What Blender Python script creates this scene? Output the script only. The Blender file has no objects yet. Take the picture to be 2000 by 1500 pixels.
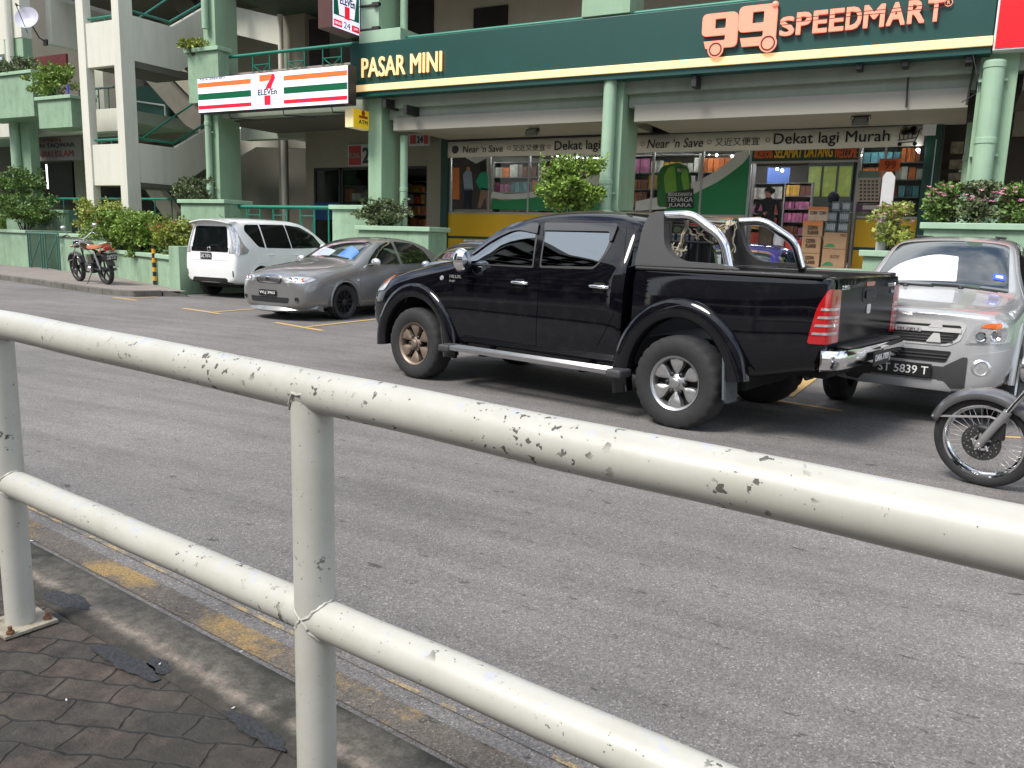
import bpy, bmesh, math, random
from math import radians as R, sin, cos, pi
from mathutils import Vector, Matrix
from mathutils.bvhtree import BVHTree
from mathutils import geometry as MG
random.seed(7)
SC = bpy.context.scene
COL = SC.collection

# ---------------------------------------------------------------- camera
F, PITCH, ROLL, CH, YAW = 1592.0, R(10.0), R(1.69), 1.445, R(28)
_c = bpy.data.cameras.new('camera'); CAM = bpy.data.objects.new('camera', _c); COL.objects.link(CAM)
_c.sensor_width = 36; _c.lens = 36*F/2000; _c.clip_start = .05; _c.clip_end = 3000
_f = Vector((0, cos(PITCH), -sin(PITCH))); _r = Vector((1, 0, 0)); _u = Vector((0, sin(PITCH), cos(PITCH)))
_r2 = _r*cos(ROLL)+_u*sin(ROLL); _u2 = _u*cos(ROLL)-_r*sin(ROLL)
_Z = Matrix.Rotation(YAW, 3, 'Z')
_r2, _u2, _f = _Z@_r2, _Z@_u2, _Z@_f
_m = Matrix((_r2, _u2, -_f)).transposed().to_4x4(); _m.translation = (0, 0, CH)
CAM.matrix_world = _m
SC.camera = CAM
# ---------------------------------------------------------------- world, sun, exposure
SUN_EL, SUN_AZ = R(52), R(246)
W = bpy.data.worlds.new('World'); SC.world = W; W.use_nodes = True
nt = W.node_tree; nt.nodes.clear()
wo = nt.nodes.new('ShaderNodeOutputWorld'); bg = nt.nodes.new('ShaderNodeBackground')
sky = nt.nodes.new('ShaderNodeTexSky'); sky.sky_type = 'NISHITA'; sky.sun_disc = False
sky.sun_elevation = SUN_EL; sky.sun_rotation = R(90)-SUN_AZ; sky.air_density = 1.0; sky.dust_density = 1.5
tc = nt.nodes.new('ShaderNodeTexCoord'); mp = nt.nodes.new('ShaderNodeMapping'); mp.inputs['Scale'].default_value = (1, 1, 2.2)
ns = nt.nodes.new('ShaderNodeTexNoise'); ns.inputs['Scale'].default_value = 2.1; ns.inputs['Detail'].default_value = 7; ns.inputs['Roughness'].default_value = .58
cr = nt.nodes.new('ShaderNodeValToRGB'); cr.color_ramp.elements[0].position = .42; cr.color_ramp.elements[1].position = .58
mx = nt.nodes.new('ShaderNodeMixRGB'); mx.inputs['Color2'].default_value = (7.6, 7.9, 8.3, 1)
nt.links.new(tc.outputs['Generated'], mp.inputs[0]); nt.links.new(mp.outputs[0], ns.inputs['Vector']); nt.links.new(ns.outputs['Fac'], cr.inputs[0])
nt.links.new(cr.outputs[0], mx.inputs[0]); nt.links.new(sky.outputs[0], mx.inputs['Color1']); nt.links.new(mx.outputs[0], bg.inputs[0])
bg.inputs[1].default_value = 0.115
nt.links.new(bg.outputs[0], wo.inputs[0])
_l = bpy.data.lights.new('sun', 'SUN'); _l.energy = 2.5; _l.angle = R(20); _l.color = (1, .96, .9)
SUN = bpy.data.objects.new('sun', _l); COL.objects.link(SUN)
_d = Vector((cos(SUN_EL)*cos(SUN_AZ), cos(SUN_EL)*sin(SUN_AZ), sin(SUN_EL)))
SUN.rotation_euler = _d.to_track_quat('Z', 'Y').to_euler(); SUN.location = _d*60
SC.view_settings.view_transform = 'Standard'; SC.view_settings.look = 'None'; SC.view_settings.gamma = 1
SC.view_settings.exposure = 0.83

# ---------------------------------------------------------------- pixel rays (photo is 2000 x 1500) used to find world points on known planes
def ray(u, v): return _r2*((u-1000)/F)-_u2*((v-750)/F)+_f
C0 = Vector((0, 0, CH))
def az(u, v, z=0): d = ray(u, v); return C0+d*((z-CH)/d.z)
def ay(u, v, y): d = ray(u, v); return C0+d*(y/d.y)
def ax(u, v, x): d = ray(u, v); return C0+d*(x/d.x)

# ---------------------------------------------------------------- materials
def lin(c): return tuple(((x/255)/12.92 if x/255 <= .04045 else ((x/255+.055)/1.055)**2.4) for x in c)
MATS = {}
def _n(nt, t): return nt.nodes.new('ShaderNode'+t)
def pm(name, col, rough=.6, metal=0, var=.12, vs=3.0, bump=0, bs=60, coat=0, dirt=0, dirtcol=(.05, .05, .04), spec=.5, trans=0, emit=0, ecol=None, streak=0, rand=0, rvar=0):
    """principled material with procedural variation; col is linear rgb"""
    if name in MATS: return MATS[name]
    m = bpy.data.materials.new(name); m.use_nodes = True; nt = m.node_tree; b = nt.nodes['Principled BSDF']
    b.inputs['Roughness'].default_value = rough; b.inputs['Metallic'].default_value = metal
    b.inputs['Specular IOR Level'].default_value = spec; b.inputs['Coat Weight'].default_value = coat; b.inputs['Coat Roughness'].default_value = .04
    if trans: b.inputs['Transmission Weight'].default_value = trans
    tc = _n(nt, 'TexCoord'); src = tc.outputs['Object']
    rgb = _n(nt, 'RGB'); rgb.outputs[0].default_value = (*col, 1); out = rgb.outputs[0]
    L = nt.links.new
    if var:
        n = _n(nt, 'TexNoise'); n.inputs['Scale'].default_value = vs; n.inputs['Detail'].default_value = 6; n.inputs['Roughness'].default_value = .6
        L(src, n.inputs['Vector'])
        mr = _n(nt, 'MapRange'); mr.inputs[1].default_value = .3; mr.inputs[2].default_value = .7; mr.inputs[3].default_value = 1-var; mr.inputs[4].default_value = 1+var*.6
        L(n.outputs['Fac'], mr.inputs[0])
        mu = _n(nt, 'MixRGB'); mu.blend_type = 'MULTIPLY'; mu.inputs[0].default_value = 1; L(out, mu.inputs[1]); L(mr.outputs[0], mu.inputs[2]); out = mu.outputs[0]
        if rvar:
            m2 = _n(nt, 'MapRange'); m2.inputs[1].default_value = .35; m2.inputs[2].default_value = .65; m2.inputs[3].default_value = max(0, rough-rvar); m2.inputs[4].default_value = rough+rvar
            L(n.outputs['Fac'], m2.inputs[0]); L(m2.outputs[0], b.inputs['Roughness'])
    if rand:
        g = _n(nt, 'NewGeometry'); mr = _n(nt, 'MapRange'); mr.inputs[3].default_value = 1-rand; mr.inputs[4].default_value = 1+rand; L(g.outputs['Random Per Island'], mr.inputs[0])
        mu = _n(nt, 'MixRGB'); mu.blend_type = 'MULTIPLY'; mu.inputs[0].default_value = 1; L(out, mu.inputs[1]); L(mr.outputs[0], mu.inputs[2]); out = mu.outputs[0]
    if streak:
        mpp = _n(nt, 'Mapping'); mpp.inputs['Scale'].default_value = (2.6, 2.6, .35); L(src, mpp.inputs[0])
        n = _n(nt, 'TexNoise'); n.inputs['Scale'].default_value = 1.3; n.inputs['Detail'].default_value = 8; n.inputs['Roughness'].default_value = .7; L(mpp.outputs[0], n.inputs['Vector'])
        rp = _n(nt, 'ValToRGB'); rp.color_ramp.elements[0].position = .46; rp.color_ramp.elements[1].position = .80; L(n.outputs['Fac'], rp.inputs[0])
        ml = _n(nt, 'Math'); ml.operation = 'MULTIPLY'; ml.inputs[1].default_value = streak; L(rp.outputs[0], ml.inputs[0])
        mu = _n(nt, 'MixRGB'); L(ml.outputs[0], mu.inputs[0]); L(out, mu.inputs[1]); mu.inputs[2].default_value = (*dirtcol, 1); out = mu.outputs[0]
    if dirt:
        n = _n(nt, 'TexNoise'); n.inputs['Scale'].default_value = vs*2.7; n.inputs['Detail'].default_value = 9; n.inputs['Roughness'].default_value = .72; L(src, n.inputs['Vector'])
        rp = _n(nt, 'ValToRGB'); rp.color_ramp.elements[0].position = .52; rp.color_ramp.elements[1].position = .72; L(n.outputs['Fac'], rp.inputs[0])
        ml = _n(nt, 'Math'); ml.operation = 'MULTIPLY'; ml.inputs[1].default_value = dirt; L(rp.outputs[0], ml.inputs[0])
        mu = _n(nt, 'MixRGB'); L(ml.outputs[0], mu.inputs[0]); L(out, mu.inputs[1]); mu.inputs[2].default_value = (*dirtcol, 1); out = mu.outputs[0]
    L(out, b.inputs['Base Color'])
    if emit:
        b.inputs['Emission Color'].default_value = (*(ecol or col), 1); b.inputs['Emission Strength'].default_value = emit
    if bump:
        n = _n(nt, 'TexNoise'); n.inputs['Scale'].default_value = bs; n.inputs['Detail'].default_value = 5; L(src, n.inputs['Vector'])
        bp = _n(nt, 'Bump'); bp.inputs['Strength'].default_value = bump; bp.inputs['Distance'].default_value = .01; L(n.outputs['Fac'], bp.inputs['Height']); L(bp.outputs[0], b.inputs['Normal'])
    MATS[name] = m
    return m

# ---------------------------------------------------------------- object helpers
ORG = {}
def root_of(o):
    while o.parent: o = o.parent
    return o
def tag(o, label=None, cat=None, group=None, kind=None):
    if label: o['label'] = label
    if cat: o['category'] = cat
    if group: o['group'] = group
    if kind: o['kind'] = kind
    return o
def thing(name, label, cat, loc=(0, 0, 0), rz=0, group=None, world=True, scale=1):
    o = bpy.data.objects.new(name, None); COL.objects.link(o); o.empty_display_size = .2
    o.location = loc; o.rotation_euler = (0, 0, rz); o.scale = (scale,)*3
    tag(o, label, cat, group)
    if world: ORG[o] = Vector(loc)
    return o
class MB:
    def __init__(s): s.v = []; s.f = []; s.m = []; s.mi = 0; s.sm = []; s.smooth = False
    def add(s, vs, fs, smooth=None):
        b = len(s.v); s.v += [tuple(v) for v in vs]
        for f in fs: s.f.append(tuple(b+i for i in f)); s.m.append(s.mi); s.sm.append(s.smooth if smooth is None else smooth)
        return s
    def box(s, x0, x1, y0, y1, z0, z1, rz=0, piv=None):
        vs = [(x, y, z) for z in (z0, z1) for y in (y0, y1) for x in (x0, x1)]
        if rz:
            c, n = cos(rz), sin(rz); px, py = piv if piv else ((x0+x1)/2, (y0+y1)/2)
            vs = [(px+(x-px)*c-(y-py)*n, py+(x-px)*n+(y-py)*c, z) for x, y, z in vs]
        return s.add(vs, [(0, 2, 3, 1), (4, 5, 7, 6), (0, 1, 5, 4), (2, 6, 7, 3), (0, 4, 6, 2), (1, 3, 7, 5)])
    def wall(s, p, q, z0, z1, t, z0b=None, z1b=None):
        """upright slab from p to q (xy), thickness t to the left of p->q; optional end heights at q"""
        p = Vector((p[0], p[1])); q = Vector((q[0], q[1])); d = (q-p).normalized(); n = Vector((-d.y, d.x))*t
        a, b = (z0 if z0b is None else z0b), (z1 if z1b is None else z1b)
        vs = [(p.x, p.y, z0), (q.x, q.y, a), (q.x+n.x, q.y+n.y, a), (p.x+n.x, p.y+n.y, z0), (p.x, p.y, z1), (q.x, q.y, b), (q.x+n.x, q.y+n.y, b), (p.x+n.x, p.y+n.y, z1)]
        return s.add(vs, [(0, 3, 2, 1), (4, 5, 6, 7), (0, 1, 5, 4), (1, 2, 6, 5), (2, 3, 7, 6), (3, 0, 4, 7)])
    def prism(s, pts, ext, smooth=None):
        pts = [Vector(p) for p in pts]; e = Vector(ext); n = len(pts)
        vs = pts+[p+e for p in pts]
        return s.add(vs, [tuple(range(n-1, -1, -1)), tuple(range(n, 2*n))]+[(i, (i+1) % n, (i+1) % n+n, i+n) for i in range(n)], smooth)
    def tube(s, path, r, n=10, caps=True, closed=False, smooth=True):
        P = [Vector(p) for p in path]; rs = r if isinstance(r, (list, tuple)) else [r]*len(P)
        vs = []; up = None
        for i, p in enumerate(P):
            if closed: d = (P[(i+1) % len(P)]-P[i-1]).normalized()
            else:
                d = (P[min(i+1, len(P)-1)]-P[max(i-1, 0)])
                d = d.normalized() if d.length > 1e-9 else Vector((0, 0, 1))
            if up is None:
                up = Vector((0, 0, 1)) if abs(d.z) < .9 else Vector((1, 0, 0))
            a = (up-d*up.dot(d)); a = a.normalized() if a.length > 1e-6 else d.orthogonal().normalized()
            up = a; b = d.cross(a)
            for k in range(n): t = 2*pi*k/n; vs.append(p+(a*cos(t)+b*sin(t))*rs[i])
        fs = []
        m = len(P)
        for i in range(m if closed else m-1):
            j = (i+1) % m
            for k in range(n): fs.append((i*n+k, i*n+(k+1) % n, j*n+(k+1) % n, j*n+k))
        s.add(vs, fs, smooth)
        if caps and not closed:
            b = len(s.v)-len(vs)
            for q in (tuple(b+k for k in range(n-1, -1, -1)), tuple(b+(m-1)*n+k for k in range(n))): s.f.append(q); s.m.append(s.mi); s.sm.append(False)
        return s
    def lathe(s, prof, o=(0, 0, 0), axis=(0, 0, 1), n=32, smooth=True, ref=None):
        """prof: list of (radius, height along axis)"""
        a = Vector(axis).normalized(); x = Vector(ref).normalized() if ref else a.orthogonal().normalized(); y = a.cross(x); o = Vector(o)
        vs = []
        for r, h in prof:
            for k in range(n): t = 2*pi*k/n; vs.append(o+a*h+(x*cos(t)+y*sin(t))*r)
        fs = [(i*n+k, i*n+(k+1) % n, (i+1)*n+(k+1) % n, (i+1)*n+k) for i in range(len(prof)-1) for k in range(n)]
        return s.add(vs, fs, smooth)
    def ball(s, c, r, n=10, sz=1):
        c = Vector(c)
        return s.lathe([(max(r*sin(pi*i/n), 1e-4), -r*sz*cos(pi*i/n)) for i in range(n+1)], c, (0, 0, 1), n*2)
    def build(s, name, mats, parent=None, bevel=0, seg=2, sharp=40, **tg):
        vs = [Vector(v) for v in s.v]
        if parent is not None:
            o0 = ORG.get(root_of(parent))
            if o0 is not None: vs = [v-o0 for v in vs]
            base = None
        else:
            xs = [v.x for v in vs]; ys = [v.y for v in vs]; zs = [v.z for v in vs]
            base = Vector(((min(xs)+max(xs))/2, (min(ys)+max(ys))/2, min(zs))); vs = [v-base for v in vs]
        me = bpy.data.meshes.new(name); me.from_pydata(vs, [], s.f); me.update()
        for m in (mats if isinstance(mats, (list, tuple)) else [mats]): me.materials.append(m)
        me.polygons.foreach_set('material_index', s.m); me.polygons.foreach_set('use_smooth', s.sm)
        if any(s.sm): me.set_sharp_from_angle(angle=R(sharp))
        o = bpy.data.objects.new(name, me); COL.objects.link(o)
        if parent is not None: o.parent = parent
        else: o.location = base
        if bevel:
            bv = o.modifiers.new('bevel', 'BEVEL'); bv.width = bevel; bv.segments = seg; bv.limit_method = 'ANGLE'; bv.angle_limit = R(40)
        tag(o, **tg)
        return o
def _each(s, name, mats, parent=None, **k):
    """build every connected piece as an object of its own"""
    up = list(range(len(s.v)))
    def find(i):
        while up[i] != i: up[i] = up[up[i]]; i = up[i]
        return i
    for f in s.f:
        for a in f[1:]: up[find(a)] = find(f[0])
    gr = {}
    for i, f in enumerate(s.f): gr.setdefault(find(f[0]), []).append(i)
    out = []
    for ids in gr.values():
        m = MB(); idx = {}
        for i in ids:
            for v in s.f[i]:
                if v not in idx: idx[v] = len(m.v); m.v.append(s.v[v])
            m.f.append(tuple(idx[v] for v in s.f[i])); m.m.append(s.m[i]); m.sm.append(s.sm[i])
        out.append(m.build(name, mats, parent, **k))
    return out
MB.each = _each
def addmesh(me, name, parent=None, mats=None, **tg):
    if mats:
        for m in (mats if isinstance(mats, (list, tuple)) else [mats]): me.materials.append(m)
    o = bpy.data.objects.new(name, me); COL.objects.link(o)
    if parent is not None: o.parent = parent
    tag(o, **tg)
    return o
def textm(mb, body, p, rt, up, off=0.0, shear=0, ext=None, xf=None):
    """bold by overprinting: copies shifted a little, each a hair prouder than the last"""
    if off and ext is not None:
        p, rt, up, e = Vector(p), Vector(rt), Vector(up), Vector(ext); s = off*up.length; r1, u1, e1 = rt.normalized(), up.normalized(), e.normalized()
        for k, (a, b) in enumerate(((-1, -1), (1, -1), (-1, 1), (1, 1))): textm(mb, body, p+r1*s+u1*s+r1*(a*s)+u1*(b*s), rt-r1*2*s, up-u1*2*s, 0, shear, e+e1*(.0004*k))
        return
    """lettering scaled to fill the parallelogram at p spanned by rt and up; ext = thickness vector; appended to mb"""
    c = bpy.data.curves.new('t', 'FONT'); c.body = body; c.offset = off; c.shear = shear; c.resolution_u = 3
    o = bpy.data.objects.new('t', c); COL.objects.link(o); bpy.context.view_layer.update()
    me = bpy.data.meshes.new_from_object(o.evaluated_get(bpy.context.evaluated_depsgraph_get()))
    bpy.data.objects.remove(o); bpy.data.curves.remove(c)
    xs = [v.co.x for v in me.vertices]; ys = [v.co.y for v in me.vertices]
    if not xs: return
    x0, x1, y0, y1 = min(xs), max(xs), min(ys), max(ys)
    p, rt, up = Vector(p), Vector(rt), Vector(up)
    def mpv(co):
        a, b = (co.x-x0)/(x1-x0), (co.y-y0)/(y1-y0)
        if xf: return xf(a, b)
        return p+rt*a+up*b
    vs = [mpv(v.co) for v in me.vertices]; fs = [tuple(q.vertices) for q in me.polygons]
    if ext is None: mb.add(vs, fs, False)
    else:
        e = Vector(ext); n = len(vs); cnt = {}
        for f in fs:
            for i in range(len(f)):
                a, b = f[i], f[(i+1) % len(f)]; cnt[(a, b)] = 1
        fr = [v+e for v in vs]
        mb.add(vs+fr, [tuple(i+n for i in f) for f in fs]+[(a, b, b+n, a+n) for (a, b) in cnt if (b, a) not in cnt], False)
    bpy.data.meshes.remove(me)
def rnd(pts, r, n=4):
    """round the corners of a 2-D outline"""
    out = []; m = len(pts)
    for i in range(m):
        p = Vector(pts[i][:2]); a = Vector(pts[i-1][:2]); b = Vector(pts[(i+1) % m][:2])
        rr = pts[i][2] if len(pts[i]) > 2 else r
        if rr <= 0: out.append((p.x, p.y)); continue
        da = min(rr, (a-p).length*.45); db = min(rr, (b-p).length*.45)
        A = p+(a-p).normalized()*da; B = p+(b-p).normalized()*db
        for k in range(n+1):
            t = k/n; q = A*(1-t)**2+p*2*t*(1-t)+B*t*t; out.append((q.x, q.y))
    return out
# ---------------------------------------------------------------- foliage
def leaves(mb, c, rad, n, size, seed=0, shape='ball', up=.3, clump=7):
    """n small folded leaves in uneven clumps through an ellipsoid volume"""
    rn = random.Random(seed); c = Vector(c); rad = Vector(rad)
    cl = []
    for _ in range(clump*6):
        while True:
            p = Vector((rn.uniform(-1, 1), rn.uniform(-1, 1), rn.uniform(-1, 1)))
            if p.length < 1: break
        p = p.normalized()*(.25+.80*rn.random()**.7)
        cl.append((p, rn.uniform(.13, .40)))
    for _ in range(n):
        q, r = rn.choice(cl)
        d = Vector((rn.gauss(0, 1), rn.gauss(0, 1), rn.gauss(0, 1))).normalized()*r*rn.random()**.4
        p = q+d
        if p.length > 1.28: p *= 1.28/p.length
        P = c+Vector((p.x*rad.x, p.y*rad.y, p.z*rad.z))
        s = size*rn.choice((.5, .7, .9, 1.1, 1.45))*rn.uniform(.85, 1.15)
        a = Vector((rn.gauss(0, 1)+p.x, rn.gauss(0, 1)+p.y, rn.gauss(0, .8)+up)).normalized()
        b = a.cross(Vector((rn.gauss(0, 1), rn.gauss(0, 1), rn.gauss(0, 1)))).normalized()*s*.32
        nn = a.cross(b).normalized()*s*.1
        mb.add([P, P+a*s*.5+b+nn, P+a*s, P+a*s*.5-b+nn], [(0, 1, 2, 3)], False)
def bush(name, label, base, c, rad, n, size, seed, mleaf, mstem, group=None, cat='bush', nst=7, spiky=False, flower=None):
    b = Vector(base); t = thing(name, label, cat, b, group=group)
    st = MB(); rn = random.Random(seed+5); c = Vector(c)
    for k in range(nst):
        a = 2*pi*k/nst+rn.random(); e = c+Vector((cos(a)*rad[0]*.6*rn.random(), sin(a)*rad[1]*.6*rn.random(), rad[2]*rn.uniform(-.2, .6)))
        s0 = b+Vector((cos(a), sin(a), 0))*.03+Vector(((e.x-b.x)*.3*rn.random(), (e.y-b.y)*.3*rn.random(), -.02)); m = s0.lerp(e, .5)+Vector((rn.uniform(-.05, .05), rn.uniform(-.05, .05), 0))
        st.tube([s0, m, e], [.022, .014, .006], 6)
        for _ in range(4):
            f = m.lerp(e, rn.random()); g = f+Vector((rn.uniform(-1, 1)*rad[0], rn.uniform(-1, 1)*rad[1], rn.uniform(0, 1)*rad[2]))*.45
            st.tube([f, g], [.007, .003], 5)
    st.build('stem', mstem, t)
    lf = MB(); leaves(lf, c, rad, int(n*1.35), size*1.05, seed)
    if True:
        for k in range(nst*(5 if spiky else 2)):
            a = rn.uniform(0, 2*pi); q = c+Vector((cos(a)*rad[0]*rn.random(), sin(a)*rad[1]*rn.random(), rad[2]*.7)); h = rn.uniform(.15, .4)*rad[2]*1.5
            for i in range(16): leaves(lf, q+Vector((0, 0, h*i/16)), (.03, .03, .02), 2, size*.9, seed+k*17+i, clump=1)
    lf.build('leaves', mleaf, t)
    if flower:
        fl = MB(); mf, nf, fs = flower
        for k in range(nf):
            a = rn.uniform(0, 2*pi); rr = rn.random()**.5; q = c+Vector((cos(a)*rad[0]*rr, sin(a)*rad[1]*rr, rad[2]*(.2+.85*rn.random())))
            for j in range(5):
                an = 2*pi*j/5; d1 = Vector((cos(an), sin(an), .35))*fs; d2 = Vector((cos(an+.6), sin(an+.6), .5))*fs
                fl.add([q, q+d1, q+d1*.9+Vector((0, 0, fs*.4)), q+d2], [(0, 1, 2, 3)], False)
        fl.build('blossoms', mf, t)
    return t
# ================================================================ materials
def custom(name, fn):
    m = bpy.data.materials.new(name); m.use_nodes = True; nt = m.node_tree; fn(nt, nt.nodes['Principled BSDF'], nt.links.new); MATS[name] = m; return m
def _noise(nt, L, src, sc, det=4, ro=.6, dis=0):
    n = _n(nt, 'TexNoise'); n.inputs['Scale'].default_value = sc; n.inputs['Detail'].default_value = det; n.inputs['Roughness'].default_value = ro; n.inputs['Distortion'].default_value = dis
    L(src, n.inputs['Vector']); return n.outputs['Fac']
def _ramp(nt, L, src, *st):
    r = _n(nt, 'ValToRGB'); e = r.color_ramp.elements
    while len(e) < len(st): e.new(.5)
    for i, (p, c) in enumerate(st): e[i].position = p; e[i].color = (*(c if hasattr(c, '__len__') else (c,)*3), 1)
    L(src, r.inputs[0]); return r.outputs[0]
def _mix(nt, L, f, a, b, mode='MIX'):
    m = _n(nt, 'MixRGB'); m.blend_type = mode
    for i, x in ((0, f), (1, a), (2, b)):
        if isinstance(x, (int, float)): m.inputs[i].default_value = x if i == 0 else (x, x, x, 1)
        elif isinstance(x, tuple): m.inputs[i].default_value = (*x, 1)
        else: L(x, m.inputs[i])
    return m.outputs[0]
def _obj(nt): return _n(nt, 'TexCoord').outputs['Object']
def _map(nt, L, src, sc=(1, 1, 1), rot=0):
    m = _n(nt, 'Mapping'); m.inputs['Scale'].default_value = sc; m.inputs['Rotation'].default_value = (0, 0, rot); L(src, m.inputs[0]); return m.outputs[0]
def _bump(nt, L, b, h, st=.5, d=.01):
    p = _n(nt, 'Bump'); p.inputs['Strength'].default_value = st; p.inputs['Distance'].default_value = d; L(h, p.inputs['Height']); L(p.outputs[0], b.inputs['Normal'])
def _asph(nt, b, L, base=(.192, .180, .172), yel=None):
    o = _obj(nt)
    vo = _n(nt, 'TexVoronoi'); vo.inputs['Scale'].default_value = 170; L(o, vo.inputs['Vector'])
    sp = _ramp(nt, L, vo.outputs['Color'], (.2, .66), (.55, 1.0), (.80, 1.2), (.93, 2.0))
    big = _ramp(nt, L, _noise(nt, L, o, .42, 6, .66), (.28, .74), (.7, 1.16))
    tr = _ramp(nt, L, _noise(nt, L, _map(nt, L, o, (.28, 3.2, 1), R(12)), 1.2, 5, .6), (.40, 1.02), (.70, .76))
    # small dark oil spots, stretched along the lane
    sv = _mix(nt, L, 1.0, _ramp(nt, L, _noise(nt, L, _map(nt, L, o, (5, 13, 1), R(12)), 1.6, 3, .6, .5), (.65, 1.0), (.70, .48)), _ramp(nt, L, _noise(nt, L, _map(nt, L, o, (1.6, 5, 1), R(10)), 1.3, 5, .7, .8), (.60, 1.0), (.74, .70)), 'MULTIPLY')
    c = _mix(nt, L, 1.0, base, sp, 'MULTIPLY'); c = _mix(nt, L, 1.0, c, big, 'MULTIPLY'); c = _mix(nt, L, 1.0, c, tr, 'MULTIPLY'); c = _mix(nt, L, 1.0, c, sv, 'MULTIPLY')
    if yel:
        f = _ramp(nt, L, _noise(nt, L, o, yel[0], 9, .75), (yel[1], 0.0), (yel[1]+.1, 1.0))
        f2 = _ramp(nt, L, _noise(nt, L, o, 90, 4, .7), (.40, 0.25), (.6, 1.0)); f = _mix(nt, L, 1.0, f, f2, 'MULTIPLY')
        c = _mix(nt, L, f, c, yel[2])
    L(c, b.inputs['Base Color']); b.inputs['Roughness'].default_value = .82; b.inputs['Specular IOR Level'].default_value = .35
    _bump(nt, L, b, vo.outputs['Distance'], .55, .006)
M_ASPH = custom('asphalt', _asph)
M_YWORN = custom('worn yellow kerb line', lambda nt, b, L: _asph(nt, b, L, (.15, .13, .11), (2.6, .50, (.42, .27, .09))))
M_YTHIN = custom('thin yellow line', lambda nt, b, L: _asph(nt, b, L, (.185, .178, .174), (7, .47, (.50, .36, .15))))
M_YPARK = custom('parking yellow', lambda nt, b, L: _asph(nt, b, L, (.185, .178, .174), (5, .28, (.75, .47, .14))))
def _kerbtop(nt, b, L):
    o = _obj(nt); s = _n(nt, 'SeparateXYZ'); L(o, s.inputs[0])
    wob = _noise(nt, L, o, 2.2, 5, .7); yy = _n(nt, 'Math'); yy.operation = 'ADD'; L(s.outputs[1], yy.inputs[0])
    w2 = _n(nt, 'Math'); w2.operation = 'MULTIPLY_ADD'; w2.inputs[1].default_value = .11; w2.inputs[2].default_value = -.055; L(wob, w2.inputs[0]); L(w2.outputs[0], yy.inputs[1])
    st = _ramp(nt, L, yy.outputs[0], (0, 0.0), (1, 1.0)); mr = _n(nt, 'MapRange'); mr.inputs[1].default_value = 1.21; mr.inputs[2].default_value = 1.50; L(yy.outputs[0], mr.inputs[0])
    base = _ramp(nt, L, mr.outputs[0], (0.0, (.030, .026, .021)), (.22, (.052, .044, .036)), (.35, (.20, .17, .14)), (.40, (.18, .15, .125)), (.47, (.105, .096, .080)), (.80, (.095, .086, .070)), (.93, (.028, .030, .019)))
    g = _ramp(nt, L, _noise(nt, L, o, 22, 10, .85), (.34, .35), (.66, 1.6)); c = _mix(nt, L, 1.0, base, g, 'MULTIPLY')
    c = _mix(nt, L, _ramp(nt, L, _noise(nt, L, o, 5, 8, .7), (.46, 0.0), (.62, .85)), c, (.024, .025, .018))
    L(c, b.inputs['Base Color']); b.inputs['Roughness'].default_value = .85; _bump(nt, L, b, _noise(nt, L, o, 70, 8, .7), .6, .01)
M_KTOP = custom('stained concrete kerb', _kerbtop)
def _pav(nt, b, L):
    o = _obj(nt); nz = _n(nt, 'TexNoise'); nz.inputs['Scale'].default_value = 5.5; nz.inputs['Detail'].default_value = 3; L(o, nz.inputs['Vector'])
    v = _n(nt, 'VectorMath'); v.operation = 'MULTIPLY_ADD'; v.inputs[1].default_value = (.085, .085, 0); L(nz.outputs['Color'], v.inputs[0]); L(_map(nt, L, o, (1, 1, 1), R(-28)), v.inputs[2])
    br = _n(nt, 'TexBrick'); br.inputs['Scale'].default_value = 1; br.inputs['Brick Width'].default_value = .20; br.inputs['Row Height'].default_value = .105; br.inputs['Mortar Size'].default_value = .0060; br.inputs['Mortar Smooth'].default_value = .8
    br.inputs['Color1'].default_value = (.050, .036, .028, 1); br.inputs['Color2'].default_value = (.032, .028, .023, 1); br.inputs['Mortar'].default_value = (.008, .0075, .006, 1); L(v.outputs[0], br.inputs['Vector'])
    c = _mix(nt, L, 1.0, br.outputs['Color'], _ramp(nt, L, _noise(nt, L, o, 9, 9, .78), (.34, .28), (.66, 2.1)), 'MULTIPLY')
    c = _mix(nt, L, _ramp(nt, L, _noise(nt, L, o, 2.3, 7, .7), (.44, 0.0), (.60, .85)), c, (.026, .025, .019))
    c = _mix(nt, L, _ramp(nt, L, _noise(nt, L, o, 34, 8, .75), (.56, 0.0), (.72, .5)), c, (.11, .095, .08))
    L(c, b.inputs['Base Color']); b.inputs['Roughness'].default_value = .72
    h = _mix(nt, L, 1.0, br.outputs['Fac'], _noise(nt, L, o, 45, 8, .75), 'SUBTRACT'); h2 = _n(nt, 'Invert'); L(h, h2.inputs[1]); _bump(nt, L, b, h2.outputs[0], .75, .012)
M_PAVE = custom('dirty interlocking pavers', _pav)
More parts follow.
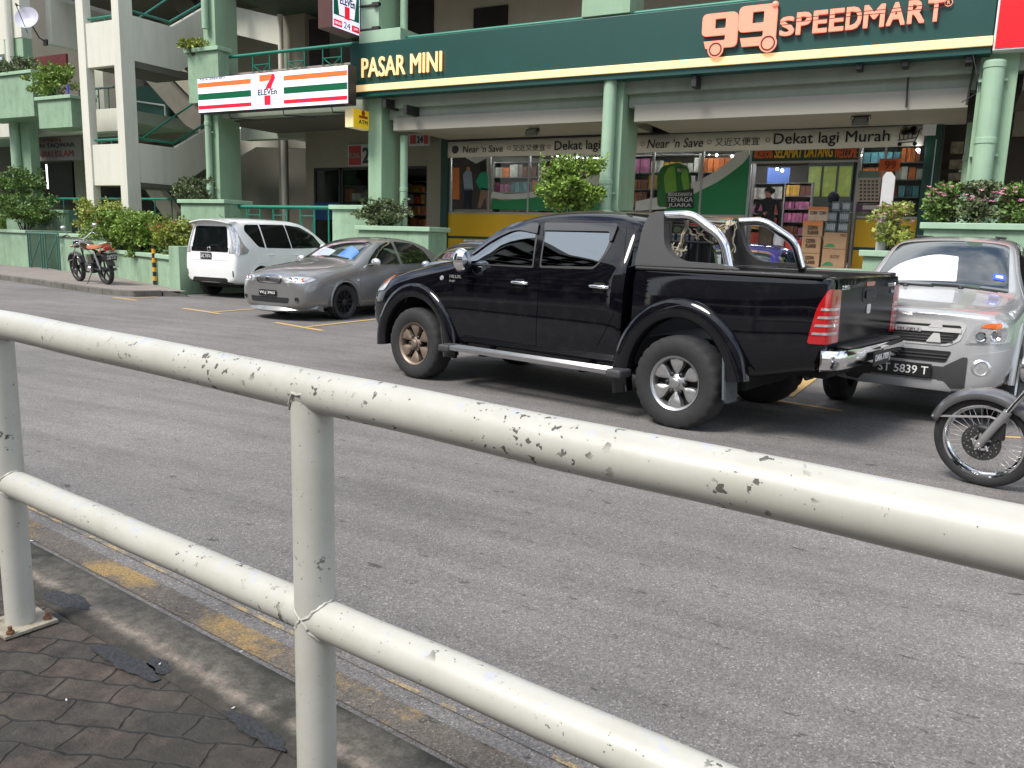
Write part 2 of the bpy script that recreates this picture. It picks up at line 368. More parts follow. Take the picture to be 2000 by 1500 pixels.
def _rail(nt, b, L):
    o = _obj(nt)
    def chips(sc, t, w, seedv):
        m = _n(nt, 'Mapping'); m.inputs['Location'].default_value = (seedv, seedv*.7, 0); L(o, m.inputs[0])
        return _ramp(nt, L, _noise(nt, L, m.outputs[0], sc, 4, .55, .3), (t, 0.0), (t+w, 1.0))
    reg = _ramp(nt, L, _noise(nt, L, o, 3.4, 3, .6), (.52, 0.0), (.575, 1.0))
    c1 = _mix(nt, L, 1.0, chips(44, .612, .010, 3), reg, 'MULTIPLY'); c2 = _mix(nt, L, 1.0, chips(90, .69, .012, 9), .9, 'MULTIPLY')
    f = _mix(nt, L, 1.0, c1, c2, 'LIGHTEN')
    s = _n(nt, 'SeparateXYZ'); g = _n(nt, 'NewGeometry'); L(g.outputs['Normal'], s.inputs[0])
    up = _ramp(nt, L, s.outputs[2], (.55, 0.0), (.85, 1.0))
    c3 = _mix(nt, L, 1.0, chips(22, .60, .03, 21), up, 'MULTIPLY')
    base = _mix(nt, L, _ramp(nt, L, _noise(nt, L, o, 6, 8, .7), (.42, 0.0), (.75, .6)), (.445, .44, .395), (.34, .325, .27))
    c = _mix(nt, L, c3, base, (.40, .41, .43)); c = _mix(nt, L, f, c, (.085, .085, .07))
    L(c, b.inputs['Base Color']); L(_mix(nt, L, f, .40, .8), b.inputs['Roughness'])
    h = _n(nt, 'Invert'); L(f, h.inputs[1]); hh = _mix(nt, L, .12, h.outputs[0], _noise(nt, L, o, 40, 3, .5)); _bump(nt, L, b, hh, .5, .003)
M_RAIL = custom('chipped cream rail paint', _rail)

GRN = (.285, .425, .285)
M_GREEN = pm('green render', GRN, .75, var=.10, vs=.8, bump=.15, bs=25, streak=.42, dirtcol=(.12, .19, .12))
M_GCAP = pm('green coping', (.34, .50, .35), .7, var=.10, vs=1.2, streak=.25, dirtcol=(.12, .18, .12))
M_GWALL = pm('green garden wall', (.275, .41, .28), .8, var=.14, vs=1.5, bump=.2, bs=20, dirt=.55, dirtcol=(.13, .20, .12), streak=.55)
M_PIPE = pm('green pipe', (.32, .47, .33), .5, var=.10, vs=2, streak=.2, dirtcol=(.12, .18, .12))
M_CREAM = pm('cream render', (.66, .655, .56), .8, var=.06, vs=.6, bump=.12, bs=20, streak=.32, dirtcol=(.34, .33, .27))
M_BEIGE = pm('beige wall', (.26, .24, .18), .85, var=.08, vs=.8, streak=.2, dirtcol=(.15, .14, .11))  # base lowered to carry the canopy shade the geometry lacks
M_GREY = pm('shade darkened render', (.12, .112, .09), .9, var=.1, vs=.7)  # colour darkened to deepen the shade in recesses and under landings
M_SOFF = pm('soffit board', (.38, .355, .30), .8, var=.05, vs=.5, streak=.10, dirtcol=(.35, .33, .28))
M_BEAM = pm('grey green beam', (.33, .38, .30), .8, var=.10, vs=1, streak=.25, dirtcol=(.12, .14, .1))
M_DGRN = pm('dark green board', (.006, .058, .048), .42, var=.08, vs=1)
M_DGRN2 = pm('dark green frame', (.012, .060, .045), .5, var=.1)
M_TEAL = pm('teal rail paint', (.015, .19, .13), .45, var=.15, vs=3)
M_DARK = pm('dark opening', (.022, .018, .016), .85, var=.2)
M_BLACK = pm('black metal', (.02, .02, .02), .5, var=.1)
M_YEL = pm('yellow panel', (.72, .43, .015), .45, var=.06, vs=1)
M_CONC = pm('concrete', (.30, .28, .25), .85, var=.15, vs=2, bump=.2, bs=30, dirt=.4, dirtcol=(.12, .11, .09))
M_FLOOR = pm('corridor tiles', (.36, .30, .26), .6, var=.1, vs=1)
M_KERB = pm('mossy kerb stone', (.15, .14, .12), .9, var=.3, vs=2.5, bump=.4, bs=22, dirt=.75, dirtcol=(.035, .036, .025))
M_WHITE = pm('white', (.75, .75, .73), .5, var=.05)
M_STEEL = pm('steel', (.55, .55, .55), .3, metal=1, var=.08, vs=8)
M_ALU = pm('aluminium frame', (.42, .41, .39), .4, metal=.6, var=.08)
M_RUST = pm('rusty bolt', (.17, .08, .04), .8, var=.4, vs=40)
def _glass(nt, b, L):
    nt.nodes.remove(b); o = nt.nodes['Material Output']; t = _n(nt, 'BsdfTransparent'); t.inputs[0].default_value = (.90, .92, .90, 1)
    g = _n(nt, 'BsdfGlossy'); g.inputs['Roughness'].default_value = .02; fr = _n(nt, 'Fresnel'); fr.inputs[0].default_value = 1.28
    m = _n(nt, 'MixShader'); L(fr.outputs[0], m.inputs[0]); L(t.outputs[0], m.inputs[1]); L(g.outputs[0], m.inputs[2]); L(m.outputs[0], o.inputs[0])
M_GLASS = custom('shop glass', _glass)
M_LEAF = pm('green leaves', (.13, .22, .05), .5, var=.35, vs=3, rand=.45, spec=.4)
M_LEAFY = pm('yellow green leaves', (.28, .33, .06), .5, var=.35, vs=3, rand=.45)
M_LEAFD = pm('dull olive leaves', (.14, .18, .08), .6, var=.35, vs=3, rand=.45)
M_LEAFB = pm('fresh leaves', (.20, .31, .05), .45, var=.3, vs=3, rand=.45)
M_STEM = pm('brown stem', (.07, .05, .035), .9, var=.2, vs=10)
M_FLOR = pm('orange red petals', (.75, .13, .06), .5, var=.2, rand=.3)
M_FLOP = pm('pink petals', (.80, .35, .50), .5, var=.2, rand=.4)
M_SOIL = pm('planter soil', (.05, .035, .025), .95, var=.3, vs=8, bump=.5)

# ================================================================ ground
ND = R(-8.5)
def gsheet(name, pts, z, mat, rz=0, **k):
    me = bpy.data.meshes.new(name); me.from_pydata([(x, y, 0) for x, y in pts], [], [tuple(range(len(pts)))]); me.update(); me.materials.append(mat)
    o = bpy.data.objects.new(name, me); COL.objects.link(o); o.location = (0, 0, z); o.rotation_euler = (0, 0, rz); o['kind'] = 'structure'; return o
gsheet('road', [(-400, -400), (400, -400), (400, 400), (-400, 400)], 0, M_ASPH)
def rbox(name, x0, x1, y0, y1, z0, z1, mat, bevel=0):
    b = MB().box(x0, x1, y0, y1, z0, z1); me = bpy.data.meshes.new(name); me.from_pydata(b.v, [], b.f); me.materials.append(mat)
    o = bpy.data.objects.new(name, me); COL.objects.link(o); o.rotation_euler = (0, 0, ND); o['kind'] = 'structure'
    if bevel: bv = o.modifiers.new('b', 'BEVEL'); bv.width = bevel; bv.segments = 3
    return o
rbox('kerb', -16, 12, 1.228, 1.468, -.2, .10, M_KTOP, .014)
rbox('pavement', -16, 12, -9, 1.224, -.2, .096, M_PAVE)
gsheet('kerb_line', [(-16, 1.585), (12, 1.585), (12, 1.70), (-16, 1.70)], .004, M_YWORN, ND)
gsheet('kerb_line', [(-16, 1.765), (12, 1.765), (12, 1.785), (-16, 1.785)], .004, M_YTHIN, ND)
M_TAR = pm('tar patch', (.020, .021, .025), .6, var=.5, vs=25, bump=.8, bs=60, dirt=.6, dirtcol=(.07, .06, .05))
rn = random.Random(3)
for i, (u, v, a, b) in enumerate(((130, 1172, .13, .05), (245, 1292, .17, .045), (498, 1425, .13, .035), (310, 1300, .07, .03))):
    c = az(u, v, .1); pts = []
    for k in range(70):
        t = 2*pi*k/70; rr = .9+.16*sin(2*t+i)+.08*sin(5*t+2*i)+.04*sin(11*t+i*5)+rn.uniform(-.03, .03); x, y = cos(t)*a*rr, sin(t)*b*rr; pts.append((c.x+x*cos(ND)-y*sin(ND), c.y+x*sin(ND)+y*cos(ND)))
    gsheet('tar_patch', pts, .1015, M_TAR)
# far footpath and kerb stones
KP = [Vector((-42, 14.7)), Vector((-30, 13.7))]+[az(u, v, 0).xy for u, v in ((0, 546), (100, 561), (200, 575), (262, 580), (318, 579))]
KP.append(Vector((KP[-1].x+.35, KP[-1].y+.35)))
WP = [Vector((-15.2, 12.72)), Vector((-20.3, 14.85)), Vector((-27.5, 16.8)), Vector((-42, 19.5))]
M_PATH = pm('footpath', (.24, .205, .185), .85, var=.18, vs=1.4, bump=.2, bs=40, dirt=.3, dirtcol=(.11, .10, .09))
gsheet('footpath', [tuple(p) for p in KP]+[tuple(p) for p in WP], .118, M_PATH)
kb = MB(); L_ = 0
for a, b in zip(KP, KP[1:]):
    d = (b-a); n = max(1, round(d.length/.75))
    for i in range(n):
        p = a+d*(i/n)+d.normalized()*.008; q = a+d*((i+1)/n)-d.normalized()*.008; h = .13+.006*sin(L_*7); L_ += 1
        if b is KP[-1]: kb.wall(p, q, -.1, h, .16, z1b=.03)
        else: kb.wall(p, q, -.1, h, .16)
kbo = kb.build('kerb', M_KERB, bevel=.014, kind='structure')
def gline(pts, w, mat=M_YPARK, z=.004):
    for a, b in pts:
        a, b = Vector(a[:2]), Vector(b[:2]); d = (b-a).normalized(); n = Vector((-d.y, d.x))*w/2
        gsheet('bay_line', [tuple(a-n), tuple(b-n), tuple(b+n), tuple(a+n)], z, mat)
G = lambda u, v: az(u, v, 0)
gline([(G(222, 581), G(268, 587)), (G(357, 602), G(430, 613)), (G(538, 630), G(630, 646))], .10)
gline([(G(420, 610), G(420, 610)+Vector((.02, 4.6, 0))), (G(600, 639), G(600, 639)+Vector((.05, 4.5, 0))), (G(245, 583), G(245, 583)+Vector((.1, .7, 0)))], .09, z=.008)
gline([(G(1520, 783), G(1645, 803)), (G(1940, 852), G(2060, 860))], .07)
gline([(G(1535, 775), G(1535, 775)+Vector((.1, 4.6, 0)))], .13, z=.008)
M_LIT = pm('paper scrap', (.6, .6, .58), .8, var=.1)
for (u, v, z) in ((455, 1386, .1), (312, 1300, .1), (60, 1058, 0), (145, 568, 0.0), (470, 1275, .1), (130, 1370, .1)):
    c = az(u, v, z); s = .006 if z else .012; a = rn.random()*3
    MB().prism([(c.x+cos(a)*s*1.6, c.y+sin(a)*s*1.6, z+.004), (c.x-sin(a)*s*.5, c.y+cos(a)*s*.5, z+.004), (c.x-cos(a)*s*1.5, c.y-sin(a)*s*1.2, z+.006), (c.x+sin(a)*s*.6, c.y-cos(a)*s*.4, z+.004)], (0, 0, .002)).build('paper_scrap', M_LIT, label='tiny pale scrap of litter lying on the ground', cat='litter', group='scraps of litter on the ground')

# ================================================================ foreground railing
A_, B_ = Vector((-2.664, 1.516, 1.134)), Vector((.112, 1.145, 1.098)); dr = (B_-A_); 
def rp(t, z=None):
    p = A_+dr*t
    if z is not None: p.z = z
    return p
P1 = Vector((-2.665, 1.515, 0)); t1 = 0.0; t2 = (-1.188-A_.x)/dr.x; t3 = t2+(t2-t1); t0 = -(t2-t1)
rail = thing('guard_railing', 'cream tubular guard railing with chipped paint running across the foreground', 'railing', (P1.x, P1.y, .1))
rr = .0455
def arc_rail(z0, z1, off, lo, hi):
    mb = MB(); n = 60; pts = [];
    for i in range(n+1):
        t = lo+(hi-lo)*i/n; p = rp(t); p.z += off; p.z += .0012*sin(t*23); p.y += .0012*sin(t*31); pts.append(p)
    mb.tube(pts, rr, 40); return mb
TL, TH = -1.1, 1.9
arc_rail(0, 0, 0, TL, TH).build('top_rail', M_RAIL, rail)
posts = (t1-.0085, t2, t3, t0)
for i, t in enumerate(posts[:]):
    b = rp(t); b.z = .1; top = rp(t)
    mb = MB().tube([b, Vector((b.x, b.y, .6)), Vector((top.x, top.y, top.z-.02))], .0455, 40)
    po = mb.build('post', M_RAIL, rail)
    w = MB()
    for (zc, rad, axis) in ((top.z-.048, .049, None),):
        pts = []
        for k in range(48):
            a = 2*pi*k/48; r0 = .0455+.003+.0012*sin(a*9+i); x = cos(a)*r0; y = sin(a)*r0
            zz = top.z-math.sqrt(max(0, rr**2-(y*.98)**2))-.002+.0015*sin(a*13); pts.append((top.x+x, top.y+y, zz))
        w.tube(pts, [.0028+.0008*sin(k*1.7)+.0005*sin(k*4.1) for k in range(48)], 8, closed=True)
    w.build('weld_bead', M_RAIL, po)
    base = MB(); base.box(b.x-.085, b.x+.085, b.y-.085, b.y+.085, .1, .112, rz=R(-8))
    bo = base.build('base_plate', pm('rusty plate', (.30, .27, .21), .8, var=.35, vs=20, dirt=.9, dirtcol=(.12, .06, .03), bump=.5), rail, bevel=.002)
    for sx in (-1, 1):
        for sy in (-1, 1):
            c = (b.x+sx*.064, b.y+sy*.064-sx*.009, .112); m = MB().lathe([(0, 0), (.013, 0), (.013, .010), (0, .010)], c, n=6, smooth=False); m.lathe([(.007, .01), (.007, .026), (0, .026)], c, n=10); m.build('bolt', M_RUST, bo)
for lo, hi in ((t0, t1-.0085), (t1-.0085, t2), (t2, t3), (t3, TH)):
    za, zb = .608, .596; mb = MB(); pts = []
    for i in range(31):
        t = lo+(hi-lo)*i/30; p = rp(t); p.z = .606-.0135*(t)+ .001*sin(t*40); pts.append(p)
    mb.tube(pts, rr*.96, 40); lr = mb.build('mid_rail', M_RAIL, rail)
    w = MB()
    for t, s in ((lo, 1), (hi, -1)):
        c = rp(t); c.z = .606-.0135*t; pts = []
        for k in range(48):
            a = 2*pi*k/48; r0 = rr*.96+.0015+.0012*sin(a*11); y = cos(a)*r0; z = sin(a)*r0
            x = s*(math.sqrt(max(0, .0455**2-min(y*y, .0455**2)))+.0012+.001*sin(a*17)); pts.append((c.x+x, c.y-.13*x+y, c.z+z))
        w.tube(pts, [.0034+.0009*sin(k*1.3)+.0006*sin(k*3.7) for k in range(48)], 8, closed=True)
    w.each('weld_bead', M_RAIL, lr)
# ================================================================ shop building
YC, YS, YG, FZ = 17.2, 20.2, 16.9, 1.05      # column fronts, shop fronts, sign faces, corridor floor
def rect(mb, u0, v0, u1, v1, y, d=.05):      # upright box whose front face spans two photo corners on plane y
    a, b = ay(u0, v0, y), ay(u1, v1, y); x0, x1 = sorted((a.x, b.x)); z0, z1 = sorted((a.z, b.z)); mb.box(x0, x1, y, y+d, z0, z1); return x0, x1, z0, z1
BL = thing('shop_building', 'pale green and cream shophouse block with a raised corridor behind green columns', 'building', (-9, YS, 0))
TOPZ = 11.5
fl = MB().box(-21.5, 14, 17.9, 31, -.3, FZ); fl.build('floor', M_FLOOR, BL)
# retaining face below the corridor
MB().box(-19.5, 14, 17.45, 17.9, -.3, FZ+.02).build('plinth', M_GWALL, BL, bevel=.01)
def column(u0, um, u1, v, z0=FZ-.6, z1=TOPZ, mat=M_GREEN, y=YC):
    x0, x1 = ay(u0, v, y).x, ay(um, v, y).x; yb = ax(u1, v, x1).y
    MB().box(x0, x1, y, max(yb, y+.45), z0, z1).build('column', mat, BL, bevel=.012); return x0, x1, yb
c1 = column(405, 428, 470, 300); c2 = column(719, 745, 779, 300); c3 = column(1187, 1212, 1243, 300)
x0, x1 = ay(1893, 300, YC).x, ay(1968, 300, YC).x
MB().box(x0, x1, YC, YC+.7, FZ-.6, TOPZ).build('column', M_GREEN, BL, bevel=.012)
MB().box(ay(1958, 300, YC).x+6.2, ay(1958, 300, YC).x+6.9, YC, YC+.7, FZ-.6, TOPZ).build('column', M_GREEN, BL, bevel=.012)
def pipe(u, v, y, r, z0, z1, col=M_PIPE, sock=(2.6, 4.4)):
    p = ay(u, v, y); m = MB().tube([(p.x, y, z0), (p.x, y, z1)], r, 18)
    for z in sock:
        if z0 < z < z1: m.lathe([(r, 0), (r+.012, .01), (r+.012, .10), (r, .11)], (p.x, y, z), n=18); m.box(p.x-r-.05, p.x+r+.05, y+r*.3, y+r*.8, z-.2, z-.16)
    m.build('downpipe', col, BL)
pipe(408, 300, YC-.12, .09, FZ-.5, 4.9); pipe(401, 60, YC-.12, .09, 7.0, TOPZ)
pipe(789, 300, YC+.55, .10, FZ, 4.0); pipe(789, 20, YC+.55, .10, 5.9, TOPZ)
pipe(1186, 300, YC-.14, .14, FZ-.5, 4.9, sock=(2.7,)); pipe(1929, 240, YC-.16, .17, FZ, 4.75, sock=(3.35, 4.62)); pipe(1897, 330, YC+1.2, .16, FZ, 3.9, sock=(3.2,))
# slab edge beam above the corridor and white boxed fascia, soffit
MB().box(c1[0], 14, YC+.12, YC+.55, 4.62, 5.75).build('beam', M_BEAM, BL, bevel=.01)
MB().box(c2[1]+.02, c3[0]-.02, YC+.30, YC+.60, 4.36, 4.62).build('beam', M_BEAM, BL); MB().box(c3[1]+.02, x0-.02, YC+.30, YC+.60, 4.36, 4.62).build('beam', M_BEAM, BL)
def fascia(u0, v0, u1, v1):
    y = YC+.22; a, b = ay(u0, v0, y), ay(u1, v1, y); z = (a.z+b.z)/2
    MB().box(a.x, b.x, y, y+.28, z, 4.40).build('boxed_fascia', M_SOFF, BL, bevel=.008); MB().box(a.x+.01, b.x-.01, y+.28, YS+.0, z+.075, 4.40).build('boxed_ceiling', M_SOFF, BL, bevel=.008); return z
zf = fascia(768, 254, 1196, 238); fascia(1238, 238, 1890, 210)
# 7-Eleven side: ceilings and dim recess
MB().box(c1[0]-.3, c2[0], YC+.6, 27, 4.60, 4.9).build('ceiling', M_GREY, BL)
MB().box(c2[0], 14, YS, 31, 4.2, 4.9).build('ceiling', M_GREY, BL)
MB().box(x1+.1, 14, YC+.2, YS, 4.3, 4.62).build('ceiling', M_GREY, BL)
xs0 = ay(597, 300, YS).x; xs1 = ay(866, 300, YS).x
w = MB(); g0 = ay(612, 328, YS); g1 = ay(720, 400, YS); g2 = ay(800, 330, YS); g3 = ay(842, 400, YS)
zt = g0.z
w.box(xs0, xs1, YS, YS+.2, zt, 4.62); w.box(xs0, g0.x, YS, YS+.2, FZ, zt); w.box(ay(720, 350, YS).x-.02, g2.x-.3, YS, YS+.2, FZ, zt); w.box(ay(838, 350, YS).x, xs1, YS-.12, YS+.2, FZ, zt+1.2)
w.each('shop_wall', M_BEIGE, BL, bevel=.006)
# dark lane beside: back walls
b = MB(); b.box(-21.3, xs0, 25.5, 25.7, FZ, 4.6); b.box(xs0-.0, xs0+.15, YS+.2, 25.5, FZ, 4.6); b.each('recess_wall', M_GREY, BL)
b = MB(); rect(b, 500, 340, 540, 420, 25.3, .06); rect(b, 566, 350, 596, 420, 25.3, .06); rect(b, 470, 320, 492, 420, 25.3, .06); b.each('doorway', M_DARK, BL)
pcol = ay(551, 330, 21.5); MB().box(pcol.x-.16, pcol.x+.02, 21.5, 21.8, FZ, 4.6).build('column', M_BEIGE, BL, bevel=.01)
MB().tube([(pcol.x+.13, 21.45, FZ), (pcol.x+.13, 21.45, 4.6)], .09, 14).build('downpipe', M_CREAM, BL)
a = ay(470, 258, 22.0); c = ay(500, 270, 22.0); e = ay(600, 275, 22.0); lo = ay(470, 305, 22)
MB().prism([(a.x-1, 22, a.z+.25), (e.x, 22, e.z-.05), (e.x, 22, e.z-.25), (c.x, 22, c.z-.3), (lo.x-1, 22, lo.z-.35)], (0, .15, 0)).build('stair_underside', M_SOFF, BL)
b = MB(); rect(b, 470, 248, 600, 268, 20.3, .4); b.build('beam', M_BEAM, BL)
# upper floor: back wall, openings, floor edge, rail
yb_ = YS+.6
b = MB().box(-14.6, 14, yb_, yb_+.2, 4.9, TOPZ); b.build('upper_wall', pm('upper wall', (.48, .45, .36), .85, var=.08, vs=.8, streak=.2, dirtcol=(.2, .19, .15)), BL)
b = MB().box(-21.5, -14.6, 24.6, 24.8, 4.9, TOPZ); b.build('upper_wall', M_GREY, BL)
b = MB(); rect(b, 925, 17, 990, 48, yb_-.06, .08); b.build('window', M_DARK, BL)
b = MB(); rect(b, 603, 38, 642, 140, yb_-.05, .05); rect(b, 716, 20, 760, 40, yb_-.05, .05); rect(b, 795, -40, 845, 70, yb_-.06, .05); b.each('doorway', M_DARK, BL)
b = MB(); b.box(ay(600, 60, yb_).x-1.1, ay(600, 60, yb_).x, yb_-.1, yb_+.6, 4.9, TOPZ); b.build('pilaster', M_BEIGE, BL)
# stair parapet seen through the upper opening
pa = [ay(455, 12, 20.8), ay(596, 45, 20.8), ay(596, 112, 20.8), ay(572, 104, 20.8), ay(545, 88, 20.8), ay(455, 66, 20.8)]
MB().prism(pa, (0, .18, 0)).build('stair_parapet', M_CREAM, BL)
p = ay(548, 70, 20.4); MB().tube([(p.x, 20.4, 5.0), (p.x, 20.4, 8.2)], .085, 14).build('downpipe', M_CREAM, BL)
MB().box(c2[0]-.04, 14, YC+.35, YS+.6, 8.25, 8.6).build('ceiling', M_BEIGE, BL)  # unseen ceiling, added to shade the upper wall
b = MB(); b.box(c1[0]-.3, c2[0]-.05, YC+.35, 24.6, 8.25, 8.6); b.build('ceiling', pm('dark green soffit', (.055, .085, .06), .85), BL)
MB().box(c1[0], 14, YC+.1, YC+.4, 8.3, 8.9).build('beam', M_BEAM, BL)
MB().box(c1[0], 14, YC+.1, YS+.6, 5.75, 5.80).build('ceiling', M_FLOOR, BL)
rb = MB(); a = ay(447, 113, YC+.05); b2 = ay(1135, 24, YC+.05); zt2 = (a.z+ay(700, 83, YC+.05).z)/2
rb.tube([(a.x, YC+.05, zt2), (x0, YC+.05, zt2)], .045, 12)
for k, u in enumerate((490, 545, 592, 640, 655)):
    p = ay(u, 110, YC+.05)
for k in range(9):
    xx = a.x+.9+k*.62; 
    if xx > c2[0]-.2: break
    rb.tube([(xx, YC+.05, 5.75), (xx, YC+.05, zt2)], .018, 6)
    if k % 2 == 0:
        rb.tube([(xx, YC+.05, zt2-.28), (xx+.62, YC+.05, zt2-.28)], .015, 6)
        rb.tube([(xx+.05, YC+.05, zt2-.3), (xx+.30, YC+.05, 5.75)], .013, 6); rb.tube([(xx+.57, YC+.05, zt2-.3), (xx+.32, YC+.05, 5.75)], .013, 6)
rb.build('handrail', M_TEAL, BL)
b = MB(); rect(b, 704, -60, 740, 84, YC-.1, .3); b.build('column_casing', M_PIPE, BL, bevel=.01)
b = MB(); rect(b, 701, 62, 782, 80, YC-.2, .9); b.build('ledge', M_GCAP, BL, bevel=.01)
b = MB(); rect(b, 1139, -50, 1230, 24, YC-.12, .8); b.build('column_casing', M_GREEN, BL, bevel=.01)
# planter boxes with copings carried by the left column
def planter(name, label, u0, vt, u1, vb, y, depth, cap=.11, oh=.07, soil=True, xr=None, z0=None, group=None):
    a, b = ay(u0, vt, y), ay(u1, vb, y); xa, xb = a.x+oh, b.x-oh; zt, zb = a.z, (b.z if z0 is None else z0)
    t = thing(name, label, 'planter', ((xa+xb)/2, y+depth/2, zb), group=group)
    m = MB(); th = .12
    m.box(xa, xb, y+oh, y+oh+th, zb, zt-cap); m.box(xa, xb, y+depth-th, y+depth, zb, zt-cap); m.box(xa, xa+th, y+oh+th, y+depth-th, zb, zt-cap); m.box(xb-th, xb, y+oh+th, y+depth-th, zb, zt-cap); m.box(xa+th, xb-th, y+oh+th, y+depth-th, zb, zt-cap-.12)
    m.build('wall', M_GWALL, t, bevel=.008)
    c = MB(); o = oh; c.box(xa-o, xb+o, y, y+th+oh+.05, zt-cap+.003, zt); c.box(xa-o, xb+o, y+depth-th-.05, y+depth+.05, zt-cap+.003, zt); c.box(xa-o, xa+th+.05, y+th+oh+.051, y+depth-th-.051, zt-cap+.003, zt); c.box(xb-th-.05, xb+o, y+th+oh+.051, y+depth-th-.051, zt-cap+.003, zt)
    c.build('coping', M_GCAP, t, bevel=.012)
    s = MB().box(xa+th, xb-th, y+oh+th, y+depth-th, zt-cap-.1, zt-cap-.03); s.build('soil', M_SOIL, t)
    return t, xa, xb, zt
planter('planter_box', 'pale green planter box high on the column left of the striped sign', 358, 96, 428, 197, YC-.48, .46)
# ---------------------------------------------------------------- 99 shopfront
SF = thing('shopfront', 'glazed mini market shopfront with yellow base panels and an open doorway', 'shopfront', (ay(1340, 400, YS).x, YS, FZ))
y = YS
def fr(u0, v0, u1, v1, d=.12, yy=None): m = MB(); rect(m, u0, v0, u1, v1, yy or y, d); return m
xL, xR = ay(878, 350, y).x, ay(1806, 300, y).x
zc = ay(1100, 410, y).z; zc = (ay(900, 410, y).z+ay(1690, 432, y).z)/2
xd0, xd1 = ay(1464, 380, y).x, ay(1672, 380, y).x; zd = ay(1570, 314, y).z
zs = (ay(930, 455, y).z+ay(1670, 497, y).z)/2
MB().box(ay(863, 350, y-.1).x, xL, y-.14, y+.2, FZ, 4.3).build('frame_pillar', M_DGRN2, SF, bevel=.006)
MB().box(xR, ay(1836, 300, y).x, y-.14, y+.2, FZ, 4.3).build('frame_pillar', M_DGRN2, SF, bevel=.006)
for (a_, b_) in ((xL, xd0-.06), (xd1+.06, xR)):
    MB().box(a_, b_, y-.03, y+.1, FZ, zs-.035).build('base_panel', M_YEL, SF); MB().box(a_, b_, y-.03, y+.1, zs+.035, zc-.02).build('base_panel', M_YEL, SF)
    MB().box(a_, b_, y-.028, y+.1, zs-.035, zs+.035).build('base_stripe', M_DGRN2, SF)
    MB().box(a_, b_, y, y+.012, zc, 4.0).build('window', M_GLASS, SF)
    MB().box(a_, b_, y-.04, y+.11, zc-.02, zc+.03).build('sill', M_ALU, SF)
for u in (880, 956, 1033, 1110, 1274, 1370, 1463, 1674, 1724):
    p = ay(u, 360, y); MB().box(p.x-.025, p.x+.025, y-.035, y+.05, (zc+.03) if u not in (1463, 1674) else FZ, 4.05).build('mullion', M_ALU, SF)
MB().box(xd0, xd1, y-.03, y+.1, zd, 4.05).build('door_header', M_DGRN2, SF)
MB().box(xd0, xd1, y-.035, y+.1, zd-.04, zd).build('door_frame', M_ALU, SF)
MB().box(xL, xR, y-.05, y+.2, 3.98, 4.3).build('lintel', M_DARK, SF)
tb = MB()
q = lambda u, v, yy: ay(u, v, yy)
def wtext(mb, body, u0, v0, u1, vtop0, yy, off=0, shear=0, ext=.01, v1=None):
    """text on plane yy: left-bottom pixel, right pixel column, top pixel at left"""
    a = ay(u0, v0, yy); xr = ay(u1, v0, yy).x; zt = ay(u0, vtop0, yy).z
    textm(mb, body, (a.x, yy, a.z), (xr-a.x, 0, 0), (0, 0, zt-a.z), off, shear, (0, -ext, 0))
M_TY = pm('amber lettering', (.75, .42, .03), .5, var=0); M_TO = pm('orange lettering', (.70, .13, .03), .5, var=0)
wtext(tb, 'SELAMAT DATANG', 1512, 309, 1626, 286, y-.04, .02, .1); tb.build('lettering', M_TY, SF)
tb = MB(); wtext(tb, '欢迎光临', 1472, 310, 1509, 287, y-.04, .02); tb.build('lettering', M_TO, SF); tb = MB(); wtext(tb, 'WELCOME', 1629, 309, 1674, 288, y-.04, .02, .1); tb.build('lettering', M_TO, SF)
# window graphics (flat vinyl film on the glass)
M_VG = pm('green vinyl', (.012, .20, .065), .5, var=.05); M_VW = pm('white vinyl', (.55, .54, .50), .5, var=.05)
def film(name, pts, mat, yy=YS-.012, parent=SF): 
    pp = [ay(u, v, yy) for u, v in pts]
    if sum((a.x*b.z-b.x*a.z) for a, b in zip(pp, pp[1:]+pp[:1])) > 0: pp.reverse()
    return MB().prism(pp, (0, .004, 0)).build(name, mat, parent)
film('vinyl_film', [(957, 408), (962, 388), (985, 391), (1030, 388), (1066, 382), (1180, 360), (1180, 415), (1040, 411)], M_VG)
film('vinyl_film', [(958, 386), (962, 374), (990, 379), (1030, 377), (1100, 362), (1180, 335), (1180, 358), (1100, 376), (1050, 384), (1010, 389), (980, 389)], M_VW, YS-.018)
film('vinyl_film', [(1290, 420), (1300, 408), (1366, 372), (1400, 355), (1424, 340), (1450, 320), (1463, 306), (1462, 425)], M_VG)
film('vinyl_film', [(1240, 412), (1242, 393), (1296, 383), (1366, 352), (1400, 333), (1420, 318), (1440, 298), (1463, 294), (1463, 305), (1450, 320), (1424, 340), (1400, 356), (1366, 373), (1300, 408)], M_VW, YS-.018)
# drink-pack poster with rucksack
pk = thing('window_poster', 'rucksack shaped energy drink poster stuck on the shop window', 'poster', (ay(1320, 400, YS).x, YS, 2.2))
film('rucksack', rnd([(1284, 404), (1283, 345), (1292, 325), (1325, 317), (1345, 326), (1350, 372), (1353, 405)], 7, 4), pm('rucksack green', (.02, .13, .02), .5, vs=5, var=.4), YS-.03, pk)
film('rucksack_pocket', rnd([(1300, 380), (1296, 345), (1305, 326), (1318, 324), (1322, 378)], 6, 4), pm('rucksack lime', (.14, .32, .03), .5), YS-.036, pk)
film('rucksack_pocket', rnd([(1336, 376), (1330, 345), (1335, 328), (1343, 332), (1347, 372)], 4, 4), pm('rucksack lime', (.14, .32, .03), .5), YS-.036, pk)
film('text_panel', [(1302, 406), (1302, 377), (1354, 368), (1355, 407)], pm('poster black', (.02, .022, .02), .5), YS-.042, pk)
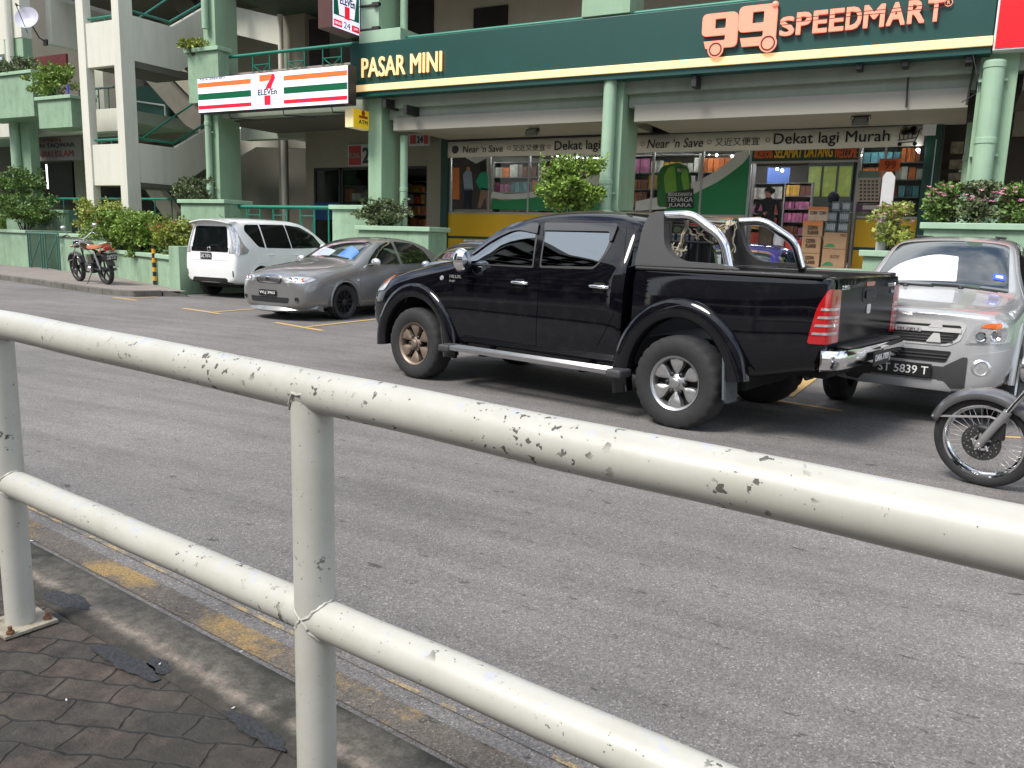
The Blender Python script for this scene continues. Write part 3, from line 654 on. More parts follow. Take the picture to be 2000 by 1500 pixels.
for a_ in (('BEKALKANNYA', 1305, 383, 1352, 376), ('TENAGA', 1303, 394, 1353, 385), ('JUARA', 1305, 406, 1350, 397), ('MILO', 1323, 336, 1332, 329)):
    tb = MB(); wtext(tb, *a_, YS-.046, .008); tb.build('lettering', M_VW, pk)
# poster with two life-size printed people and an orange sign
pp = thing('window_poster', 'printed shop window poster of two standing people beside an orange panel', 'poster', (ay(915, 400, YS).x, YS, 2.3))
film('backing', [(884, 409), (883, 307), (908, 307), (930, 320), (950, 309), (953, 409)], pm('poster brown', (.05, .04, .035), .5, var=.5, vs=3), YS-.02, pp)
film('orange_panel', [(884, 389), (883, 327), (897, 328), (897, 390)], pm('poster orange', (.62, .17, .03), .5), YS-.026, pp)
film('figure_trousers', [(905, 406), (907, 368), (922, 368), (921, 408), (916, 408), (914, 385), (911, 407)], pm('poster navy', (.01, .012, .03), .5), YS-.026, pp)
film('figure_shirt', rnd([(907, 371), (904, 340), (911, 333), (921, 335), (924, 371)], 2), pm('poster pale', (.28, .32, .40), .5), YS-.026, pp)
film('figure_head', rnd([(911, 334), (911, 326), (918, 326), (918, 334)], 3), pm('poster skin', (.42, .23, .15), .5), YS-.026, pp)
film('figure_trousers', [(933, 405), (940, 366), (955, 370), (958, 409), (951, 408), (948, 385), (938, 407)], pm('poster tan', (.25, .15, .10), .5), YS-.026, pp)
film('figure_shirt', rnd([(937, 370), (929, 355), (938, 338), (948, 334), (954, 345), (957, 372)], 2), pm('poster green', (.02, .30, .17), .5), YS-.026, pp)
film('figure_head', rnd([(938, 336), (937, 316), (947, 314), (949, 336)], 4), pm('poster hair', (.012, .010, .012), .5), YS-.026, pp)
# ---------------------------------------------------------------- interior
IN = thing('shop_interior', 'dim market interior with ceiling and walls behind the glass', 'shop interior', ((xL+xR)/2, 25, FZ))
MB().box(xL, xR+.1, 29.5, 29.7, FZ, 4.2).build('back_wall', pm('interior wall', (.20, .19, .17), .8), IN)
MB().box(xL-.2, xL, YS+.25, 29.7, FZ, 4.2).build('side_wall', M_GREY, IN); MB().box(xR+.1, xR+.3, YS+.25, 29.7, FZ, 4.2).build('side_wall', M_GREY, IN)
M_LAMP = pm('lamp glow', (1, 1, 1), .5, emit=14, var=0, ecol=(.95, .97, 1)); M_LAMP2 = pm('tube glow', (1, 1, 1), .5, emit=30, var=0, ecol=(.9, .95, 1))
for i, (u, v, Y) in enumerate(((1090, 305, 21.2), (1128, 306, 21.2), (1400, 303, 21.3), (1430, 305, 21.3), (1385, 304, 22.0), (1518, 330, 22.6), (1528, 333, 22.6), (1793, 293, 19.95))):
    p = ay(u, v, Y); MB().ball(p, .035, 8).build('ceiling_lamp', M_LAMP, label='small glowing ceiling spotlight seen through the shop glass', cat='lamp', group='glowing spotlights in the shop')
for k in range(8):
    xx = xL+1.6+(k%4)*3.0; yy_ = 22.6+3.2*(k//4); MB().box(xx-.7, xx+.7, yy_, yy_+.1, 4.1, 4.14).build('fill_tube', M_LAMP2, IN)  # invented ceiling tubes that brighten the interior
for k in range(6):
    xx = xL+1.0+k*2.0; MB().box(xx-.5, xx+.5, YS+.45, YS+.52, 4.12, 4.16).build('fill_tube', M_LAMP2, IN)  # extra strip lights added to brighten the shelves behind the glass
PC = [(.45, .05, .03), (.55, .30, .04), (.03, .12, .35), (.06, .25, .08), (.50, .48, .42), (.35, .10, .20), (.20, .07, .04), (.10, .28, .32), (.60, .16, .04)]
PM = [pm('goods %s' % n, c, .5, var=.35, vs=6, rand=.45) for n, c in zip(('red', 'amber', 'blue', 'green', 'white', 'pink', 'brown', 'cyan', 'orange'), PC)]
def shelf(label, x0, x1, y0, h, levels, seed, bias=None, dep=.35):
    r = random.Random(seed); t = thing('shelf_unit', label, 'shelf', ((x0+x1)/2, y0, FZ)); f = MB()
    for k in range(levels+1): z = FZ+.08+k*h/levels; f.box(x0, x1, y0, y0+dep, z-.02, z)
    f.box(x0-.03, x0, y0, y0+dep, FZ, FZ+h+.1); f.box(x1, x1+.03, y0, y0+dep, FZ, FZ+h+.1); f.box(x0, x1, y0+dep, y0+dep+.02, FZ, FZ+h+.1)
    f.build('frame', pm('shelf grey', (.22, .21, .20), .5), t)
    g = MB()
    for k in range(levels):
        z = FZ+.08+k*h/levels; x = x0+.02
        while x < x1-.12:
            g.mi = r.choice(bias) if bias and r.random() < .7 else r.randrange(9); wd = r.uniform(.07, .16); n = r.randint(2, 5); hh = h/levels*r.uniform(.5, .85)
            for _ in range(n):
                if x+wd > x1: break
                g.box(x, x+wd*.92, y0+r.uniform(.0, .04), y0+dep-.04, z+.004, z+hh); x += wd
            x += .015
    g.build('packed_goods', PM, t, kind='stuff')
X = lambda u, Y: ay(u, 360, Y).x
shelf('shelves of packets behind the left shop window', X(965, 21), X(1050, 21), 21.0, 2.5, 6, 1, (4, 6, 5))
shelf('shelves of packets behind the window left of the middle column', X(1056, 21), X(1190, 21), 21.05, 2.55, 6, 2, (0, 6, 5))
shelf('shelves behind the window right of the middle column', X(1236, 21), X(1362, 21), 21.0, 2.6, 6, 3, (1, 6, 4))
shelf('orange shelves in the window left of the doorway', X(1368, 21.2), X(1466, 21.2), 21.2, 2.6, 6, 4, (8, 1, 0))
shelf('tall shelf of dark goods just inside the doorway', X(1535, 24), X(1585, 24), 24.0, 2.1, 6, 5, (6, 0, 5))
shelf('pink and white goods on a shelf behind the shopper', X(1472, 25.5), X(1532, 25.5), 25.5, 2.2, 5, 6, (5, 4, 0))
shelf('low rack of dark goods at the back of the shop', X(1590, 27), X(1665, 27), 27.0, 1.5, 5, 7, (6, 4))
shelf('grey racks behind the window right of the doorway', X(1680, 20.9), X(1800, 20.9), 20.9, 2.7, 7, 8, (4, 7, 4))
ch = thing('drinks_chiller', 'olive green drinks chiller at the back of the shop', 'chiller', (X(1628, 28.2), 28.3, FZ))
a = ay(1578, 335, 28.2); c = ay(1662, 384, 28.2)
MB().box(a.x, c.x, 28.2, 28.8, FZ, a.z+.35).build('cabinet', pm('chiller dark', (.03, .04, .03), .5), ch)
for k in range(3):
    w_ = (c.x-a.x)/3; MB().box(a.x+k*w_+.04, a.x+(k+1)*w_-.04, 28.17, 28.2, c.z, a.z+.15).build('door', pm('chiller olive', (.20, .26, .03), .4, var=.4, vs=4, emit=.10), ch)
bb = MB(); rect(bb, 1500, 328, 1540, 372, 26.5, .06); bb.build('hanging_banner', pm('banner blue', (.05, .10, .30), .6), label='blue banner hanging from the shop ceiling behind the entrance', cat='banner')
# right-hand poster board with product grid, 99 board
pb = thing('price_poster', 'cream product price poster with rows of small pictures in the right window', 'poster', (ay(1697, 400, YS).x, YS, 2.3))
m = MB(); rect(m, 1674, 346, 1716, 394, YS-.03, .01); m.build('sheet', pm('poster cream', (.52, .42, .33), .6), pb)
m = MB(); rect(m, 1677, 334, 1717, 347, YS-.035, .01); m.build('header', pm('poster green grey', (.14, .22, .18), .6), pb)
m = MB()
for i in range(5):
    for j in range(6):
        u, v = 1679+i*7.8, 352+j*7; rect(m, u, v, u+4.6, v+4.2, YS-.036, .005)
m.each('picture', pm('poster prints', (.10, .085, .075), .6, rand=.6), pb)
m = MB(); rect(m, 1673, 399, 1716, 414, YS-.03, .01); m.build('purple_strip', pm('poster purple', (.14, .05, .12), .6), pb)
m = MB(); rect(m, 1685, 401, 1715, 409, YS-.036, .005); m.build('white_strip', M_VW, pb)
m = MB(); rect(m, 1672, 416, 1716, 429, YS-.03, .01); m.build('dotted_strip', pm('poster dots', (.16, .20, .10), .6, var=.5, vs=30), pb)
nb = thing('number_board', 'orange board with the number 99 hanging in the right window', 'sign', (ay(1738, 322, YS).x, YS-.05, 3.3))
m = MB(); rect(m, 1718, 310, 1757, 333, YS-.08, .03); m.build('board', pm('board orange', (.60, .11, .02), .5), nb)
m = MB(); wtext(m, '99', 1727, 330, 1750, 314, YS-.085, .03); m.build('lettering', pm('board dark orange', (.26, .03, .01), .5), nb)
m = MB(); rect(m, 1737, 401, 1760, 426, YS-.06, .03); m.build('orange_notice', pm('notice orange', (.55, .14, .03), .5, vs=5, var=.3), label='plain orange notice low in the right window', cat='notice')
# ---------------------------------------------------------------- 7-Eleven shopfront behind the corridor
SE = thing('shopfront', 'dark framed convenience shop windows at the left end of the corridor', 'shopfront', (ay(690, 400, YS).x, YS, FZ))
for (a_, b_) in ((g0.x, ay(663, 350, YS).x), (ay(665, 350, YS).x, ay(720, 350, YS).x), (ay(795, 350, YS).x-.3, ay(838, 350, YS).x)):
    MB().box(a_+.06, b_-.06, YS+.06, YS+.07, FZ+.1, zt-.08).build('window', M_GLASS, SE)
    f = MB()
    for (p0, p1, z0_, z1_) in ((a_, a_+.06, FZ, zt), (b_-.06, b_, FZ, zt), (a_, b_, zt-.08, zt), (a_, b_, FZ, FZ+.1)): f.box(p0, p1, YS+.03, YS+.10, z0_, z1_)
    f.build('window_frame', M_BLACK, SE)
shelf('shelves behind the convenience shop windows', g0.x, ay(664, 350, 21.3).x, 21.4, 1.9, 5, 11, (1, 3)); shelf('shelf of parcels behind the second convenience shop window', ay(668, 350, 21.3).x, ay(745, 350, 21.3).x, 21.4, 1.9, 4, 12, (4, 3, 8)); shelf('yellow topped magazine rack at the right convenience shop window', X(785, 21), X(836, 21), 21.0, 2.0, 6, 13, (1, 8, 4))
MB().box(xs0, xs1, 24.9, 25.0, FZ, 4.5).build('back_wall', M_GREY, SE)
f = MB(); rect(f, 612, 395, 664, 430, YS+.02, .02)
f.build('blue_film', pm('blue film', (.01, .05, .16), .5), SE)
s = thing('hours_sign', 'red and white opening hours sign reading BUKA 24 half behind the column', 'sign', (ay(700, 300, YS).x, YS-.06, 3.5))
m = MB(); rect(m, 679, 283, 740, 323, YS-.08, .06); m.build('panel', pm('sign white dull', (.45, .43, .42), .5), s)
m = MB(); rect(m, 681, 285, 705, 322, YS-.086, .01); m.build('red_panel', pm('sign red dull', (.36, .035, .03), .5), s)
m = MB(); wtext(m, 'BUKA', 683, 309, 703, 299, YS-.09, .02); m.build('lettering', pm('sign grey letters', (.30, .27, .25), .5), s)
m = MB(); wtext(m, '24', 708, 319, 736, 288, YS-.09, .03); m.build('lettering', pm('sign dark letters', (.02, .04, .035), .5), s)
s = thing('hours_sign', 'small red and white hours sign under the ceiling right of the second column', 'sign', (ay(818, 272, YS).x, YS-.06, 3.9))
m = MB(); rect(m, 798, 262, 838, 284, YS-.5, .05); m.build('panel', pm('sign white dull', (.45, .43, .42), .5), s)
m = MB(); rect(m, 801, 264, 812, 281, YS-.506, .01); rect(m, 828, 264, 836, 281, YS-.506, .01); m.each('red_panel', pm('sign red dull', (.36, .035, .03), .5), s)
m = MB(); wtext(m, '24', 814, 280, 826, 266, YS-.51, .03); m.build('lettering', pm('sign dark letters', (.02, .04, .035), .5), s)
# dim shop right of the 99 front
DS = thing('shopfront', 'unlit doorway and notices right of the mini market behind the big column', 'shopfront', (ay(1860, 350, YS).x, YS, FZ))
MB().box(ay(1840, 300, YS).x, 14, YS+.5, YS+.6, FZ, 4.3).build('wall', pm('dim wall', (.06, .05, .04), .8), DS)
m = MB(); rect(m, 1858, 277, 1880, 300, YS+.3, .02); rect(m, 1855, 312, 1878, 330, YS+.3, .02); rect(m, 1853, 338, 1877, 352, YS+.3, .02); m.each('notice', pm('notice tan', (.26, .22, .14), .6, var=.6, vs=12), DS)
m = MB(); m.tube([ay(1829, 272, YS-.2), ay(1812, 415, YS-.2)], .012, 8); m.build('pull_pole', M_ALU, DS)
m = MB(); rect(m, 1994, 140, 2100, 260, YS-.3, .3); m.build('shutter_box', M_BEIGE, DS)
# ================================================================ signs
def board(name, label, u0, v0b, v0t, u1, y, d, mat, zt=None):
    a, b = ay(u0, v0b, y), ay(u1, v0b, y); z0 = a.z; z1 = zt or ay(u0, v0t, y).z
    t = thing(name, label, 'sign', ((a.x+b.x)/2, y+d/2, z0)); MB().box(a.x, b.x, y, y+d, z0, z1).build('panel', mat, t, bevel=.01); return t, a.x, b.x, z0, z1
y = YG
S99, sx0, sx1, sz0, sz1 = board('shop_sign', 'long dark green mini market sign with salmon lettering and a cream stripe', 684, 191, 87, 1924, y, .32, M_DGRN)
M_CRM = pm('cream acrylic', (.95, .66, .32), .4, var=.03, emit=.28); M_SAL = pm('salmon acrylic', (.90, .31, .20), .4, var=.04, emit=.22); M_MAR = pm('maroon edge', (.09, .01, .01), .5)
a = ay(684, 181, y); b = ay(684, 170, y)
MB().box(sx0-.0, sx1+.01, y-.05, y+.002, a.z, b.z+.02).build('stripe', M_CRM, S99, bevel=.006)
MB().box(sx0, sx1, y-.02, y, sz0, sz0+.04).build('lower_edge', M_DGRN, S99)
m = MB(); L_ = ay(709, 153, y); r_ = ay(865, 137, y); tt = ay(709, 115, y)
textm(m, 'PASAR MINI', (L_.x, y-.04, L_.z), (r_.x-L_.x, 0, 0), (0, 0, tt.z-L_.z), .012, 0, (0, -.03, 0)); m.build('lettering', M_CRM, S99)
# SPEEDMART in speed-cut letters: each letter scaled to its box, thin dark cuts across the tops
la, ra = ay(1523, 73, y), ay(1842, 40, y); zt_l = ay(1523, 36, y).z
letters = 'SPEEDMART'; n = 9; wd = [1, 1, .95, .95, 1, 1.32, 1.15, 1.05, .98]; tot = sum(wd)+.13*8; xx = la.x
zb0, zt0 = la.z, zt_l; zb1, zt1 = ay(1842, 42, y).z, ay(1842, 3, y).z
m = MB(); mcut = MB(); k_ = (ra.x-la.x)/tot
for ch_, w_ in zip(letters, wd):
    f = (xx-la.x)/(ra.x-la.x); zb = zb0+(zb1-zb0)*f; zt = zt0+(zt1-zt0)*f+(.05 if ch_ != 'S' else 0)
    textm(m, ch_, (xx, y-.04, zb), (w_*k_, 0, 0), (0, 0, zt-zb), .034, 0, (0, -.05, 0)); h = zt-zb
    for q_ in (.58, .74): mcut.box(xx-.02, xx+w_*k_+.02, y-.094, y-.0905, zb+h*q_-.006, zb+h*q_+.006)
    xx += (w_+.13)*k_
m.build('lettering', M_SAL, S99); mcut.build('speed_lines', M_MAR, S99)
m = MB(); p = ay(1853, 6, y); m.lathe([(.055, 0), (.066, 0), (.066, .02), (.055, .02), (.055, 0)], (p.x, y-.03, p.z), (0, -1, 0), 20, False); textm(m, 'R', (p.x-.022, y-.04, p.z-.03), (.045, 0, 0), (0, 0, .06), .02, 0, (0, -.01, 0)); m.build('registered_mark', M_SAL, S99)
m = MB(); p = ay(1672, 108, y); r2 = ay(1770, 100, y); textm(m, 'Dimiliki oleh 99 Speed Mart Sdn Bhd', (p.x, y-.004, p.z), (r2.x-p.x, 0, 0), (0, 0, .075), .01, .25, (0, -.004, 0))
p = ay(1772, 101, y); r2 = ay(1816, 98, y); textm(m, '(CO. NO. 519537-X)', (p.x, y-.004, p.z), (r2.x-p.x, 0, 0), (0, 0, .05), .0, 0, (0, -.004, 0)); m.build('small_print', pm('small print white', (.7, .7, .68), .5), S99)
# the two nines drawn as a trolley
def nine(u0, u1, vb, vt, nm):
    a, b = ay(u0, vb, y), ay(u1, vb, y); x0, x1 = a.x, b.x; z0 = a.z; z1 = ay(u0, vt, y).z; w_, h_ = x1-x0, z1-z0
    P = lambda s, t: (x0+w_*s, y-.09, z0+h_*t)
    out = rnd([(.0, .95), (.0, .42), (.62, .38), (.62, .28), (.08, .24), (.14, .0), (1.0, .06), (1.0, 1.0)], .0)
    o = rnd([(0, 1.0, .16), (0, .36, .14), (.66, .36, 0), (.66, .21, .05), (.07, .21, 0), (.13, .0, 0), (1.0, .0, .16), (1.0, 1.0, .2)], 0, 5)
    hole = rnd([(.36, .84, .03), (.36, .56, .03), (.66, .56, .03), (.66, .84, .03)], .03, 3)
    # keyhole outline joins the counter to the outside along one hidden seam
    m = MB(); tri = MG.tessellate_polygon([[Vector((*p, 0)) for p in o], [Vector((*p, 0)) for p in hole]]); al = o+hole
    fr_ = [Vector(P(*p)) for p in al]; bk = [v+Vector((0, .06, 0)) for v in fr_]; N = len(al)
    fs = [tuple(t) for t in tri]; fs2 = []
    for t in fs:
        nn = (fr_[t[1]]-fr_[t[0]]).cross(fr_[t[2]]-fr_[t[0]]); fs2.append(t if nn.y < 0 else t[::-1])
    no = len(o); rim = [(i, (i+1) % no, (i+1) % no+N, i+N) for i in range(no)]+[(no+i, no+(i+1) % len(hole), no+(i+1) % len(hole)+N, no+i+N) for i in range(len(hole))]
    m.add(fr_+bk, fs2+rim, False); m.build('numeral', M_SAL, S99)
nine(1371, 1440, 98, 31, 0); nine(1441, 1515, 94, 16, 1)
for u, v, r_ in ((1400, 99, .155), (1502, 87, .165)):
    p = ay(u, v, y); m = MB(); m.lathe([(0, 0), (r_, 0), (r_, .03), (0, .03)], (p.x, y-.09, p.z), (0, -1, 0), 28, False); w_ = m.build('trolley_wheel', M_SAL, S99)
    m = MB(); m.lathe([(r_*.66, 0), (r_*.82, 0), (r_*.82, .006), (r_*.66, .006), (r_*.66, 0)], (p.x, y-.122, p.z), (0, -1, 0), 28, False); m.build('rim_line', M_MAR, w_)
m = MB(); p, q_ = ay(1503, 24, y), ay(1516, 11, y); m.tube([(p.x-.05, y-.07, p.z-.06), (q_.x, y-.07, q_.z)], .022, 8); m.ball((q_.x, y-.075, q_.z), .065, 8); m.build('trolley_handle', M_SAL, S99)
# brackets under the sign
m = MB()
for u, v in ((760, 203), (800, 215), (1360, 160), (1680, 125), (1770, 119), (1893, 112)):
    p = ay(u, v, y+.25); m.box(p.x-.05, p.x+.05, y+.05, YC+.3, p.z-.12, p.z+.1)
m.each('bracket', M_BLACK, S99)
m = MB(); p = ay(1775, 135, y+.45); q_ = ay(1770, 210, y+.45); m.tube([p, q_], .018, 6); p = ay(1905, 118, y+.4); q_ = ay(1888, 205, y+.4); m.tube([p, q_], .02, 6)
pts = [ay(1900, 105, y), ay(1905, 130, y), ay(1910, 160, y), ay(1912, 178, y), ay(1895, 190, y), ay(1878, 200, y)]; m.tube(pts, .009, 6); m.each('hanger_rod', M_BLACK, S99)
# 7-Eleven light box
M_LW = pm('light box white', (.80, .78, .88), .35, var=.02, emit=.42, ecol=(.80, .74, 1.0)); M_LO = pm('light box orange', (.95, .13, .03), .4, var=.02, emit=.35); M_LG = pm('light box green', (.0, .09, .035), .4, var=.02, emit=.25); M_LR = pm('light box red', (.75, .01, .03), .4, var=.02, emit=.35)
M_LWT = pm('light box black text', (.02, .05, .05), .5)
y = 16.36
S7, ex0, ex1, ez0, ez1 = board('shop_sign', 'white light box sign with orange, green and red stripes and a big 7', 388, 222, 153, 681, y, .30, pm('sign casing', (.03, .03, .03), .5))
MB().box(ex0+.02, ex1-.02, y-.012, y, ez0+.02, ez1-.02).build('face', M_LW, S7)
H7 = ez1-ez0
def u7(u): return ay(u, 180, y).x
fx = lambda f: ez0+H7*f
for (f0, f1, mt) in ((.735, .865, M_LO), (.385, .56, M_LG), (.12, .225, M_LR)):
    MB().box(ex0+.03, u7(491), y-.018, y-.0125, fx(f0-.01), fx(f1-.01)).build('stripe', mt, S7); MB().box(u7(555), ex1-.03, y-.018, y-.0125, fx(f0-.01), fx(f1-.01)).build('stripe', mt, S7)
def seven(P, x0, x1, z0, z1, nrm, parent, gm, tx):
    """orange bar, red curved stem, green word"""
    P3 = lambda s, t: P(x0+(x1-x0)*s, z0+(z1-z0)*t)
    bar = [(0, 1.0), (.86, 1.0), (.62, .80), (0, .78)]
    MB().prism([P3(*p) for p in bar], nrm).build('numeral_bar', M_LO, parent)
    st = [(.98, 1.0), (1.02, .86), (.86, .70), (.74, .52), (.70, .36), (.70, 0), (.30, 0), (.30, .36), (.36, .52), (.5, .68), (.68, .82), (.86, 1.0)]
    MB().prism([P3(*p) for p in st], nrm).build('numeral_stem', M_LR, parent)
    n = Vector(nrm); m = MB(); b0 = P3(-.02, .33); b1 = P3(1.05, .33); tp = P3(-.02, .52)
    m.prism([P3(.1, .315)+n*1.02, P3(.95, .315)+n*1.02, P3(.95, .53)+n*1.02, P3(.1, .53)+n*1.02], n*.3); m.build('word_gap', gm, parent)
    m = MB(); textm(m, 'ELEVEn', b0+n*1.6-(b1-b0)*.08, (b1-b0)*1.16, (tp-b0)*1.05, .03, 0, n*.5); m.build('lettering', tx, parent)
P = lambda x, z: Vector((x, y-.013, z))
seven(P, u7(508), u7(538), fx(.11), fx(.93), (0, -.006, 0), S7, M_LW, M_LWT)
m = MB(); wtext(m, 'KEDAI SERBANEKA', 391, 158, 440, 153.5, y-.014, .01, 0, .003); m.build('lettering', M_LWT, S7)
m = MB(); wtext(m, 'SYARIKAT CONVENIENCE SHOPPING SDN BHD', 627, 205.5, 672, 203.8, y-.014, 0, 0, .002); m.build('small_print', pm('light box grey text', (.35, .33, .4), .5), S7)
m = MB()
for u in (450, 555, 650): p = ay(u, 215, y+.3); m.tube([(p.x, y+.25, ez0+.02), (p.x, y+.3, ez0-.12), (p.x+.5, YC+.1, ez0-.1)], .018, 6)
m.each('bracket', M_BLACK, S7)
# projecting 7-Eleven light box (faces along the street)
def proj(name, label, u0, v0b, u1, v1b, v0t, yw, body, thick):
    R1 = ay(u1, v1b, yw); X1 = R1.x; L1 = ax(u0, v0b, X1); zb = (R1.z+L1.z)/2; zt = ax(u0, v0t, X1).z
    t = thing(name, label, 'sign', (X1, (yw+L1.y)/2, zb)); MB().box(X1-thick, X1, L1.y, yw, zb, zt).build('casing', body, t, bevel=.008); return t, X1, L1.y, yw, zb, zt
t, X1, ya, yb, zb, zt = proj('projecting_sign', 'upright 7-Eleven light box projecting above the corner of the green sign', 648, 55, 704, 71, -62, YC-.1, pm('casing maroon', (.085, .035, .03), .5), .42)
H = zt-zb; Wd = yb-ya
Q = lambda s, f: Vector((X1+.004, ya+Wd*s, zb+H*f))
def side(name, pts, mat, d, par): return MB().prism([Q(*p)+Vector((d, 0, 0)) for p in pts], (.004, 0, 0)).build(name, mat, par)
side('face', [(.03, .02), (.97, .02), (.97, .98), (.03, .98)], M_LW, 0, t)
side('shield', [(.06, .24), (.94, .24), (.94, .96), (.06, .96)], M_LG, .005, t)
side('shield_face', [(.24, .26), (.76, .26), (.90, .96), (.12, .96)], M_LW, .010, t)
P = lambda a_, z: Vector((X1+.018, a_, z))
seven(P, ya+Wd*.30, ya+Wd*.72, zb+H*.22, zb+H*.92, (.004, 0, 0), t, M_LW, M_LWT)
side('red_label', [(.06, .05), (.34, .05), (.34, .16), (.06, .16)], M_LR, .005, t); side('red_label', [(.68, .05), (.94, .05), (.94, .16), (.68, .16)], M_LR, .005, t)
m = MB(); textm(m, '24', Q(.40, .06)+Vector((.006, 0, 0)), (0, Wd*.22, 0), (0, 0, H*.11), 0, 0, (.003, 0, 0)); m.build('lettering', M_LWT, t)
m = MB(); textm(m, 'DIBUKA', Q(.08, .08)+Vector((.0095, 0, 0)), (0, Wd*.24, 0), (0, 0, H*.05), 0, 0, (.003, 0, 0)); textm(m, 'JAM', Q(.74, .08)+Vector((.0095, 0, 0)), (0, Wd*.15, 0), (0, 0, H*.05), 0, 0, (.003, 0, 0)); m.build('lettering', M_LW, t)
m = MB()
for v in (10, 57):
    p = ay(722, v, YC-.15); m.tube([(X1-.1, YC-.12, p.z), (p.x+.3, YC-.12, p.z)], .03, 6); m.box(p.x+.1, p.x+.3, YC-.2, YC-.1, p.z-.04, p.z+.04)
m.each('bracket', M_BLACK, t)
t, X1, ya, yb, zb, zt = proj('projecting_sign', 'small yellow ATM light box projecting beside the second column', 690, 249, 725, 254, 211, YC+.1, pm('atm cream side', (.80, .68, .38), .4, emit=.1), .26)
H = zt-zb; Wd = yb-ya
side('face', [(.0, .0), (1, .0), (1, 1), (.0, 1)], pm('atm yellow', (.82, .52, .01), .4, emit=.12), 0, t)
m = MB(); textm(m, 'ATM', Q(.28, .24)+Vector((.006, 0, 0)), (0, Wd*.5, 0), (0, 0, H*.22), .03, 0, (.003, 0, 0)); m.build('lettering', M_LWT, t)
m = MB(); m.prism([Q(.30, .56)+Vector((.006, 0, 0)), Q(.78, .56)+Vector((.006, 0, 0)), Q(.78, .70)+Vector((.006, 0, 0)), Q(.30, .70)+Vector((.006, 0, 0))], (.003, 0, 0)); m.lathe([(0, 0), (.07, 0), (.07, .003), (0, .003)], Q(.54, .84)+Vector((.006, 0, 0)), (1, 0, 0), 14, False); m.build('bank_emblem', pm('atm red', (.40, .06, .01), .5), t)
m = MB(); p = Q(.9, .4); m.tube([(X1-.13, yb-.02, p.z), (X1-.13, YC+.35, p.z)], .02, 6); m.build('bracket', M_BLACK, t)
# red sign at the right edge
y = YG
a = ay(1941, 95, y); t = thing('shop_sign', 'plain bright red sign with a white edge cut off at the right', 'sign', (a.x+1.5, y, a.z))
MB().box(a.x-.02, 2.9, y, y+.35, a.z-.03, a.z+1.45).build('casing', M_WHITE, t, bevel=.008); MB().box(a.x+.012, 2.87, y-.012, y, a.z, a.z+1.42).build('face', pm('bright red acrylic', (.80, .004, .012), .4, var=.03, emit=.05), t)
# banner over the shopfront
y = YS-.22; bz = (ay(875, 305, y).z+ay(1805, 290, y).z)/2; bt = (ay(873, 274, y).z+ay(1805, 249, y).z)/2
BN = thing('banner', 'long off white banner with black slogans across the top of the mini market front', 'banner', (ay(1340, 290, y).x, y, bz))
bx0, bx1 = ay(875, 290, y).x, ay(1805, 270, y).x
me = MB(); n = 60
for i in range(n+1):
    x = bx0+(bx1-bx0)*i/n; w1 = .012*sin(i*.7)+.008*sin(i*2.1); me.v += [(x, y+w1, bz+.01*sin(i*.23)), (x, y+w1*.3, bt)]
for i in range(n): me.f.append((2*i, 2*i+2, 2*i+3, 2*i+1)); me.m.append(0); me.sm.append(True)
o = me.build('sheet', pm('banner vinyl', (.74, .71, .62), .6, var=.08, vs=1.2), BN); sf = o.modifiers.new('s', 'SOLIDIFY'); sf.thickness = .004
MB().box(bx0, bx1, y-.02, y+.03, bt+.004, bt+.05).build('top_batten', M_BLACK, BN)
M_INK = pm('banner ink', (.016, .014, .012), .6); Hb = bt-bz
yy = y-.028
def bt_(body, u0, u1, f0, f1, off=.0, sh=0):
    a, b = ay(u0, 285, yy).x, ay(u1, 285, yy).x; m = MB(); textm(m, body, (a, yy, bz+Hb*f0), (b-a, 0, 0), (0, 0, Hb*(f1-f0)), off, sh, (0, -.003, 0)); m.build('lettering', M_INK, BN)
bt_("Near ‘n Save", 904, 982, .28, .70, .006, .12); bt_('又近又便宜', 1001, 1065, .28, .68, 0); bt_('Dekat lagi', 1083, 1172, .12, .82, .008)
bt_("Near ‘n Save", 1264, 1373, .24, .74, .006, .15); bt_('又近又便宜', 1396, 1483, .26, .70, 0); bt_('Dekat lagi Murah', 1510, 1736, .10, .84, .008)
m = MB()
for u, f in ((994, .5), (1072, .5), (1255, .5), (1385, .5), (1499, .52)):
    p = ay(u, 285, yy).x; m.lathe([(.035, 0), (.055, 0), (.055, .003), (.035, .003), (.035, 0)], (p, yy, bz+Hb*f), (0, -1, 0), 18, False)
m.build('star_marks', pm('banner pink mark', (.36, .20, .15), .6), BN)
m = MB(); p = ay(889, 290, yy).x; m.lathe([(0, 0), (.11, 0), (.11, .003), (0, .003)], (p, yy, bz+Hb*.5), (0, -1, 0), 20, False); m.build('emblem', pm('banner emblem', (.06, .05, .07), .6, var=.7, vs=20), BN)
# trolley drawing at the right end
a = ay(1752, 285, yy).x; b = ay(1791, 285, yy).x; W_ = b-a; Z = lambda s, f: (a+W_*s, yy, bz+Hb*f)
m = MB()
for p_, q_ in (((.0, .30), (.95, .42)), ((.95, .42), (1.05, .80)), ((1.05, .80), (1.2, .86)), ((.05, .62), (1.0, .72)), ((.05, .62), (.1, .34)), ((.05, .18), (.85, .22)), ((.85, .22), (.95, .42)), ((.3, .36), (.28, .62)), ((.5, .36), (.5, .64)), ((.7, .4), (.72, .68))): m.tube([Z(*p_), Z(*q_)], .010, 6)
for s in (.12, .88): m.lathe([(0, 0), (.045, 0), (.045, .004), (0, .004)], Z(s, .12), (0, -1, 0), 12, False)
m.build('trolley_drawing', M_INK, BN)
m = MB(); r_ = random.Random(4)
for k in range(14): c_ = Z(r_.uniform(.15, .9), r_.uniform(.62, .92)); m.lathe([(0, 0), (.05, 0), (.05, .004), (0, .004)], c_, (0, -1, 0), 7, False)
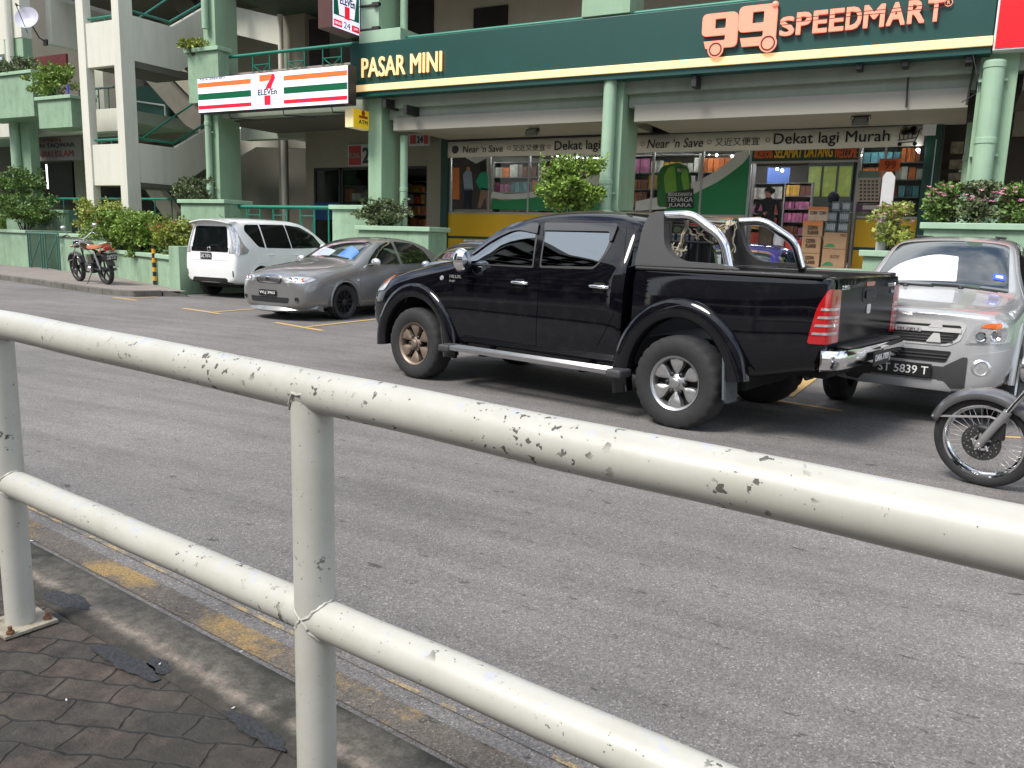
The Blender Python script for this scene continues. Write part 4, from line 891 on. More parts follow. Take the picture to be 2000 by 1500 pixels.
m.build('goods_drawing', pm('banner grey print', (.13, .11, .09), .6, rand=.6), BN)
m = MB(); rect(m, 1803, 243, 1827, 264, YS-.3, .03); t = m.build('small_notice', M_WHITE, label='small white notice square at the right end of the banner', cat='notice')
m = MB(); wtext(m, '♦', 1811, 257, 1818, 249, YS-.305, 0); 
if m.v: m.build('emblem', M_LR, t) if False else None
# floodlights on the soffit
for lab, u, v in (('grey floodlight on the soffit above the left windows', 1040, 252), ('grey floodlight on the soffit above the doorway', 1681, 230)):
    p = ay(u, v+3, YC+1.0); t = thing('floodlight', lab, 'floodlight', p)
    m = MB(); c = p; m.prism([(c.x-.16, c.y-.10, c.z-.06), (c.x+.16, c.y-.10, c.z-.06), (c.x+.14, c.y+.08, c.z+.08), (c.x-.14, c.y+.08, c.z+.08)], (0, .05, -.07)); m.build('housing', pm('floodlight grey', (.12, .12, .11), .5), t, bevel=.01)
    m = MB(); m.tube([(c.x-.18, c.y, c.z), (c.x-.18, c.y, zf), (c.x+.18, c.y, zf), (c.x+.18, c.y, c.z)], .012, 6); m.build('bracket', M_BLACK, t)
    m = MB(); m.prism([(c.x-.12, c.y-.105, c.z-.05), (c.x+.12, c.y-.105, c.z-.05), (c.x+.11, c.y+.02, c.z+.05), (c.x-.11, c.y+.02, c.z+.05)], (0, -.004, -.006)); m.build('lens', pm('floodlight lens', (.4, .4, .38), .2), t)
# ================================================================ stair tower
XB, YB = -21.0, 16.02
TW = thing('stair_tower', 'cream open stair tower with two slim fins and slanting parapets left of the shops', 'stair tower', (-21.5, 17, 0))
zA = lambda u, v: ay(u, v, YB).z
zB = lambda u, v: ax(u, v, XB).z
# fins
f2a, f2b = ay(224, 150, YB).x, ay(238, 150, YB).x; XBf = f2b
yf2 = ax(272, 300, XBf).y
MB().box(f2a, f2b, YB, yf2, 0, 12.5).build('fin_column', M_CREAM, TW, bevel=.012)
f1a, f1b = ay(158, 200, YB).x, ay(172, 200, YB).x; yf1 = ax(190, 250, f1b).y
MB().box(f1a, f1b, YB, yf1, 0, 12.5).build('fin_column', M_CREAM, TW, bevel=.012)
XB = f2b-.02
for (vt, vb) in (((40), (129)), ((281), (362))):
    u = 200 if vt < 200 else 212; zt, zb = zA(u, vt), zA(u, vb)
    MB().box(f1b, f2a, YB+.05, YB+.25, zb, zt).build('parapet', M_CREAM, TW, bevel=.01)
    MB().box(f1b, f2b-.04, YB+.26, YB+2.4, zb, zb+.2).build('landing', M_GREY, TW)
    m = MB(); m.tube([(f1b+.02, YB+.15, zt+.14), (f2a-.02, YB+.15, zt+.14)], .035, 8)
    for k in range(3): xx = f1b+.3+k*.45; m.tube([(xx, YB+.15, zt-.02), (xx, YB+.15, zt+.14)], .015, 6)
    m.build('handrail', M_TEAL, TW)
# flights in the plane x = XB: level landing, then rising away to the building
yT = [ax(u, v, XB) for u, v in ((300, 39), (332, 52), (400, 14), (300, 128), (352, 137), (372, 132), (405, 108))]
def flight(pts, zl_t, zl_b, ztop_e, zbot_e, yk, yk2, ye):
    sl = (ztop_e-zl_t)/(ye-yk); ye += 1.0; ztop_e = zl_t+sl*(ye-yk); zbot_e = zl_b+sl*(ye-yk2)
    p = [(XB, yf2, zl_b), (XB, yf2, zl_t), (XB, yk, zl_t), (XB, ye, ztop_e), (XB, ye, zbot_e), (XB, yk2, zl_b)]
    MB().prism(p, (-.16, 0, 0)).build('parapet', M_CREAM, TW, bevel=.01)
    m = MB(); m.tube([(XB-.08, yf2, zl_t+.14), (XB-.08, yk, zl_t+.14), (XB-.08, ye, ztop_e+.14)], .035, 8); m.tube([(XB-1.2, yf2+.3, zl_t+.30), (XB-1.2, yk-.2, zl_t+.30), (XB-1.2, ye, ztop_e+.65)], .03, 8)
    for k in range(6):
        t = k/5; yy = yk+(ye-yk)*t; m.tube([(XB-.08, yy, zl_t+(ztop_e-zl_t)*t-.02), (XB-.08, yy, zl_t+(ztop_e-zl_t)*t+.14)], .014, 6)
    m.build('handrail', M_TEAL, TW)
    s = MB(); n = 12
    for k in range(n):
        y0 = yk+(ye-yk)*k/n; z = zl_b+.2+(zbot_e-zl_b)*k/n; s.box(XB-1.3, XB-.16, y0, yk+(ye-yk)*(k+1)/n, z-.1, z+.17)
    s.build('stair_flight', M_GREY, TW)
kt = ax(335, 52, XB); te = ax(402, 13, XB); kb_ = ax(352, 137, XB)
flight(None, (ax(300, 42, XB).z+kt.z)/2, (ax(300, 130, XB).z+kb_.z)/2, ax(402, 13, XB).z, ax(412, 110, XB).z, kt.y, kb_.y, te.y)
kt = ax(342, 288, XB); kb_ = ax(350, 361, XB); te = ax(410, 248, XB)
flight(None, (ax(300, 284, XB).z+kt.z)/2, (ax(300, 361, XB).z+kb_.z)/2, te.z, ax(410, 326, XB).z, kt.y, kb_.y, te.y)
# diagonal underside of the rear flights seen through the openings
for (pp) in (((255, 124), (292, 124), (392, 222), (392, 262), (362, 244)), ((302, 118), (330, 118), (400, 178), (400, 212), (388, 206)), ((278, 362), (305, 362), (345, 415), (345, 440), (320, 425))):
    q_ = [ay(u, v, 20.6) for u, v in pp]; MB().prism(q_, (0, .3, 0)).build('stair_underside', M_BEIGE if pp[0][0] in (302, 278) else pm('painted underside shade', (.13, .12, .095), .9), TW)  # darker tint paints the shade on the first flight's underside
q_ = [ay(u, v, 21.4) for u, v in ((300, -30), (350, -30), (420, 60), (400, 80))]; MB().prism(q_, (0, .3, 0)).build('stair_underside', MATS['painted underside shade'], TW)
MB().box(-29.4, -19.6, 19.6, 24, 9.6, 9.9).build('shade_slab', M_GREY, TW)  # unseen roof slab, added to darken the open court behind the tower
# ================================================================ left block
LB = thing('corner_building', 'cream and green block at the far left with balcony planters and a shop sign', 'building', (-30, 19, 0))
YL = 18.5
zc1 = ay(30, 75, YL).z
XL0, XL1 = ay(22, 280, YL).x, ay(58, 280, YL).x
m = MB().box(XL0, XL1, YL, YL+.35, 0, zc1); m.build('column', M_GREEN, LB, bevel=.015)
m = MB().box(ay(10, 100, YL).x-.05, XL1, YL-.02, YL+.37, zc1, 13); m.build('column', M_CREAM, LB, bevel=.015)
p = ay(30, 280, YL-.12); MB().tube([(p.x, YL-.12, 1), (p.x, YL-.12, 5.4)], .17, 14).build('downpipe', M_PIPE, LB)
p = ay(20, 100, YL-.12); MB().tube([(p.x, YL-.12, 6.3), (p.x, YL-.12, 13)], .13, 14).build('downpipe', M_CREAM, LB)
XLB = ay(66, 90, YL+.3).x
# beams running away from the street along x = XLB
zt_, zb_ = ax(75, 38, XLB).z, ax(70, 79, XLB).z
MB().box(XLB-.3, XLB, YL+1.0, 27, zb_, zb_+1.6).build('beam', M_CREAM, LB, bevel=.012); MB().box(XLB-.5, XLB-.1, YL+1.0, 27, zb_+1.6, 13).build('upper_wall', M_CREAM, LB)
z1b = ay(60, 262, YL+.3).z
MB().box(-42, -25.3, YL+.6, YL+1.0, z1b, z1b+.75).build('beam', M_CREAM, LB, bevel=.012)
m = MB(); rect(m, 250, 238, 378, 272, 21.9, .3); m.build('parapet', M_BEIGE, LB)
m = MB(); rect(m, 244, 100, 388, 240, 23.35, .05); m.build('recess_shade_panel', pm('painted recess shade', (.05, .045, .04), .9), LB)  # dark sheet painted as the shade behind the upper stair opening
m = MB(); rect(m, 180, 330, 365, 440, 23.0, .1); m.build('recess_shade_panel', MATS['painted recess shade'], LB)  # second dark sheet, painted shade for the lower openings
MB().box(-42, -25.3, YL+1.0, 27, z1b+.3, z1b+.7).build('slab', M_BEAM, LB)
MB().box(-42, XLB-.05, 25, 25.2, z1b+.7, 13).build('back_wall', M_GREY, LB)
MB().box(XLB-.05, -21.2, 23.6, 23.8, z1b+.7, 13).build('back_wall', M_BEIGE, LB)
MB().box(-42, -21.2, 23.4, 23.6, 0, z1b+.3).build('back_wall', M_GREY, LB)
m = MB(); m.box(ay(196, 200, 23.5).x, ay(212, 200, 23.5).x, 23.3, 23.6, 5, 9.5); m.build('pilaster', M_CREAM, LB)
m = MB().box(-42, XL0-.2, YL+.4, YL+.7, zb_-.3, 13); m.build('upper_wall', M_CREAM, LB)
# upper railing behind the tower
zr = ay(200, 172, 20).z; m = MB(); xe_ = ay(222, 172, 20).x; m.tube([(-29.0, 20, zr), (xe_, 20, zr)], .045, 8)
for k in range(14):
    xx = -29+k*.55
    if xx > xe_: break
    m.tube([(xx, 20, zr), (xx, 20, zr-1.35)], .022, 6)
    if k % 3 == 1: m.tube([(xx+.05, 20, zr-.25), (xx+.5, 20, zr-.25)], .015, 6); m.tube([(xx+.5, 20, zr-.25), (xx+.08, 20, zr-.75), (xx+.5, 20, zr-1.25)], .015, 6)
m.build('handrail', pm('old rail paint', (.05, .10, .08), .6), LB)
m = MB(); rect(m, 128, 222, 250, 262, 20.1, .3); m.build('parapet', M_CREAM, LB)
g = MB(); rect(g, 262, 170, 330, 238, 22.6, .1); g.build('green_panel', pm('green panel', (.01, .075, .05), .6), LB)
g = MB(); 
a, b, c = ay(268, 198, 22.5), ay(322, 206, 22.5), ay(324, 238, 22.5); g.tube([a, b, c], .035, 6); g.build('white_cable', pm('cable white', (.6, .6, .58), .5), LB)
g = MB(); rect(g, 68, 112, 130, 134, 22.8, .1); g.build('red_shop_sign', pm('dull red sign', (.16, .02, .02), .6, var=.5, vs=5), LB)
sg = thing('shop_sign', 'pale fabric shop sign with dark and red words under the left balcony', 'sign', ay(110, 320, 19.6))
m = MB(); rect(m, 66, 266, 160, 312, 19.6, .06); m.build('panel', pm('fabric sign', (.26, .24, .22), .7, var=.1), sg)
m = MB(); wtext(m, 'RESTORAN TAQWAA', 30, 293, 146, 283, 19.59, .02); m.build('lettering', pm('sign navy', (.03, .03, .05), .6), sg)
m = MB(); wtext(m, 'MAKANAN ISLAM', 38, 309, 144, 297, 19.59, .02); wtext(m, 'KEDAI MAKAN &', 72, 279, 120, 272, 19.59, .0); m.build('lettering', pm('sign brick', (.28, .05, .04), .6), sg)
m = MB(); rect(m, 75, 318, 145, 400, 22.4, .1); m.build('dark_doorway', M_DARK, LB)
m = MB(); m.box(ay(146, 350, 21.5).x, ay(170, 350, 21.5).x, 21.5, 21.8, 0, 5); m.build('pier', M_BEIGE, LB)
m = MB(); p = ay(92, 345, 21.8); m.tube([(p.x, 21.8, p.z-.5), (p.x, 21.8, p.z+.5)], .03, 6); m.build('tube_lamp', pm('tube glow dim', (1, 1, 1), .5, emit=1.5, var=0), LB)
# satellite dish
ds = thing('satellite_dish', 'pale round satellite dish on the cream wall at the far left', 'satellite dish', ay(47, 70, YL-.1))
c = ay(52, 34, YL-.7); ax_ = Vector((.42, -.72, .30)).normalized()
m = MB(); m.lathe([(a_*.76, b_*.76) for a_, b_ in [(.001, .10), (.2, .085), (.38, .045), (.50, 0), (.51, -.01), (.38, .03), (.2, .07), (.001, .085)]], c, -ax_, 28); m.build('dish', pm('dish grey', (.42, .42, .50), .4, var=.05), ds)
m = MB(); m.tube([c-ax_*.08, c+Vector((-.08, .45, -.55)), Vector((c.x-.1, YL-.02, c.z-.62))], .022, 8); m.box(c.x-.2, c.x, YL-.06, YL, c.z-.75, c.z-.55); m.build('arm', M_BLACK, ds)
m = MB(); e = c+ax_*.55+Vector((-.1, 0, .12)); m.tube([c+Vector((-.3, 0, .38)), e], .012, 6); m.tube([c+Vector((0, 0, -.5)), e], .012, 6); m.tube([e, e-ax_*.1], .035, 8); m.build('receiver', M_BLACK, ds)
# balcony planter boxes
planter('planter_box', 'broad pale green balcony planter left of the cream fin', -60, 149, 66, 226, YL-1.0, 1.0)
planter('planter_box', 'lower stained green balcony box holding a bright round bush', 66, 190, 140, 247, YL-1.5, .9)
m = MB(); p = ay(133, 180, YL-1.4); m.tube([(p.x, YL-1.4, p.z-.18), (p.x, YL-1.4, p.z+.22)], .035, 8); m.build('blue_bottle', pm('blue plastic', (.10, .08, .55), .3), label='small blue bottle on the edge of the lower balcony box', cat='bottle')
# ================================================================ street planters (angled garden walls)
def awall(name, label, p, q, zt, dep, pier=0, cap=True, zb=0, group=None, oh=.06):
    """planter whose front runs p -> q (xy), with coping; left of p->q is inwards"""
    p, q = Vector(p), Vector(q); d = (q-p).normalized(); n = Vector((-d.y, d.x)); L_ = (q-p).length
    if n.y < 0: n = -n
    ang = math.atan2(d.y, d.x); t = thing(name, label, 'planter', ((p.x+q.x)/2, (p.y+q.y)/2, zb), group=group)
    def sl(mb, s0, s1, t0, t1, z0, z1):
        vs = [(*(p+d*s+n*tt), z) for z in (z0, z1) for (s, tt) in ((s0, t0), (s1, t0), (s1, t1), (s0, t1))]
        mb.add(vs, [(0, 3, 2, 1), (4, 5, 6, 7), (0, 1, 5, 4), (1, 2, 6, 5), (2, 3, 7, 6), (3, 0, 4, 7)])
    m = MB(); sl(m, 0, L_, 0, .14, zb-.1, zt-.1); sl(m, 0, .14, .1401, dep, zb-.1, zt-.1); sl(m, L_-.14, L_, .1401, dep, zb-.1, zt-.1); sl(m, .14, L_-.14, dep-.14, dep, zb-.1, zt-.1); m.build('wall', M_GWALL, t, bevel=.008)
    m = MB(); sl(m, -oh, L_+oh, -oh, .2, zt-.098, zt); sl(m, -oh, .2, .2001, dep, zt-.098, zt); sl(m, L_-.2, L_+oh, .2001, dep, zt-.098, zt); m.build('coping', M_GCAP, t, bevel=.012)
    m = MB(); sl(m, .14, L_-.14, .14, dep-.14, zt-.25, zt-.16); m.build('soil', M_SOIL, t); return t
W0, W1 = Vector((-15.5, 12.87)), Vector((-20.35, 14.86)); W2 = Vector((-27.5, 16.72)); 
def vpl(u, v, p0, p1):
    n = Vector((-(p1[1]-p0[1]), p1[0]-p0[0], 0)); d = ray(u, v); return C0+d*((n.dot(Vector((p0[0], p0[1], 0)))-n.dot(C0))/n.dot(d))
hz = vpl(345, 500, W0, W1).z
dW = (W1-W0).normalized(); nW = Vector((dW.y, -dW.x)) if Vector((dW.y, -dW.x)).y > 0 else Vector((-dW.y, dW.x))
awall('garden_planter', 'long low green garden planter holding the hedge left of the white car', W1, W0+dW*.35, hz, 2.0)
m = MB(); m.box(-15.80, -15.46, 12.86, 16.9, 0, 1.09); m.build('garden_wall', M_GWALL, bevel=.01, label='short square green wall end beside the white car', cat='wall')
awall('garden_planter', 'green planter wall directly behind the red seat motorcycle', vpl(120, 530, W1, W2).xy, W1-dW*0+(W1-W2).normalized()*.0, vpl(150, 457, W1, W2).z, 1.6)
pL = vpl(12, 516, W2, (-42, 19.5)).xy; pR = vpl(82, 524, W1, W2).xy
awall('garden_planter', 'tall green planter with a small round tree left of the metal gate', (-31.2, 17.05), (-26.6, 16.2), 1.31, 1.4)
awall('garden_planter', 'low green planter cut off at the far left of the footpath', (-41, 19.2), (-30.6, 17.6), .92, 1.2)
# lattice gate panel
gt = thing('gate_panel', 'thin grey green metal gate panel with slanting bars left of the red seat motorcycle', 'gate', (-25.5, 16.1, .13))
g0_, g1_ = az(58, 522, .13), az(118, 528, .13); d_ = (g1_-g0_); m = MB(); hh = 1.1
for s in (0, .06, .42, .5, .58, .94, 1.0): b_ = g0_+d_*s; m.tube([b_, b_+Vector((0, 0, hh))], .022, 6)
m.tube([g0_+Vector((0, 0, hh)), g1_+Vector((0, 0, hh))], .028, 6); m.tube([g0_+d_*.06+Vector((0, 0, .1)), g0_+d_*.4+Vector((0, 0, hh*.8))], .02, 6); m.tube([g0_+d_*.58+Vector((0, 0, .2)), g0_+d_*.94+Vector((0, 0, hh*.85))], .02, 6)
m.build('bars', pm('gate paint', (.06, .16, .12), .5, var=.2), gt)
# raised terrace, upper wall and rail in front of the left block
m = MB(); m.box(-42, -21.8, 18.2, 23.4, -.1, 1.2); m.build('terrace', M_GWALL, label='raised green terrace base in front of the left block', cat='terrace')
a, b = ay(88, 410, 17.9), ay(136, 412, 17.9)
m = MB(); m.box(a.x-2.0, b.x, 17.7, 17.95, 0, a.z-.1); m.box(a.x-2.06, b.x+.06, 17.64, 18.0, a.z-.1, a.z); m.build('terrace_wall', M_GWALL, bevel=.01, label='upper green wall with coping behind the round tree', cat='wall')
tr = thing('terrace_rail', 'teal rail along the terrace in front of the dark left shop', 'railing', (-24, 18.6, 1.2))
zr = ay(120, 388, 18.6).z; m = MB(); m.tube([(-31.0, 18.6, zr), (-21.4, 18.6, zr)], .04, 8); m.build('top_bar', M_TEAL, tr)
m = MB()
for k in range(12): xx = -30.6+k*.8; m.tube([(xx, 18.6, 1.2), (xx, 18.6, zr)], .02, 6)
m.build('uprights', M_TEAL, tr)
m = MB(); rect(m, 134, 410, 152, 436, 17.6, .35); m.build('green_bin', pm('bin green', (.012, .045, .03), .5), label='dark green bin standing by the upper green wall', cat='bin')
# planters below the shop columns
pl_l, xa, xb, z_ = planter('corridor_planter', 'green corridor planter at the foot of the left column above the white car', 345, 389, 440, 470, 16.35, 1.0, z0=0)
pl_m, *_ = planter('corridor_planter', 'upper green planter step left of the second column', 641, 400, 745, 470, 16.6, .9, z0=0)
pl_m2, xa2, xb2, z2_ = planter('corridor_planter', 'lower green planter step with a dull round bush by the second column', 692, 440, 838, 500, 15.9, .85, z0=0)
pl_c, *_ = planter('corridor_planter', 'green planter behind the black pickup holding the fresh leafy tree', 1040, 470, 1262, 520, 16.0, .9, z0=0)
pl_r1, *_ = planter('corridor_planter', 'low green planter beside the silver pickup roof holding the pale post', 1678, 488, 1800, 540, 15.6, .8, z0=0)
pl_r2, *_ = planter('corridor_planter', 'tall green planter at the foot of the right column full of pink flowers', 1797, 434, 2120, 500, 15.9, 1.1, z0=0)
cr_ = thing('corridor_rail', 'teal corridor rail with lattice infill above the white car', 'railing', (-16.5, 16.95, FZ))
a, b = ay(410, 401, 16.95), ay(642, 408, 16.95); zr = (a.z+b.z)/2; m = MB(); m.tube([(a.x-.3, 16.95, zr), (b.x+.1, 16.95, zr)], .05, 10); m.build('top_bar', M_TEAL, cr_)
m = MB(); n = 9
for k in range(n+1):
    xx = a.x+(b.x-a.x)*k/n; m.tube([(xx, 16.95, FZ-.4), (xx, 16.95, zr)], .024, 6)
    if k < n and k % 2: dx = (b.x-a.x)/n; m.tube([(xx, 16.95, zr-.22), (xx+dx, 16.95, zr-.22)], .016, 6); m.tube([(xx, 16.95, zr-.25), (xx+dx*.5, 16.95, FZ), (xx+dx, 16.95, zr-.25)], .014, 6)
m.build('uprights', M_TEAL, cr_)
m = MB(); a = ay(1722, 480, 16.0); b = ay(1727, 336, 16.0); m.box(a.x-.10, a.x+.10, 16.0, 16.12, a.z-.3, b.z-.08); m.prism([(a.x-.10, 16.0, b.z-.08), (a.x+.10, 16.0, b.z-.08), (a.x+.03, 16.0, b.z), (a.x-.05, 16.0, b.z)], (0, .12, 0)); m.build('pale_post', pm('post grey white', (.50, .50, .49), .6, streak=.2), label='pale grey upright post in the low planter right of the doorway', cat='post')
# ================================================================ plants
def ps(u, v, y): return ay(u, v, y)
def bushat(name, label, u0, u1, vt, vb, y, dep, n, size, seed, mat, vbase=None, **k):
    a, b = ay(u0, vb, y), ay(u1, vt, y); c = ((a.x+b.x)/2, y, (a.z+b.z)/2); zb = ay((u0+u1)/2, vbase or vb, y).z
    return bush(name, label, (c[0], y, zb-.12), c, ((b.x-a.x)/2*1.12, dep, (b.z-a.z)/2*1.15), int(n*1.6), size*.95, seed, mat, M_STEM, **k)
bushat('round_tree', 'small round clipped tree growing in the tall planter at the left', 3, 92, 385, 432, 17.0, .9, 3600, .085, 1, M_LEAF, vbase=449, cat='tree')
bushat('bush', 'round bush above the clipped tree against the left column', -12, 74, 335, 384, 18.1, .7, 2500, .085, 2, M_LEAF)
bushat('bush', 'olive bush on the broad balcony planter', 18, 70, 116, 152, 17.9, .4, 900, .08, 3, M_LEAFD)
bushat('bush', 'wispy bush on the balcony planter at the left picture edge', -30, 12, 120, 150, 17.9, .4, 600, .08, 4, M_LEAFD)
bushat('bush', 'bright round bush in the lower stained balcony box', 64, 134, 128, 182, 17.4, .55, 2000, .085, 5, M_LEAFB, vbase=190)
bushat('hedge_shrub', 'yellow green mounded shrub at the left end of the garden hedge', 158, 240, 396, 444, 15.9, .7, 2600, .08, 6, M_LEAFY, vbase=470)
bushat('hedge_shrub', 'tall green hedge shrub behind the motorcycle with a few red blooms', 192, 262, 422, 484, 14.9, .6, 3000, .085, 7, M_LEAFB, flower=(M_FLOR, 9, .05), spiky=True)
bushat('hedge_shrub', 'middle hedge shrub with upright shoots left of the white car', 248, 318, 430, 490, 14.25, .55, 3200, .085, 8, M_LEAFB, spiky=True)
bushat('hedge_shrub', 'right hedge shrub with orange blooms touching the white car', 312, 372, 440, 494, 13.75, .5, 2600, .08, 9, M_LEAFY, flower=(M_FLOR, 12, .05))
bushat('bush', 'low yellow green bush at the far left picture edge', -10, 22, 432, 462, 18.2, .4, 700, .08, 10, M_LEAFB)
bushat('bush', 'round olive bush in the planter at the foot of the left column', 345, 408, 352, 390, 16.8, .45, 1700, .075, 11, M_LEAFD, spiky=False)
bushat('bush', 'small yellowish bush on the high box above the striped sign', 358, 398, 78, 98, 16.8, .3, 500, .075, 12, M_LEAFY)
bushat('bush', 'dull round bush in front of the second column', 712, 784, 396, 438, 16.3, .45, 2000, .07, 13, M_LEAFD)
bushat('small_tree', 'fresh green leafy tree in front of the middle column above the pickup roof', 1060, 1178, 322, 412, 16.4, .6, 5200, .085, 14, M_LEAFB, vbase=470, cat='tree', spiky=True)
bushat('flowering_shrub', 'loose shrub with pink flowers around the pale post', 1702, 1782, 410, 478, 15.9, .35, 420, .075, 15, M_LEAFY, vbase=490, flower=(M_FLOP, 38, .035))
bushat('flowering_shrub', 'pink flowering shrub at the left end of the tall right planter', 1808, 1880, 372, 436, 16.3, .38, 520, .075, 16, M_LEAF, vbase=440, flower=(M_FLOP, 46, .038), spiky=True)
bushat('flowering_shrub', 'pink flowering shrub in front of the big right column', 1872, 1950, 370, 436, 16.3, .38, 480, .075, 17, M_LEAFD, vbase=440, flower=(M_FLOP, 50, .038), spiky=True)
bushat('flowering_shrub', 'pink flowering shrub cut off by the right picture edge', 1940, 2030, 374, 436, 16.3, .38, 520, .075, 18, M_LEAF, vbase=440, flower=(M_FLOP, 40, .038), spiky=True)
# ================================================================ bollard
bo = thing('bollard', 'slim yellow and black banded post on the footpath beside the white car', 'bollard', az(303, 557, .12))
p = az(303, 557, .12); ztop = vpl(300, 477, (p.x, p.y), (p.x+1, p.y)).z; M_BY = pm('bollard yellow', (.75, .36, .02), .5, var=.2); n = 9; h = (ztop-.12)/n
m = MB()
for k in range(n): m.mi = k % 2; m.lathe([(.045, 0), (.045, h)], (p.x, p.y, .12+k*h), n=14)
m.mi = 0; m.lathe([(.045, 0), (.03, .012), (.001, .014)], (p.x, p.y, .12+n*h), n=14); m.build('banded_post', [M_BLACK, M_BY], bo); MB().lathe([(.001, .012), (.08, .012), (.085, 0)], (p.x, p.y, .12), n=14).build('base', M_CONC, bo)
# ================================================================ block of flats across the road behind the viewer (seen in paint and glass)
OP = thing('apartment_block', 'grey block of flats standing across the road behind the viewer', 'building', (-4, -26, 0))
MB().box(-34, 26, -36, -28, 0, 17.5).build('wall', pm('opposite wall', (.42, .40, .36), .9), OP)
m = MB(); wn = MB()
for j in range(5):
    z = 4.4+(j-1)*3.2+1.2; m.box(-34, 26, -28, -27.2, z+1.9, z+2.6)
    for i in range(20): wn.box(-33+i*3, -31.2+i*3, -28, -27.97, z, z+1.7)
MB().box(-34, 26, -27.9, -27.4, 0, 4.2).build('arcade_shade_slab', M_DARK, OP)  # near-black slab added as painted arcade shade for the car paint to mirror
TB = thing('apartment_block', 'tall pale block of flats behind the viewer to the left', 'building', (-36, -22, 0)); MB().box(-70, -42, -34, -10, 0, 35).box(-69.9, -42.3, -9.99, 1, 0, 25).build('wall', pm('tower wall', (.34, .31, .26), .9), TB)
m = MB(); wn = MB()
for j in range(11):
    z = 1.2+j*3.0; m.box(-70, -41.5, -34, -9.6 if z > 23 else 1.4, z+1.7, z+2.5)
    for i in range(11):
        if z < 23 or i < 7: wn.box(-42, -41.97, -33.4+i*3.2, -31.4+i*3.2, z, z+1.6)
m.build('balcony_bands', pm('tower band', (.46, .43, .37), .9), TB); wn.build('window_openings', M_DARK, TB, kind='stuff')
m.build('balcony_bands', pm('opposite band', (.42, .41, .37), .9), OP); wn.build('window_openings', M_DARK, OP, kind='stuff')
# ================================================================ people and goods at the doorway
def person(label, base, rz, joints, edges, cloth, name='person'):
    pass
# ================================================================ vehicle library
def carpaint(name, col, metal=0, rough=.28, coat=1, var=.06, dust=0): return pm(name, col, rough, metal, var=var, vs=2.5, coat=coat, dirt=dust, dirtcol=(.16, .15, .13))
M_TYRE = pm('tyre rubber', (.022, .022, .023), .8, var=.25, vs=14, bump=.2, bs=50)
M_ALLOY = pm('alloy', (.50, .50, .50), .32, metal=.85, var=.08, vs=10)
M_ALLOYD = pm('dusty brown alloy', (.26, .20, .16), .5, metal=.6, var=.2, vs=12)
M_ALLOYB = pm('dark alloy', (.035, .035, .038), .4, metal=.5, var=.1)
M_WELL = pm('wheel well', (.012, .012, .012), .9, var=.2)
M_CHR = pm('chrome', (.80, .80, .80), .07, metal=1, var=.03)
M_CHRD = pm('dull chrome', (.72, .72, .72), .28, metal=.8, var=.08, vs=6)
M_VGL = pm('tinted car glass', (.006, .008, .008), .01, var=0, spec=1.0, coat=.8)
M_VGLR = pm('reflective film glass', (.21, .235, .26), .012, metal=1, var=0)
M_VGLD = pm('privacy car glass', (.006, .008, .008), .03, var=0, spec=.35)
M_VGL2 = pm('windscreen glass', (.016, .022, .022), .02, var=0, spec=1.0, coat=1)
M_TRIM = pm('black plastic trim', (.020, .020, .021), .5, var=.15, vs=6)
M_GREYP = pm('grey plastic', (.045, .045, .047), .55, var=.12, vs=5)
M_RLAMP = pm('red lamp lens', (.45, .006, .010), .12, var=.15, vs=12, coat=1)
M_WLAMP = pm('clear lamp lens', (.60, .60, .60), .12, metal=.5, var=.35, vs=22, coat=1)
M_OLAMP = pm('orange lamp lens', (.70, .14, .02), .15, var=.1, coat=1)
M_PLATE = pm('number plate black', (.012, .012, .013), .4, var=.1)
M_PTXT = pm('number plate white', (.72, .72, .70), .5, var=0)
